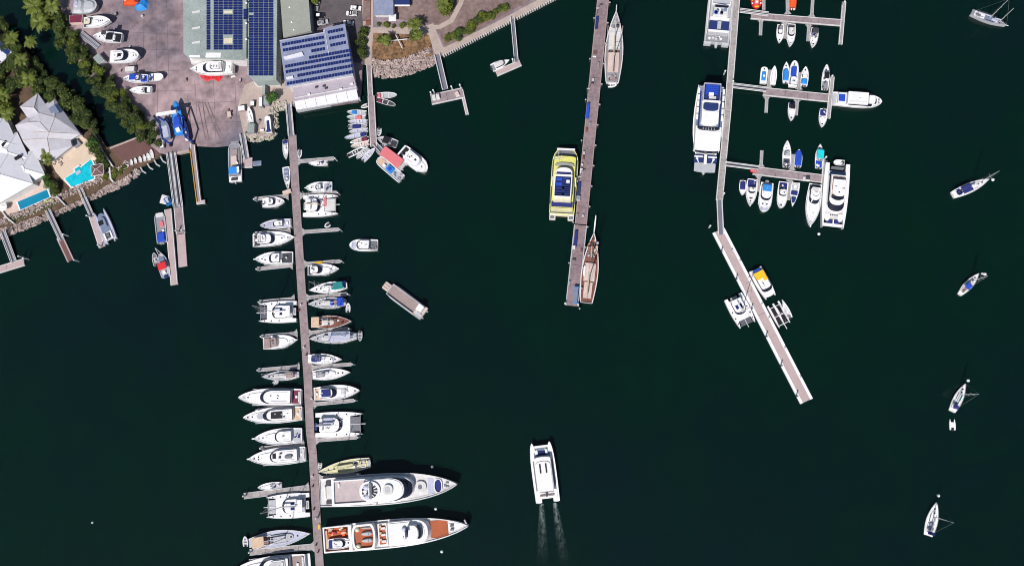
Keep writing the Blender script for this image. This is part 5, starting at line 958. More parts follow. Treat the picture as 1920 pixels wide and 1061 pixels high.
b.s('windscreen', .6, .765, .64, 4.0, 5.0, 'glass', nose=.25, ins=.3, insf=2.2, par=t); b.s('saloon_roof', .19, .69, .62, 5.0, 5.2, 'white', nose=.12, par=t)
for u in (.61, .53):
    for v in (.24, -.24): b.bx('roof_vent', u, v, 1.5, .5, 5.2, 5.5, 'black', par=t)
b.s('side_deck', .2, .7, .06, 2.5, 2.56, 'midgrey', vc=.76); b.s('side_deck', .2, .7, .06, 2.5, 2.56, 'midgrey', vc=-.76)
for v in (.36, -.36): b.s('bench_row', .1, .125, .24, 2.55, 3.1, 'taupe', vc=v); b.s('bench_row', .145, .17, .24, 2.55, 3.1, 'offwhite', vc=v)
b.bx('stairwell', .15, 0, 2.2, .7, 2.5, 3.4, 'darkgrey'); b.s('transom_steps', -.01, .06, .2, .8, 1.8, 'white', vc=.7); b.s('transom_steps', -.01, .06, .2, .8, 1.8, 'white', vc=-.7)
b.bx('bow_seats', .82, 0, 1.2, 3.6, 2.55, 3.0, 'seatblue'); b.bx('bow_locker', .84, .4, 1.6, .8, 2.55, 3.2, 'white'); b.bx('bow_locker', .84, -.4, 1.6, .8, 2.55, 3.2, 'white'); b.dome(.88, .35, 2.6, .45); b.dome(.88, -.35, 2.6, .45); b.s('bow_net', .9, .925, .5, 2.2, 2.25, 'white')
# wake
M = MB(); uv = []
for (sx, sy, ex, ey, spread) in [(1015.5, 944, 1018, 1078, 12), (1040, 942, 1063, 1084, 12)]:
    n = 10; base = len(M.v)
    for i in range(n+1):
        t = i/n; x, y = sx+(ex-sx)*t, sy+(ey-sy)*t; hw = 4.5+spread*t
        for k in range(5): q = (k/4-.5)*2; p = P(x+q*hw, y, .03); M.v.append(tuple(p)); uv.append(((1-t)**1.0, max(0, 1-abs(q))**.8*(1.5-t)))
    for i in range(n):
        for k in range(4): o = base+i*5+k; M.f.append((o, o+1, o+6, o+5))
me = M.mesh('wake', 'foam'); ul = me.uv_layers.new(name='UVMap')
for l in me.loops: ul.data[l.index].uv = uv[l.vertex_index]
wk = link('wake_foam', me); wk['kind'] = 'stuff'; tag(wk, 'faint pale double wake trailing behind the moving catamaran', 'wake')
# ---------------- sailing ships at the wide pier ----------------
def ship(label, st, bw, beam, deck, house, segs, masts, sprit):
    b = Boat('sailing_ship', label, 'sailing ship', st, bw, beam, None, zr=2); b.hull('sailwide', 2.2, 'offwhite', deck, dk=.5, g=.4, sh=.3)
    for u0, u1, v, m in segs: b.s(house, u0, u1, v, 1.7, 2.6, m, ins=.1)
    for u, hh, boom in masts: b.mast(u, hh, boom, 'tan', r=.22, z0=2.6, spread=2, m='ivory', bw=.5)
    b.s('bowsprit', .96, .96+sprit, .06, b.zs(1), b.zs(1)+.35, 'offwhite', nose=.3); return b
b = ship('upper two masted sailing ship with pink awnings beside the wide pier', (1148, 154), (1155.5, 22), 33, 'grey', 'deck_awning', [(.45, .77, .66, 'offwhite'), (.14, .41, .62, 'pinkdeck')], [(.62, 17, .26), (.3, 14, .2)], .12)
for k in range(8): b.bx('deck_gear', R0.uniform(.76, .9), R0.uniform(-.3, .3), .8, .8, 1.9, 2.6, R0.choice(['lightgrey', 'midgrey', 'maroon']))
b.bx('helm_shelter', .05, 0, 1.4, 2.0, 1.8, 2.6, 'taupe')
for k in range(10): b.bx('deck_gear', R0.uniform(.03, .12), R0.uniform(-.45, .45), .7, .5, 1.8, 2.5, R0.choice(['lightgrey', 'taupe', 'maroon', 'offwhite']), ang=R0.random())
for k in range(5): b.bx('deck_locker', .43, -.5+.25*k, .6, .7, 1.8, 2.5, ('brownwood', 'darkgrey', 'maroon')[k % 3])
for u in (.5, .56, .62, .7): b.s('awning_seam', u, u+.004, .64, 2.6, 2.66, 'lightgrey')
for v in (.8, -.8): b.s('side_bench', .2, .8, .05, 1.7, 2.1, 'taupe', vc=v); b.fenders(1, (.3, .5, .7))
dinghy('white inflatable behind the stern of the upper sailing ship', (1140, 160), (1156, 159), 9, None, tube='white', floor='midgrey', eng=0)
b = ship('lower sailing ship with brown foredeck and white side boat by the pier', (1099.5, 567), (1114, 436), 31, 'brownwood', 'deck_awning', [(.3, .56, .66, 'pinkdeck'), (.06, .29, .5, 'pinkdeck')], [(.64, 19, 0), (.34, 16, .24)], .22)
for k in range(34): b.bx('deck_gear', R0.uniform(.6, .9), R0.uniform(-.6, .6)*(1 if k % 2 else .6), R0.uniform(.4, 1), R0.uniform(.4, 1), 2.0, 2.5+R0.random()*.5, R0.choice(['maroon', 'brownwood', 'tan', 'redteak', 'lightgrey', 'darkgrey']), ang=R0.random()*3)
b.s('furled_jib', .98, 1.24, .09, 3.4, 3.9, 'white', nose=.5, tail=.3); b.s('side_boat', .36, .52, .16, 2.6, 3.2, 'white', vc=.62, nose=.6, tail=.3, ins=.15)
# ---------------- ferries ----------------
b = Boat('ferry', 'yellow ferry with dark blue seating decks beside the wide pier', 'ferry', (1052.5, 409), (1061.5, 279), 47, None, zr=3)
b.hull('scow', 2.8, 'paleyellow', 'bluegrey', dk=.5, g=.35, sh=.1, u0=.07); b.s('bow_deck', .9, .985, .78, 2.5, 2.95, 'midgrey', nose=.3); b.s('bow_bulwark', .975, 1.0, .7, 2.3, 3.6, 'white')
t = b.s('yellow_saloon', .12, .875, .84, 2.4, 5.0, 'paleyellow', nose=.03, ins=.15); b.s('front_windows', .72, .78, .76, 5.0, 5.6, 'oliveroof', ins=.3, nose=.8, par=t)
t2 = b.s('upper_saloon', .2, .72, .68, 5.0, 7.0, 'ivory', nose=.18, ins=.15, insf=.9); b.s('wheelhouse_roof', .56, .68, .62, 7.0, 7.3, 'white', nose=.6, par=t2)
b.s('upper_deck_seating', .28, .56, .6, 7.0, 7.06, 'seatblue', par=t2); b.s('upper_front_seating', .575, .615, .55, 7.3, 7.4, 'navy', par=t2); b.ring('upper_deck_rim', .255, .575, .66, 7.0, 7.9, 'white', t=.35, par=t2); b.s('wheelhouse_crossbar', .55, .575, .62, 7.3, 7.8, 'white', par=t2)
for j in range(2): b.bx('seat_block', .44+.07*j, .3, 1.1, 2.2, 7.06, 7.6, 'royal', par=t2)
for j in range(5): b.bx('seat_row', .3+.045*j, .22, .5, 3.4, 7.06, 7.5, 'navy', par=t2); b.bx('seat_row', .3+.03*j, -.25, .5, 3.0, 7.06, 7.5, 'seatblue', par=t2)
b.s('life_raft', .46, .5, .14, 7.1, 7.9, 'white', vc=-.36, par=t2); b.s('aft_seating', .14, .215, .8, 5.0, 5.3, 'navy'); b.s('aft_bulwark', .09, .125, .84, 2.6, 5.2, 'cream'); 
for v in (.7, -.7): b.s('stern_sponson', -.015, .09, .24, .4, 1.8, 'offwhite', vc=v); b.s('sponson_grate', 0, .04, .16, 1.81, 1.9, 'midgrey', vc=v)
b.s('stern_platform', .04, .1, .5, .8, 2.2, 'ivory')
for v in (.93, -.93): b.s('side_locker', .45, .58, .05, 2.8, 4.2, 'white', vc=v*.96); b.s('side_walkway', .2, .84, .04, 2.8, 3.0, 'midgrey', vc=v)
M = MB()
for k in range(8): a = 2*PI*k/8+.2; r_ = (2.6, 1.5)[k % 2]; M.tube((b.X(.83), b.Y(.45), 5.05), (b.X(.83)+r_*math.cos(a), b.Y(.45)+r_*math.sin(a), 5.05), .09, n=4)
M.build('star_emblem', 'lightgrey', t)
b = Boat('ferry', 'long white and blue catamaran ferry beside the narrow right pier', 'ferry', (1333, 161), (1320.5, 325), 54, None, zr=3)
b.hull('motor', 3.0, 'white', 'lightgrey', dk=.4, g=.4, sh=.05); b.k = HK['scow']
b.s('stern_deck', .01, .08, .82, 2.5, 3.2, 'seatblue', tail=.15)
t = b.s('main_saloon', .04, .78, .86, 2.6, 5.6, 'white', nose=.04, ins=.12, tail=0); b.s('side_gallery', .05, .5, .84, 5.6, 5.7, 'bluegrey', par=t)
for v in (.82, -.82):
    for k in range(5): b.bx('side_raft', .1+.075*k, v, 2.0, .8, 5.7, 6.3, 'white', par=t)
    b.s('blue_side_deck', .1, .5, .06, 5.7, 5.76, 'seatblue', vc=v*.84, par=t)
t2 = b.s('upper_saloon', .035, .5, .58, 5.6, 8.0, 'white', nose=.08, ins=.12); b.s('blue_seating_deck', .045, .22, .54, 8.0, 8.06, 'seatblue', par=t2); b.ring('blue_deck_rim', .04, .235, .56, 8.0, 8.8, 'paleblue', t=.2, par=t2)
for k in range(5): b.bx('seat_row', .065+.022*k, 0, .6, 4.6, 8.06, 8.5, 'royal', par=t2)
b.bx('life_raft_canister', .165, -.05, 1.2, 1.8, 8.1, 8.9, 'white', par=t2); b.bx('life_raft_canister', .2, .05, .8, 2.6, 8.1, 8.7, 'offwhite', par=t2); b.s('radar_arch', .235, .26, .62, 8.0, 9.3, 'white', ins=.2); b.s('wheelhouse_glass', .262, .345, .5, 8.0, 9.0, 'seatblue', nose=.3, ins=.3, par=t2)
b.s('forward_roof', .35, .5, .56, 8.0, 8.35, 'white', nose=.1, par=t2); b.s('windscreen', .5, .545, .74, 5.6, 6.3, 'glass', nose=.6, ins=.4, par=t)
for k in range(5): b.bx('window_post', .532, -.36+.18*k, .9, .18, 6.0, 6.4, 'lightgrey', par=t)
b.s('front_roof', .545, .765, .84, 5.62, 5.75, 'white', par=t); b.s('front_windows', .765, .79, .78, 4.4, 5.6, 'glass', nose=.4, ins=.3, par=t)
b.s('blue_foredeck', .79, .88, .76, 2.7, 3.1, 'seatblue'); b.s('foredeck_walkway', .79, .9, .1, 3.1, 3.4, 'white')
for v in (.45, -.45): b.s('foredeck_bar', .81, .825, .3, 3.1, 3.5, 'white', vc=v); b.dome(.84, v*1.2, 3.1, .5)
b.s('bow_deck', .885, .99, .7, 2.8, 3.2, 'lightgrey', nose=.1)
b = Boat('ferry', 'grey and white ferry with blue seat rows at the top edge by the pier', 'ferry', (1344, 78), (1357, -40), 47, None, zr=3)
b.hull('scow', 2.6, 'lightgrey', 'offwhite', dk=.4, g=.4, sh=.1); t = b.s('saloon', .1, .9, .8, 2.2, 4.6, 'lightgrey', nose=.1, ins=.15)
b.s('aft_deck', .01, .12, .84, 2.2, 2.5, 'grey'); b.s('blue_seating', .145, .285, .76, 4.6, 4.9, 'seatblue', par=t); b.bx('stair_hatch', .215, 0, 3.0, 1.4, 4.9, 5.5, 'lightgrey', par=t); b.s('roof_bar', .115, .14, .8, 4.6, 5.2, 'white', par=t); b.s('roof_bar', .3, .34, .74, 4.6, 5.2, 'white', par=t)
t2 = b.s('wheelhouse', .34, .52, .6, 4.6, 6.6, 'offwhite', nose=.3, ins=.3); b.s('wheelhouse_windows', .46, .5, .5, 5.6, 6.7, 'glass', nose=.5, par=t2)
for k in range(8): b.bx('roof_equipment', R0.uniform(.36, .43), R0.uniform(-.45, .45), 1.0, 1.0, 6.6, 7.2, R0.choice(['midgrey', 'bluegrey', 'white', 'royal']), par=t2)
b.ring('foredeck_rim', .54, .9, .72, 4.6, 5.2, 'white', t=.3, par=t)
for v in (.68, -.68): b.s('stern_sponson', -.04, .03, .28, .4, 1.9, 'lightgrey', vc=v)
b.s('stern_gangplank', -.08, .02, .12, 1.2, 1.5, 'lightgrey', tail=.6)
for k in range(7): b.bx('deck_gear', R0.uniform(.04, .1), R0.uniform(-.6, .6), .9, .7, 2.5, 3.1, R0.choice(['white', 'offwhite', 'grey']), ang=R0.random())
b = Boat('excursion_boat', 'long white excursion boat with a blue aft panel at the middle berths', 'excursion boat', (1562, 184), (1654, 191), 28, None, zr=2)
b.hull('rib', 1.8, 'white', 'white', dk=.3, g=.25, sh=.2); t = b.s('long_cabin', .27, .7, .86, 1.5, 4.0, 'white', ins=.15); b.s('side_windows', .3, .78, .88, 2.6, 3.2, 'glass', ins=.02, par=t); b.s('front_roof', .7, .86, .68, 1.5, 3.4, 'white', nose=.3, ins=.3)
b.s('front_window', .8, .885, .46, 2.3, 3.0, 'glass', nose=.3, ins=.3, insf=.8); b.s('aft_deckhouse', .09, .26, .72, 1.5, 3.0, 'white'); b.s('blue_roof_panel', .1, .235, .5, 3.0, 3.08, 'royal'); b.s('stern_deck', .01, .08, .7, 1.6, 1.7, 'lightgrey')
b.hatch(.52, 0, 4.0, .6, .5, 'lightgrey'); b.s('roof_seam', .3, .66, .02, 4.0, 4.06, 'lightgrey', vc=-.5); b.bx('mooring_bitt', .93, .2, .5, .5, 1.9, 2.3, 'grey'); b.bx('mooring_bitt', .93, -.2, .5, .5, 1.9, 2.3, 'grey')
# ---------------- right berths: small boats ----------------
G = 'small boats at the right berths'
b = Boat('rescue_boat', 'round ended red boat at the top edge of the upper berths', 'motor boat', (1418, -24), (1418.5, 17.5), 21, G); b.hull('rib', 1.0, 'red', 'red', dk=.2, g=.5)
b.s('cabin', .5, .8, .4, .8, 1.8, 'pinkred', ins=.1, nose=.2); b.bx('deck_hatch', .72, 0, .8, 1.0, 1.8, 1.9, 'white'); b.bx('bow_fender', .9, 0, .5, 1.6, 1.0, 1.4, 'gold'); 
for v in (.7, -.7): b.bx('side_fender', .75, v, .5, .5, 1.0, 1.3, 'white'); b.bx('side_fender', .6, v, .5, .5, 1.0, 1.3, 'gold')
b = dinghy('orange inflatable with twin outboards at the top edge berths', (1486.5, 17), (1488, -22), 14, G, tube='orange', floor='orange', console=True, eng=2, eng_m='white', name='rescue_boat', cat='motor boat', zr=1); b.s('orange_cover', .1, .6, .7, .5, .9, 'orange')
cruiser('small white cruiser pointing down, left of a white covered one, top berths', (1464, 46), (1461.5, 81), 13.5, G, 'runabout', 'motor boat', cab=(.3, .55), cockpit='grey', aft='gear', h=.9, h1=.3, h2=.4, slope=.5, eng=1, rail=False)
cruiser('white covered cruiser pointing down beside the second lower finger, top berths', (1484.5, 45), (1481.5, 88), 16, G, 'cabin_cruiser', 'motor boat', cab=(.2, .58), cv=.75, roof='offwhite', cockpit='darkgrey', aft=None, h=1.0, h1=.7, h2=.4, slope=.6, tail=.1)
cruiser('white boat with black cockpit cover pointing down, top berths right', (1528.5, 52), (1524, 90), 15, G, 'runabout', 'motor boat', cab=(.42, .5), cv=.7, cockpit='black', aft='gear', h=1.0, h1=.2, h2=.3, slope=.3, eng=2, canopy=(.1, .38, .7, 'darkgrey'))
b = cruiser('small blunt white and sky blue boat, leftmost of the middle berths', (1431, 157), (1434, 125.5), 13, G, 'punt', 'motor boat', cab=(.2, .2), trunk=False, kind='scow', cockpit=None, aft=None, h=.8, hatches=((.88, 0),), rail=False); b.s('blue_cover', .2, .75, .6, .6, 1.0, 'sky', nose=.1, ins=.2); b.bx('console', .45, 0, .7, .7, 1.0, 1.5, 'white')
cruiser('slim plain white covered boat right of the sky blue punt, middle berths', (1449, 158.5), (1452.7, 123.5), 11.5, G, 'runabout', 'motor boat', cab=(.3, .3), trunk=False, cockpit=None, aft=None, h=.9, hatches=(), cover=(.04, .84, .72, 'white', .3, .5), rail=False)
cruiser('narrow boat with sky blue cover pointing up, middle berths', (1473.5, 155), (1474.3, 117), 13, G, 'runabout', 'motor boat', cab=(.3, .3), trunk=False, cockpit=None, aft=None, h=1.0, hatches=((.84, 0),), cover=(.1, .7, .8, 'sky', .5, .3), eng=1, pulpit=.5)
cruiser('larger white cruiser with royal blue cover pointing up, middle berths', (1486, 163), (1490, 114.5), 17, G, 'cabin_cruiser', 'motor boat', cab=(.05, .36), cv=.8, cockpit=None, aft=None, h=1.2, hatches=((.86, 0),), kind='rib', cover=(.38, .76, .62, 'royal', .9), roofhatch=2, slope=.2)
cruiser('white half cabin boat with sky blue stern cover pointing up, middle berths', (1507.5, 161), (1510.6, 125), 14, G, 'runabout', 'motor boat', cab=(.42, .62), cv=.74, cockpit=None, aft=None, h=.95, h1=.3, h2=.3, slope=.4, cover=(.1, .38, .8, 'sky', .4), eng=2, eng_m='white' if 0 else None) if 0 else cruiser('white half cabin boat with sky blue stern cover pointing up, middle berths', (1507.5, 161), (1510.6, 125), 14, G, 'runabout', 'motor boat', cab=(.42, .62), cv=.74, cockpit=None, aft=None, h=.95, h1=.3, h2=.3, slope=.4, cover=(.1, .38, .8, 'sky', .4), eng=2)
cruiser('narrow white boat with black canopy pointing up at the end pile, middle berths', (1546.5, 168), (1550, 121), 14, G, 'runabout', 'motor boat', cab=(.5, .5), trunk=True, cockpit='grey', aft='gear', h=1.0, canopy=(.36, .62, .6, 'black'), eng=2)
cruiser('small boat with black cockpit pointing down, lower left of middle berths', (1485, 193), (1484, 227), 14, G, 'runabout', 'motor boat', cab=(.3, .3), trunk=True, cockpit='black', aft='gear', h=.9, canopy=(.18, .42, .64, 'black'), hatches=((.8, 0),))
cruiser('small white rimmed boat with dark cockpit pointing down at middle cross pontoon', (1544.5, 204), (1541.5, 239), 15, G, 'runabout', 'motor boat', cab=(.42, .5), cockpit='navy', aft='gear', h=.9, h1=.2, h2=.3, slope=.3, eng=1)
cruiser('long white game boat with dark cockpit pointing up, lower berths', (1474.6, 313), (1475.8, 264), 15.5, G, 'game_boat', 'motor boat', cab=(.4, .62), cv=.66, cockpit='darkgrey', aft='gear', h=1.1, hatches=((.84, 0),), slope=.6, eng=2, pulpit=.4, roof='lightgrey')
b = cruiser('boat wholly under a royal blue cover beside the upper finger, lower berths', (1496, 313), (1498.4, 280), 14, G, 'covered_boat', 'motor boat', cab=(.3, .3), trunk=False, cockpit=None, aft=None, h=.9, hatches=(), hm='white', kind='motor', rail=False, cover=(.08, .97, .96, 'royal', .35, .35), eng=2)
b.s('cover_seam', .45, .47, .7, 1.55, 1.6, 'sky')
cruiser('boat with bright turquoise canopy pointing up by the lower cross pontoon', (1535, 315), (1537.6, 271), 15, G, 'cabin_cruiser', 'motor boat', cab=(.4, .44), cv=.6, cockpit='royal', aft='gear', h=1.0, hatches=((.86, 0),), canopy=(.34, .72, .84, 'turquoise'), pulpit=.5, eng=1)
cruiser('smallest navy cockpit boat, leftmost below the lower berth walkway', (1393.6, 338), (1392, 366.5), 13, G, 'runabout', 'motor boat', cab=(.3, .3), trunk=False, cockpit=None, aft=None, h=.8, hatches=(), cover=(.04, .6, .75, 'navy', .2), eng=1, rail=False)
cruiser('pale green white game boat with dark cockpit, left of the blue roofed cruiser', (1411, 336), (1406.3, 386), 20.5, G, 'game_boat', 'motor boat', cab=(.34, .56), cv=.6, cockpit='navy', aft='gear', h=1.2, hatches=((.72, .15), (.72, -.15), (.82, 0)), slope=.6, pulpit=.7, hm='white', deck='white')
b = cruiser('white blunt bowed cruiser with bright blue square roof panel, lower berths', (1438.5, 343), (1431.5, 398.5), 24.5, G, 'cabin_cruiser', 'motor boat', cab=(.12, .62), cv=.8, cockpit='lightgrey', aft=None, h=1.3, kind='rib', hatches=((.72, .3), (.72, -.3)), slope=.8); b.s('blue_roof_panel', .1, .32, .66, b.ztop, b.ztop+.12, 'sky')
b.s('bow_tender', -.1, -.01, .3, .5, .9, 'grey', tail=.5); b.s('anchor_deck', .82, .94, .5, b.zd(.9), b.zd(.9)+.15, 'paleblue', nose=.4)
cruiser('white cruiser with navy open cockpit left of the right lower finger', (1469.5, 341), (1464, 391), 19, G, 'cabin_cruiser', 'motor boat', cab=(.36, .56), cv=.72, cockpit='navy', aft='gear', h=1.1, kind='rib', hatches=((.86, 0),), slope=.4, over=.4, pulpit=.3)
b = cruiser('white bowrider with navy cockpit right of the right lower finger', (1492.5, 342), (1486, 387.5), 15.5, G, 'bowrider', 'motor boat', cab=(.3, .3), trunk=False, cockpit='lightgrey', aft='settee', h=.9, hatches=(), kind='needle', rail=False); b.s('helm_cover', .34, .52, .76, .75, 1.2, 'navy', ins=.15); b.s('bow_well', .58, .84, .55, .8, .86, 'seatblue', nose=.6); b.dome(.2, 0, .8, .5, 'white', 'ski_tower_dome')
cruiser('big plain white game boat pointing down beside the cross pontoon', (1528.5, 346), (1518.5, 424), 27, None, 'game_boat', 'motor yacht', cab=(.14, .5), cv=.7, cockpit='darkgrey', aft=None, h=1.7, h1=1.0, h2=.7, hatches=((.72, 0),), slope=1.4, pulpit=1.2, fly=(.12, .34, 'white'))
b = Boat('power_catamaran', 'very large white power catamaran pointing down at the cross pontoon', 'motor yacht', (1572, 306), (1562, 427), 46, None, zr=3)
for v in (-.8, .8): b.hull('cathull', 2.6, 'white', 'white', vc=v, hw=.2, dk=.08, g=.15, sh=.1)
b.s('bridge_deck', .12, .86, .72, 1.2, 2.66, 'offwhite', nose=0); b.s('bow_deck', .87, .93, .24, 2.0, 2.3, 'navy', vc=.3); b.s('bow_deck', .87, .93, .24, 2.0, 2.3, 'navy', vc=-.3); b.s('bow_beam', .93, .975, .76, 1.7, 2.4, 'white'); b.s('centre_walk', .86, .97, .05, 2.3, 2.7, 'white')
for v in (.5, -.5): b.s('foredeck_wing', .78, .9, .2, 2.5, 3.0, 'white', vc=v, nose=.5)
t = b.cabin(.2, .76, .66, 2.6, 1.3, .9, nose=.2, slope=2.2, side=.3); z = b.ztop
b.ring('flybridge_rim', .22, .62, .56, z, z+.8, 'white', t=.3, nose=.25); b.s('flybridge_deck', .23, .6, .5, z, z+.05, 'pinkdeck', nose=.25); b.s('hardtop', .3, .56, .5, z+2.2, z+2.4, 'white', nose=.3, ins=.2); b.s('fly_windscreen', .54, .6, .5, z+.8, z+1.3, 'glass', nose=.7, ins=.3)
for k in range(4): b.hatch(.8, -.24+.16*k, 2.66, .5, .5)
b.hatch(.5, 0, z+2.4, .5, .5); b.bx('roof_antenna', .44, .3, .5, .9, z+2.4, z+2.7, 'lightgrey'); b.bx('roof_antenna', .42, -.3, .5, .9, z+2.4, z+2.7, 'lightgrey')
for v in (.26, -.3, -.05): b.bx('deck_chair', .25, v, 1.6, .7, z+.05, z+.7, 'taupe', ang=.3)
b.s('aft_cockpit', .12, .2, .6, 2.66, 2.7, 'bluegrey'); b.s('stern_bench', .05, .09, .5, 1.6, 2.6, 'midgrey')
cruiser('white tender carried on the stern of the very large power catamaran', (1584, 305), (1563, 304), 11, None, 'yacht_tender', 'motor boat', cab=(.3, .3), trunk=False, cockpit='midgrey', aft='gear', h=.7, hatches=(), z=1.6, kind='rib', rail=False)
# ---------------- slanting pontoon boats ----------------
b = Boat('power_catamaran', 'white catamaran with golden yellow aft roof by the slanting pontoon', 'motor boat', (1416.5, 504), (1446.5, 557), 26, None, zr=2)
for v in (-.7, .7): b.hull('cathull', 1.5, 'white', 'white', vc=v, hw=.32, dk=.08, sh=.1)
b.s('foredeck', .1, .96, .84, 1.0, 1.62, 'white', nose=.12); t = b.cabin(.2, .8, .78, 1.6, .9, .6, nose=.15, slope=1.2); z = b.ztop; b.s('yellow_roof', .12, .36, .74, z, z+.15, 'gold', par=t); b.s('yellow_roof', .36, .46, .3, z, z+.15, 'gold', vc=.44, par=t)
for k in range(4): b.bx('window_mark', .72, -.36+.24*k, .5, .4, z-.06, z+.04, 'black', par=t)
b.hatch(.5, -.15, z, .9, .35, 'darkgrey', par=t); b.hatch(.57, -.15, z, .9, .3, 'lightgrey', par=t); b.s('blue_awning', .03, .11, .5, 2.8, 2.9, 'royal', vc=-.1); b.s('aft_deck', .01, .18, .7, 1.62, 1.66, 'lightgrey')
catamaran('white sailing catamaran left of the slanting pontoon', (1374, 556), (1402, 610), 37, None, mh=19, cab=(.2, .62), mastu=.56, netu=.78, solar=2, cockpit='lightgrey')
b = Boat('sailing_trimaran', 'white three hulled sailing boat with black nets by the slanting pontoon', 'trimaran', (1449.5, 569), (1472, 610), 25, None)
for v, hw in ((-.86, .14), (0, .14), (.86, .14)): b.hull('cathull', 1.0, 'white', 'white', vc=v, hw=hw, dk=.08, g=.1, sh=.1)
for u in (.12, .52, .9): b.s('cross_beam', u, u+.035, .9, .8, 1.12, 'white')
for u0, u1 in ((.16, .51), (.56, .89)):
    for v in (.43, -.43): b.s('trampoline', u0, u1, .27, .85, .9, 'black', vc=v)
b.s('bowsprit', .95, 1.16, .05, 1.0, 1.15, 'white'); b.mast(.5, 12, .3, r=.1)
cruiser('slim white speedboat moored outside the three hulled sailing boat', (1481.5, 596), (1466.5, 561), 11, None, 'speedboat', 'motor boat', cab=(.3, .3), trunk=True, cockpit='offwhite', aft='gear', h=.8, kind='needle', eng=1, hatches=(), rail=False)
# ---------------- yachts on swing moorings ----------------
G = 'yachts on swing moorings at the right'
b = sailboat('old grey two masted ketch at anchor in the top right corner', (1821, 24), (1886, 49), 16, G, mh=15, deck='grey', hm='lightgrey', coachm='bluegrey', mastu=.5, mizzen=.78, h=1.4, cover='paleblue', cockpit='grey', kind='sailwide', sprit=.1)
b.bx('deck_box', .3, .3, 1.4, .9, 1.3, 1.8, 'white'); b.bx('deck_box', .2, -.2, 1.6, 1.0, 1.3, 1.7, 'midgrey'); b.s('deck_cover', .55, .75, .4, 1.4, 2.0, 'paleblue', ins=.3); b.s('blue_awning', .56, .76, .12, 1.9, 2.0, 'seatblue', vc=.5)
sailboat('white sailing yacht with navy blue cockpit cover on a mooring', (1786.5, 366), (1855, 336), 19.5, G, mh=19, kind='sailwide', canopy=(.2, .46, .72, 'navy'), cockpit='black', cover='white', dodger='navy', solar=(.1, 2), mastu=.56)
sailboat('small white yacht with square royal blue canopy on a mooring', (1799.5, 552), (1835, 512.5), 15.5, G, mh=12, canopy=(.24, .46, .66, 'royal'), mastu=.62, cover='white')
sailboat('white yacht with teal sail cover towing a tiny catamaran dinghy', (1785, 771), (1810, 719), 17, G, mh=14, cover='teal', mastu=.6, canopy=(.1, .22, .6, 'navy'), kind='sailwide', cockpit='grey', boom=.4)
sailboat('white yacht with black solar panels at the stern, lowest on moorings', (1740, 1004), (1756, 941), 21, G, mh=16, solar=(.1, 3), dodger='bluegrey', mastu=.58, kind='sailwide', cockpit='lightgrey', cover='lightgrey')
b = Boat('catamaran_dinghy', 'tiny white two pronged dinghy below the teal covered yacht', 'dinghy', (1786.5, 806), (1785.5, 785), 11, None, zr=.5)
for v in (.72, -.72): b.hull('cathull', .5, 'white', 'white', vc=v, hw=.28, dk=.05, g=.05, sh=0)
b.s('centre_deck', .22, .72, .5, .3, .5, 'white'); b.outboards(1, u=.04, z=.0)
for x, y, l in [(1861.8, 337, 'white mooring ball off the bow of the navy covered yacht'), (1846.8, 514, 'white mooring ball off the royal blue canopy yacht'), (1842, 513, 'smaller white float beside the ball of the royal blue canopy yacht'), (1815.5, 713, 'white mooring ball above the teal covered yacht'),
                (1759.6, 928.5, 'white mooring ball above the lowest moored yacht'), (810.2, 875, 'white float above the larger superyacht bow'), (817, 953.5, 'white float between the two superyacht bows'), (828.3, 1033.5, 'white float below the teak decked superyacht'), (1535.5, 438.5, 'pale float below the big plain game boat'), (173, 979, 'lone tiny pale float in open water at the lower left'), (1056, 400, 'small float behind the yellow ferry stern') ]:
    q = thing('mooring_buoy', l, 'buoy', P(x, y, .2), 0, 'white mooring buoys'); r = .42 if 'tiny' in l or 'smaller' in l else .55; MB().dome(0, 0, 0, r, k=4).build('float', 'white', q, smooth=True); MB().tube((0, 0, -.6), (0, 0, .02), r*.98, r, 10).build('float_base', 'white', q)
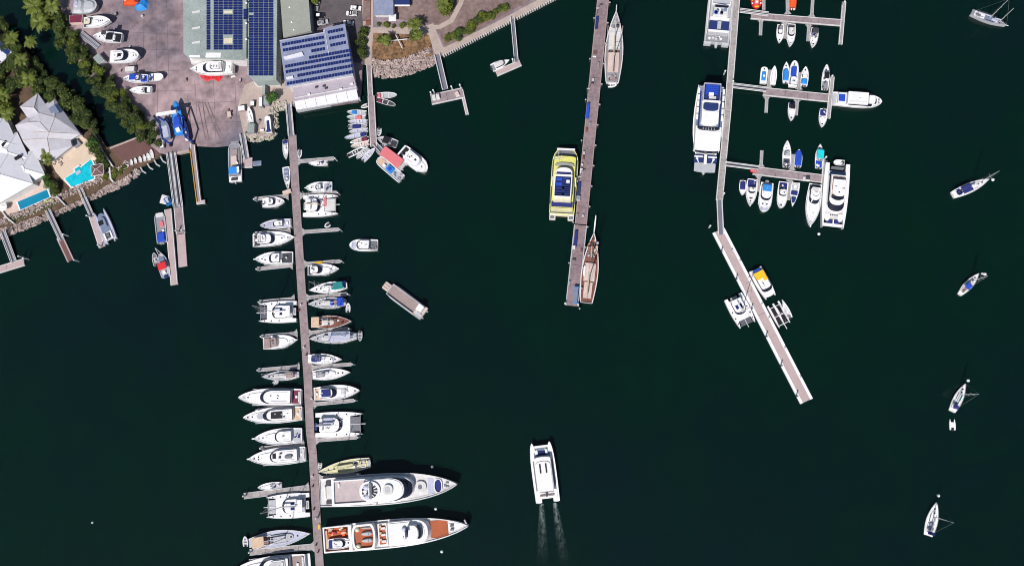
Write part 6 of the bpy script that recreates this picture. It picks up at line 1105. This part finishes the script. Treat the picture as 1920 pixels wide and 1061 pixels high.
# ---------------- dinghy pier cluster ----------------
DG = 'dinghies clustered round the short pier'
dinghy('tiny white dinghy nosed under the clubhouse end of dinghy pier', (690, 196.5), (677, 201), 8, DG, tube='offwhite', floor='midgrey')
W_ = [('white dinghy with sky blue cover, topmost left of the pier', (687, 212), (650.5, 210), 9.5, dict(hard=True, tube='white', floor='lightgrey', cover=(.5, .78, 'sky'))),
      ('white dinghy with pink seats, second from top left of the pier', (685.5, 220.5), (650, 219.5), 9, dict(hard=True, tube='white', floor='lightgrey', cover=(.2, .5, 'pinkred'))),
      ('pale lilac dinghy, third from top left of the pier', (689, 228.5), (652, 228), 8.5, dict(hard=True, tube='offwhite', floor='paleblue', console=True)),
      ('dinghy with navy cover pointing at the pier, fourth from top', (653, 238), (689, 235.5), 10, dict(hard=True, tube='white', floor='grey', cover=(.2, .66, 'navy'))),
      ('pale dinghy with grey seats, fifth from top left of the pier', (690, 243.5), (654, 247.8), 8.5, dict(hard=True, tube='offwhite', floor='paleblue')),
      ('longer grey dinghy with dark navy cover, sixth from top', (687.5, 250.5), (645.5, 259), 9.5, dict(hard=True, tube='lightgrey', floor='paleblue', cover=(.02, .3, 'navy'))),
      ('dinghy with maroon cover at the stern, seventh from top', (691.5, 259), (656, 267.5), 9.5, dict(tube='offwhite', floor='pinkdeck', cover=(.05, .4, 'maroon'))),
      ('cream dinghy with white seats, eighth from top left of pier', (692, 268), (657.5, 275), 9.5, dict(hard=True, tube='white', floor='pinkdeck', console=True)),
      ('inflatable with dark seats pointing up at the pier foot', (652, 292), (684, 276), 10.5, dict(tube='offwhite', floor='darkgrey', console=True)),
      ('white dinghy pointing down left at the pier foot, second last', (691, 277.5), (668, 297.5), 10, dict(hard=True, tube='white', floor='lightgrey', console=True)),
      ('grey white dinghy nearest the barges at the pier foot', (680, 302), (703, 278), 10, dict(hard=True, tube='white', floor='paleblue', console=True)),
      ('long white dinghy right of the pier with pink stern seat', (706.5, 179.5), (744.5, 178), 11.5, dict(hard=True, tube='white', floor='lightgrey', cover=(.02, .2, 'pinkred'))),
      ('slim white dinghy with dark seats right of the pier', (707, 187), (742, 197), 9.5, dict(hard=True, tube='white', floor='darkgrey', cover=(.05, .25, 'maroon'))),
      ('small white dinghy tucked right of the pier foot', (711, 240.5), (710, 254.5), 9.5, dict(tube='white', floor='midgrey'))]
for l, s_, b_, w_, k_ in W_: dinghy(l, s_, b_, w_, DG, **k_)
cruiser('white boat with black canopy behind the white cruise boat', (744.5, 271), (708, 259.5), 16, None, 'game_boat', 'motor boat', cab=(.46, .46), trunk=True, cockpit='darkgrey', aft='gear', h=1.1, hatches=((.78, 0),), canopy=(.34, .66, .8, 'black'), pulpit=.4, deck='lightgrey')
b = cruiser('white round bowed harbour cruise boat pointing down right', (754, 283), (801, 321), 27, None, 'cruise_boat', 'motor boat', cab=(.2, .72), cv=.78, cockpit='black', aft='gear', h=1.5, kind='rib', hatches=((.8, 0),), slope=.5, h1=1.2, h2=.4, roofhatch=0, glass='paleblue')
b.hatch(.55, .12, b.ztop, .8, .8, 'black'); b.s('stern_gantry', .0, .05, .8, 2.6, 2.8, 'white')
b = Boat('barge', 'square barge with a flat pink roof beside the dinghy pier', 'barge', (757, 313), (707, 275), 20, None); b.hull('scow', 1.0, 'lightgrey', 'lightgrey', dk=.2, sh=.03)
b.canopy(.06, .76, .92, .9, 3.0, 'pinkred', name='flat_pink_roof'); b.s('foredeck_frame', .78, .97, .7, .9, 1.4, 'ramp', ins=.1); b.outboards(2, 'lightgrey', sp=2.4)
b = Boat('work_barge', 'open work barge with blue deck tank below the pink roofed barge', 'barge', (753, 336), (708, 297), 18, None); b.hull('scow', 1.1, 'white', 'lightgrey', dk=.35, g=.3, sh=.05)
b.s('blue_tank', .36, .6, .6, .8, 1.6, 'sky', ins=.15); b.s('blue_tank_lid', .42, .54, .34, 1.6, 1.75, 'royal'); b.bx('crate', .68, .2, 1.2, 1.0, .8, 1.6, 'white'); b.s('foredeck', .72, .95, .6, .8, .95, 'tan'); 
for k in range(6): b.bx('gear_crate', R0.uniform(.06, .3), R0.uniform(-.6, .6), 1.1, .7, .8, 1.4, R0.choice(['paleblue', 'offwhite', 'grey', 'lightgrey']), ang=R0.random())
b.outboards(2, 'midgrey', sp=1.6)
cruiser('white catamaran boat on the small slanting pontoon below the promenade', (922, 128), (955, 112.5), 16, None, 'motor_boat', 'motor boat', cab=(.2, .74), cv=.74, cockpit='grey', aft=None, h=.9, h1=.8, h2=.4, slope=.5, kind='needle', trunk=False, hatches=(), roof='offwhite', eng=2, rail=False)
# ---------------- work boats, left ----------------
b = Boat('work_boat', 'open work boat with red and blue tarpaulins by the pale pontoon', 'work boat', (304, 455), (298.5, 399), 19, None); b.hull('scow', 1.1, 'lightgrey', 'grey', dk=.4, g=.3, sh=.05)
b.s('blue_tarpaulin', .04, .36, .82, .7, 1.7, 'royal', ins=.5); b.s('red_tarpaulin', .52, .74, .4, .7, 1.1, 'pinkred', vc=-.2, ins=.2, nose=.4, tail=.3); b.s('bow_ramp', .86, 1.0, .7, .7, 1.1, 'offwhite'); b.bx('crate', .38, -.5, .8, .8, .7, 1.4, 'white'); b.outboards(2, 'lightgrey')
b = Boat('work_boat', 'grey work boat with a bow frame and bright red canopy', 'work boat', (311.5, 519), (301, 474), 19, None); b.hull('motor', 1.0, 'paleblue', 'lightgrey', dk=.25, g=.3)
b.canopy(.28, .58, .8, .9, 2.4, 'red'); b.s('winch_deck', .62, .84, .6, .8, 1.5, 'bluegrey', ins=.3); M = MB(); M.path([(b.X(.9), b.Y(.4), .9), (b.X(1.22), b.Y(.55), 2.0), (b.X(.9), b.Y(-.3), .9)], .14); M.build('bow_frame', 'lightgrey', b.root); b.s('blue_stern_cover', -.04, .1, .5, .6, 1.3, 'seatblue', tail=.6, ins=.3); b.bx('crate', .2, .1, 1, 1.2, .8, 1.4, 'white')
dinghy('small white runabout left of the red canopy work boat', (293, 498), (288.5, 474), 10, None, tube='white', floor='midgrey', hard=True, console=True)
b = Boat('work_punt', 'small blue boat with a white panel at the pontoon head', 'work boat', (318, 383.5), (311, 370), 11, None, zr=.6); b.hull('scow', .8, 'sky', 'sky', dk=.25); b.s('deck_box', .3, .7, .4, .6, 1.1, 'paleblue'); b.ring('deck_rail', .1, .9, .7, .6, 1.0, 'seatblue', t=.2)
prop('float_platform', 'square white floating panel beside the small blue boat', 'float', 308, 374, 3.2, 3.6, .05, .7, 'white', -.25, extra='offwhite')
b = Boat('workboat_barge', 'grey work barge with blue canopy and pink cargo near slipway', 'work boat', (442, 341), (440, 268), 24, None); b.hull('scow', 1.2, 'lightgrey', 'grey', dk=.35, g=.35, sh=.04); b.s('bow_ramp', .9, 1.06, .6, .4, .95, 'grey'); b.s('cargo_hatch', .4, .66, .42, .9, 1.6, 'pinkdeck', vc=.1)
b.s('side_pipe', .3, .86, .12, .9, 1.4, 'midgrey', vc=-.7); b.canopy(.16, .34, .62, 1.2, 3.4, 'sky', name='blue_canopy'); b.s('wheelhouse_roof', .17, .33, .18, 3.6, 3.7, 'white', vc=-.78); b.s('stern_deck', .0, .14, .9, .9, 1.3, 'white'); b.bx('stern_winch', .06, .1, 1, 2.4, 1.3, 1.9, 'darkgrey'); b.bx('foredeck_box', .76, 0, 2.6, 2.2, .9, 1.2, 'taupe'); b.outboards(1, 'lightgrey')
for k in range(7): b.bx('deck_gear', R0.uniform(.2, .6), -.45+R0.uniform(-.15, .15), .7, .5, .9, 1.7, R0.choice(['white', 'midgrey', 'darkgrey']))
prop('float_platform', 'small grey float tied right of the square pontoon', 'float', 481.5, 306, 3.6, 1.9, .05, .5, 'paleblue', .05, extra='bluegrey')
b = Boat('motor_catamaran', 'grey blue catamaran with dark hatch beside the slim pale pontoon', 'motor boat', (208, 452), (185.5, 395), 24, None)
for v in (-.72, .72): b.hull('cathull', 1.2, 'paleblue', 'paleblue', vc=v, hw=.3, dk=.08, sh=.1)
b.s('foredeck', .3, .9, .66, .8, 1.3, 'bluegrey', nose=.4); b.s('cabin_top', .42, .76, .5, 1.3, 2.0, 'bluegrey', nose=.3, ins=.2); b.bx('roof_hatch', .6, .22, 2.0, 2.0, 2.0, 2.1, 'black'); b.s('aft_deck', .04, .3, .8, .9, 1.25, 'lightgrey'); b.s('cockpit_well', .1, .26, .4, 1.26, 1.3, 'darkgrey'); b.bx('helm_seat', .18, 0, .9, 1.2, 1.3, 1.8, 'midgrey')
for v in (.45, -.5): b.s('cockpit_seat', .06, .28, .12, 1.26, 1.7, 'white', vc=v)
b.outboards(2, 'lightgrey', sp=3.2)
# small white boats on the brown deck
for k, (x0, y0, x1, y1, wd, l) in enumerate([(243, 307, 242, 297, 5, 'small white upturned boat nearest the lone one on the brown deck'), (251, 304, 249, 294, 5, 'second small white boat from the left in the deck row'), (260, 302, 258, 291, 5.5, 'third small white boat from the left in the deck row'),
        (268, 300, 266, 288, 5.5, 'fourth small white boat from the left in the deck row'), (276, 298, 272.5, 285, 6.5, 'fifth and widest white boat in the deck row'), (282, 294, 279, 278, 6.5, 'white boat at the right end of the deck row'), (226, 313, 238, 308, 7, 'lone white boat lying apart at the left of the brown deck')]):
    b = Boat('rowing_boat', l, 'rowing boat', (x0, y0), (x1, y1), wd, 'small white boats on the brown deck', zr=1.9, z=ZL+.13); b.hull('dinghy', .5, 'white', 'offwhite', dk=.2, g=.12, sh=.1, N=7); b.bx('thwart', .5, 0, .25, b.W*.8, .3, .45, 'white')
# ---------------- boat yard ----------------
G = 'boats standing in the boat yard'
def stands(b, n=3):
    M = MB()
    for k in range(n):
        u = .2+.55*k/(n-1)
        for sg in (-1, 1): M.tube((b.X(u), sg*b.W*.55, -1.9), (b.X(u), sg*b.W*.36, 0), .09, n=4)
        M.box(b.X(u), 0, -1.9, -.4, .3, .6)
    M.build('boat_stand', 'midgrey', b.root)
YZ = ZL+1.9
cruiser('yard boat with square cream canopy, uppermost uncovered one', (157, 43.5), (208, 39.5), 21, G, 'game_boat', 'motor boat', cab=(.1, .34), cv=.6, cockpit='darkgrey', aft=None, h=1.3, roof='ivory', slope=.3, hatches=((.62, .15), (.7, .15)), z=YZ, zr=1, h1=.8, h2=.5)
b = cruiser('yard boat with black cockpit pointing left, second down', (228.5, 71.8), (176, 68.5), 20, G, 'game_boat', 'motor boat', cab=(.3, .3), trunk=True, cockpit='black', aft=None, h=1.3, hatches=((.78, 0),), z=YZ, zr=1, pulpit=.5)
b.s('tower_canopy', .3, .52, .62, 1.9, 2.0, 'black'); M = MB()
for sg in (-1, 1): M.tube((b.X(.3), b.Y(.5)*sg, 1), (b.X(.38), b.Y(.35)*sg, 5.5), .08); M.tube((b.X(.52), b.Y(.5)*sg, 1), (b.X(.46), b.Y(.35)*sg, 5.5), .08)
M.box(b.X(.42), 0, 5.4, 5.55, 2.0, 1.9); M.build('tuna_tower', 'darkgrey', b.root); stands(b)
b = cruiser('white yard boat with dark curved windscreen and black roof hatch', (207, 108), (262, 105), 24, G, 'motor_yacht', 'motor boat', cab=(.12, .66), cv=.76, cockpit='white', aft=None, h=1.5, tail=.2, slope=1.7, hatches=((.82, 0),), z=YZ, zr=1, kind='rib'); stands(b)
for j in (0, 1): b.hatch(.36+.05*j, 0, b.ztop, 1.0, 1.4, 'black')
b = cruiser('white yard boat with royal blue canopy pointing left', (277, 147.5), (231, 147.5), 15.5, G, 'cabin_cruiser', 'motor boat', cab=(.3, .5), cv=.6, cockpit='royal', aft='gear', h=1.1, canopy=(.42, .66, .7, 'royal'), z=YZ, zr=1, hatches=()); stands(b)
b = cruiser('small white open yard boat pointing right with blue strapping', (278, 146), (306, 143.5), 14, G, 'open_boat', 'motor boat', cab=(.3, .3), trunk=False, cockpit='offwhite', aft='gear', h=.9, kind='rib', z=ZL+1.2, zr=1, hatches=(), rail=False); b.s('blue_strap', .1, .16, .9, .8, 1.0, 'royal'); b.s('blue_strap', .3, .34, .9, .8, 1.0, 'royal')
b = cruiser('lowest small white yard boat with black engine cover', (284, 168.5), (242.5, 169.5), 14, G, 'runabout', 'motor boat', cab=(.34, .52), cv=.68, cockpit='black', aft=None, h=.9, h1=.2, h2=.3, slope=.4, z=ZL+1.2, zr=1, hatches=(), rail=False); b.s('engine_box', .04, .2, .6, .7, 1.2, 'white')
b = cruiser('large white motor yacht on the yard in front of the green shed', (438, 128), (360, 131.5), 25.5, G, 'motor_yacht', cab=(.2, .7), cv=.76, cockpit='white', aft='settee', h=1.9, slope=1.8, hatches=((.86, .15), (.86, -.15)), z=ZL+1.6, zr=1, h1=1.0, h2=.8, pulpit=.8, fly=(.22, .5, 'white')); stands(b, 4)
# covered catamaran
b = Boat('covered_boat', 'big boat wrapped in crumpled pale grey tarpaulin in the yard', 'boat', (138, 14), (184, 13), 28, G, z=ZL+1, zr=1); b.hull('rib', 1.6, 'grey', 'lightgrey', dk=.1); b.s('tarpaulin', .02, .5, .9, 1.5, 2.6, 'lightgrey', ins=1.1, nose=.3, tail=.1); b.s('tarpaulin_fold', .42, .95, .8, 1.5, 2.3, 'lightgrey', ins=.9, nose=.6, tail=.3); b.s('tarpaulin_fold', .1, .3, .5, 2.5, 3.0, 'paleblue', ins=.6, nose=.5, tail=.5, vc=.2)
for k in range(9): b.bx('ground_weight', .1+.09*k, -1.1, .8, .6, -.9, -.4, ('offwhite', 'darkgrey', 'lightgrey')[k % 3])
prop('work_platform', 'reddish timber staging behind the cream canopy yard boat', 'staging', 142, 36, 6, 3.6, ZL, 1.6, 'pinkdeck', 0, extra='maroon')
q = thing('spar_stack', 'stack of long aluminium spars lying beside the creek trees', 'spars', P(168, 77, ZL)); a_, b_ = P(152, 64, ZL)-q.location, P(186, 90, ZL)-q.location
for k in range(5): o = Vector((.45*k-.9, .45*k-.9, 0)); t0 = .03*k; MB().tube(a_+o+Vector((0, 0, .5+.2*(k % 2))), b_+o*.8+Vector((0, 0, .5)), .19, n=6).build('spar', ('lightgrey', 'paleblue', 'steel')[k % 3], q)
prop('yard_shed', 'small pale green roofed hut by the creek trees', 'hut', 185, 111, 4.4, 3.0, ZL, 2.4, 'offwhite', math.radians(-48), extra='greenroof'); prop('storage_container', 'white box trailer between two yard boats', 'container', 243, 129.5, 4.2, 2.2, ZL, 1.8, 'lightgrey', .04, extra='offwhite')
def blob(name, label, cat, pts, z, h, m, seed=0):
    rg = random.Random(seed); c = P(*pts[0], z); q = thing(name, label, cat, c); bt = [P(x, y, z)-c for x, y in pts]
    if sum(a.x*b.y-b.x*a.y for a, b in zip(bt, bt[1:]+bt[:1])) < 0: bt.reverse()
    ce = sum(bt, Vector())/len(bt); md = [p+(ce-p)*rg.uniform(.15, .4)+Vector((0, 0, h*rg.uniform(.4, 1.1))) for p in bt]; tp = [p+(ce-p)*.75+Vector((0, 0, h*rg.uniform(.8, 1.3))) for p in bt]
    M = MB(); M.ring_prism(bt, md, cap=False); M.ring_prism(md, tp); M.build('folds', m, q); return q
blob('tarpaulin', 'bright blue crumpled tarpaulin on the yard near the top', 'tarpaulin', [(252, 8), (264, 0), (272, -6), (279, 6), (276, 18), (264, 22), (255, 19)], ZL, 1.4, 'sky', 2)
b = Boat('lifeboat', 'orange lifeboat standing at the top edge of the yard', 'lifeboat', (232, 3), (262, 1), 17, G, z=ZL+.3, zr=1); b.hull('rib', 1.2, 'orange', 'orange', dk=.15); b.s('canopy', .15, .75, .7, 1.0, 1.7, 'orange', nose=.4, ins=.4); b.bx('hatch_cover', .1, .3, .8, .8, 1.0, 1.5, 'white'); b.bx('maroon_cover', .86, 0, 1.4, 1.8, 1.0, 1.5, 'maroon')
blob('tarpaulin', 'red ground sheet spread beneath the large yard motor yacht', 'tarpaulin', [(372, 139), (390, 138), (418, 140), (417, 147), (410, 154), (403, 149), (388, 153), (378, 147)], ZL+.02, .25, 'red', 5)
prop('timber_offcut', 'white board lying below the stern of the large yard yacht', 'board', 437, 143.5, 2.0, .8, ZL, .25, 'white', .2, extra='offwhite')
# travel lift
q = thing('travel_lift', 'blue travel lift frame with a white cross beam in the yard', 'boat lift', P(317, 238, ZL)); o = q.location
def beam(name, a, b, za, zb, w, m):
    A, B = P(*a, za)-o, P(*b, zb)-o; A.z = za-o.z; B.z = zb-o.z; d = B-A; u = Vector((-d.y, d.x, 0)); u = u.normalized()*w/2 if u.length > .1 else Vector((w/2, 0, 0)); k = Vector((0, 0, w)) if abs(d.z) < d.length*.8 else Vector((0, w, 0))
    MB().ring_prism([A-u, A+u, A+u+k, A-u+k], [B-u, B+u, B+u+k, B-u+k], base=True).build(name, m, q)
ZT = 8
beam('cross_beam', (295, 216.5), (332, 210.5), ZT, ZT, 1.1, 'white'); beam('side_beam', (297, 219), (306, 262), ZT-.2, ZT-.2, .5, 'seatblue'); beam('side_beam', (334, 213), (349, 258), ZT-.2, ZT-.2, .5, 'seatblue')
for a in ((297, 219), (306, 262), (334, 213), (349, 258)): p = P(*a, ZT)-o; MB().tube((p.x, p.y, .2), (p.x*.96, p.y*.96, ZT-o.z), .35, n=6).build('leg', 'royal', q); MB().box(p.x, p.y, 0, 1.3, .7, 1.6).build('wheel', 'black', q)
beam('lower_beam', (313, 224), (335, 250), 3, 3, .5, 'seatblue'); p = P(305, 268, 2)-o; MB().box(p.x, p.y, 0, 1.6, 1.6, 1.6).build('engine_box', 'white', q)
b = Boat('covered_boat', 'long boat under bright blue covers inside the travel lift', 'boat', (335.5, 252), (329.5, 189), 17, G, z=ZL+1.2, zr=1.2); b.hull('motor', 1.4, 'sky', 'sky', dk=.15); b.s('blue_cover', .2, .56, .86, 1.2, 2.0, 'royal', ins=.7, nose=.4); b.s('bow_cover', .62, .95, .6, 1.3, 1.9, 'sky', ins=.5, nose=.5); b.bx('white_gear', .12, 0, 1.8, 1.6, 1.3, 1.9, 'white', ang=.3); b.bx('white_gear', .66, 0, 1.0, 1.6, 1.9, 2.3, 'white', ang=.5)
b = Boat('narrow_boat', 'dark blue narrow hull right of the blue covered boat', 'boat', (352, 263), (343, 222), 9, G, z=ZL+.8, zr=1); b.hull('motor', 1.0, 'seatblue', 'navy', dk=.2); b.bx('outboard_cover', .04, 0, 1.2, 1.4, .8, 1.6, 'white'); b.bx('deck_gear', .35, 0, .8, .8, .8, 1.4, 'lightgrey'); b.bx('deck_gear', .5, 0, .8, .8, .8, 1.4, 'royal')
b = Boat('hull', 'bare grey blue hull standing left in the travel lift bay', 'boat', (312, 261), (304, 222), 19, G, z=ZL+.8, zr=1); b.hull('motor', 1.2, 'bluegrey', 'bluegrey', dk=.5, g=.35); b.s('floor_panel', .1, .8, .5, .72, .8, 'paleblue')
prop('yard_trolley', 'grey machinery beside the trees left of the travel lift', 'machine', 288, 226, 4.2, 1.6, ZL, 1.0, 'lightgrey', math.radians(-50), extra='midgrey'); prop('yard_trolley', 'small white engine unit below the travel lift bay', 'machine', 303, 272, 1.6, 2.4, ZL, 1.4, 'grey', .2, extra='white')
q = thing('boat_trailer', 'rusty brown boat trailer parked on the slipway concrete', 'trailer', P(431, 215, ZL), math.radians(-75)); MB().box(0, 0, .5, .75, 4.6, .25).build('frame', 'brownwood', q); MB().box(.2, 0, .7, .95, 2.4, 1.6).build('cradle', 'pinkdeck', q); MB().box(-.9, 0, .5, .8, .5, 2.2).build('axle', 'darkgrey', q)
for sg in (-1, 1): MB().tube((-.9, sg*1.15, .35), (-.9, sg*1.4, .35), .36, n=10).build('wheel', 'black', q)
b = sailboat('small white sailing boat with black mast step on the small yard', (470.5, 232), (466, 201), 11, None, mh=6, h=.8, boom=0, cockpit='offwhite', hatches=()) if 0 else cruiser('small slender white boat ashore on the small yard', (470.5, 232.5), (466, 201), 11, None, 'rowing_boat', 'boat', cab=(.3, .3), trunk=True, cockpit='offwhite', aft=None, h=1.0, z=ZL+.4, zr=1, hatches=((.7, 0),), rail=False)
prop('storage_container', 'grey green container at the bottom of the small yard', 'container', 470.5, 240, 3.0, 3.8, ZL, 2.4, 'grey', 0, extra='greenroof'); prop('storage_box', 'wide white topped box left of the slender ashore boat', 'box', 452.5, 203, 2.9, 2.2, ZL, 1.5, 'taupe', .12, extra='white'); prop('storage_box', 'small white topped box above the slender ashore boat', 'box', 473, 194, 1.7, 2.1, ZL, 1.4, 'darkgrey', 0, extra='white')
prop('storage_container', 'narrow white container left of the bright green tree', 'container', 488.5, 191, 1.5, 4.2, ZL, 2.2, 'grey', .05, extra='white'); prop('storage_container', 'grey green container touching the bright green tree', 'container', 499, 188, 2.3, 3.8, ZL, 2.2, 'grey', .02, extra='greenroof'); prop('storage_container', 'narrow container standing in front of the lower shed wing', 'container', 494.5, 168, 1.3, 4.4, ZL, 3.0, 'grey', .02, extra='greenroof')
prop('storage_box', 'small cream box near the lower edge of the small yard', 'box', 491, 244, 1.7, .9, ZL, .9, 'tan', 0, extra='white')
b = cruiser('blue and white boat on a trailer at the small yard corner', (503.5, 248), (501, 218), 11, None, 'trailer_boat', 'boat', cab=(.2, .2), trunk=False, cockpit='seatblue', aft=None, h=1.0, z=ZL+.6, zr=1, hatches=(), cover=(.05, .75, .5, 'seatblue', .1), kind='scow', rail=False)
q = thing('crossed_frame', 'two crossed white poles on short legs in the brown garden', 'pole frame', P(746, 78, ZL)); o = q.location
for a, b_ in [((730, 77), (764, 73.5)), ((742, 66), (754.5, 91))]:
    A, B = P(*a, ZL+1.6)-o, P(*b_, ZL+1.6)-o; MB().tube(A, B, .22, n=6).build('pole', 'offwhite', q)
    for p in (A.lerp(B, .1), A.lerp(B, .9)): MB().tube((p.x, p.y, 0), p, .12, n=5).build('leg', 'offwhite', q)
# cars
def car(label, x, y, ang, m, ute=False, name='parked_car', roof=None):
    q = thing(name, label, 'car', P(x, y, ZL+1), ang, 'cars parked by the clubhouse'); q.location.z = ZL
    M = MB(); B1 = [(-2.25, -.8), (-2.1, -.92), (2.0, -.92), (2.25, -.7), (2.25, .7), (2.0, .92), (-2.1, .92), (-2.25, .8)]; M.ring_prism([(x, y, .3) for x, y in B1], [(x*.985, y*.95, .95) for x, y in B1], base=True); M.build('body', m, q)
    c = (-.2, 1.2) if ute else (-1.5, 1.1); w_ = .84
    M = MB(); M.ring_prism([(c[0], -w_, .95), (c[1], -w_, .95), (c[1], w_, .95), (c[0], w_, .95)], [(c[0]+.3, -.66, 1.42), (c[1]-.7, -.66, 1.42), (c[1]-.7, .66, 1.42), (c[0]+.3, .66, 1.42)]); g = M.build('windows', 'glass', q)
    MB().box((c[0]+c[1])/2-.2, 0, 1.421, 1.48, c[1]-c[0]-1.0, 1.3, 0, .05).build('roof', roof or m, q)
    if ute: MB().box(-1.3, 0, .96, 1.25, 1.8, 1.6).build('tray', 'offwhite', q); MB().box(-1.3, 0, 1.251, 1.26, 1.55, 1.35).build('tray_floor', 'midgrey', q)
    for x_ in (-1.4, 1.4):
        for sg in (-1, 1): MB().tube((x_, sg*.72, .33), (x_, sg*.95, .33), .33, n=10).build('wheel', 'black', q)
    for sg in (-1, 1): MB().box(2.2, sg*.6, .6, .78, .14, .36).build('headlight', 'white', q)
car('white car topmost in the car park beside the brick strip', 667, 15, math.radians(-8), 'white'); car('white utility truck just below the topmost white car', 659, 25, math.radians(175), 'white', True); car('silver car in the shade of the clubhouse', 653, 43, math.radians(170), 'offwhite')
car('silver utility truck by the right wall of the olive shed', 605, 42, math.radians(10), 'lightgrey', True); car('black car with white box above the silver truck', 598, 29, 0, 'black', False, roof='white'); car('olive yellow vehicle near the top beside the olive shed', 594, 11, math.radians(80), 'oliveroof', True)
prop('flower_bed_kerb', 'red brown brick planter strip right of the car park', 'planter', 688, 20, 3.2, 9, ZL, .3, 'brownwood', .02, extra='dirtroad'); prop('planter', 'small pale framed planter below the brick strip', 'planter', 690, 44, 2.2, 2.2, ZL, .5, 'paving', 0, extra='brownwood')

dinghy('small grey white dinghy just above the third right finger', (618, 419), (609, 425), 9, None, tube='white', floor='midgrey', seatm='darkgrey')

# boarding details and clutter on the big pontoon and pier decks
for k, (x, y, m) in enumerate([(1122, 120, 'taupe'), (1112, 150, 'darkgrey'), (1100, 243, 'maroon'), (1106, 232, 'grey'), (1095, 287, 'darkgrey'), (1094, 296, 'grey'), (1082, 404, 'darkgrey'), (1093, 405, 'darkgrey'), (1090, 470, 'lightgrey'), (1068, 530, 'taupe')]):
    prop('deck_crate', '%s small crate counted down the wide pier deck' % ORD[k], 'crate', x, y, 1.5, .8, 2.2, .6, m, pa, 'crates on the wide pier', extra=('grey', 'lightgrey', 'brownwood')[k % 3])
for k, (x, y) in enumerate([(1101, 178), (1118, 30), (1085, 340)]):
    p = P(x, y, 2.2); q = thing('lamp_post', '%s slender lamp post counted down the left edge of the wide pier' % ORD[k], 'lamp post', p, 0, 'lamp posts on the wide pier'); MB().tube((0, 0, 0), (0, 0, 6), .1, n=6).build('post', 'steel', q); MB().box(.5, 0, 5.9, 6.1, 1.2, .4).build('lamp_head', 'lightgrey', q)

for k, (x, y, m, a, l) in enumerate([(214, 56, 'royal', .7, 'small blue crate right of the cream canopy yard boat'), (243, 88, 'darkgrey', .6, 'dark crate between second and third yard boats'), (226, 132, 'darkgrey', .6, 'dark crate left of the white box trailer'), (216, 26, 'darkgrey', 1.0, 'dark crate right of the grey tarpaulin boat'),
        (266, 30, 'offwhite', .8, 'white crate just below the blue tarpaulin'), (346, 150, 'taupe', 1.2, 'brown crate left of the red ground sheet'), (484, 228, 'tan', 1.2, 'tan crate right of the slender ashore boat'), (450, 150, 'maroon', .8, 'maroon crate right of the large yard yacht'), (194, 50, 'grey', 1.0, 'grey crate between the top two yard boats')]):
    prop('yard_crate', l, 'crate', x, y, a*1.3, a, ZL, .5+a*.4, m, k*.7, 'crates on the boat yard', extra=('grey', 'lightgrey', 'taupe')[k % 3])
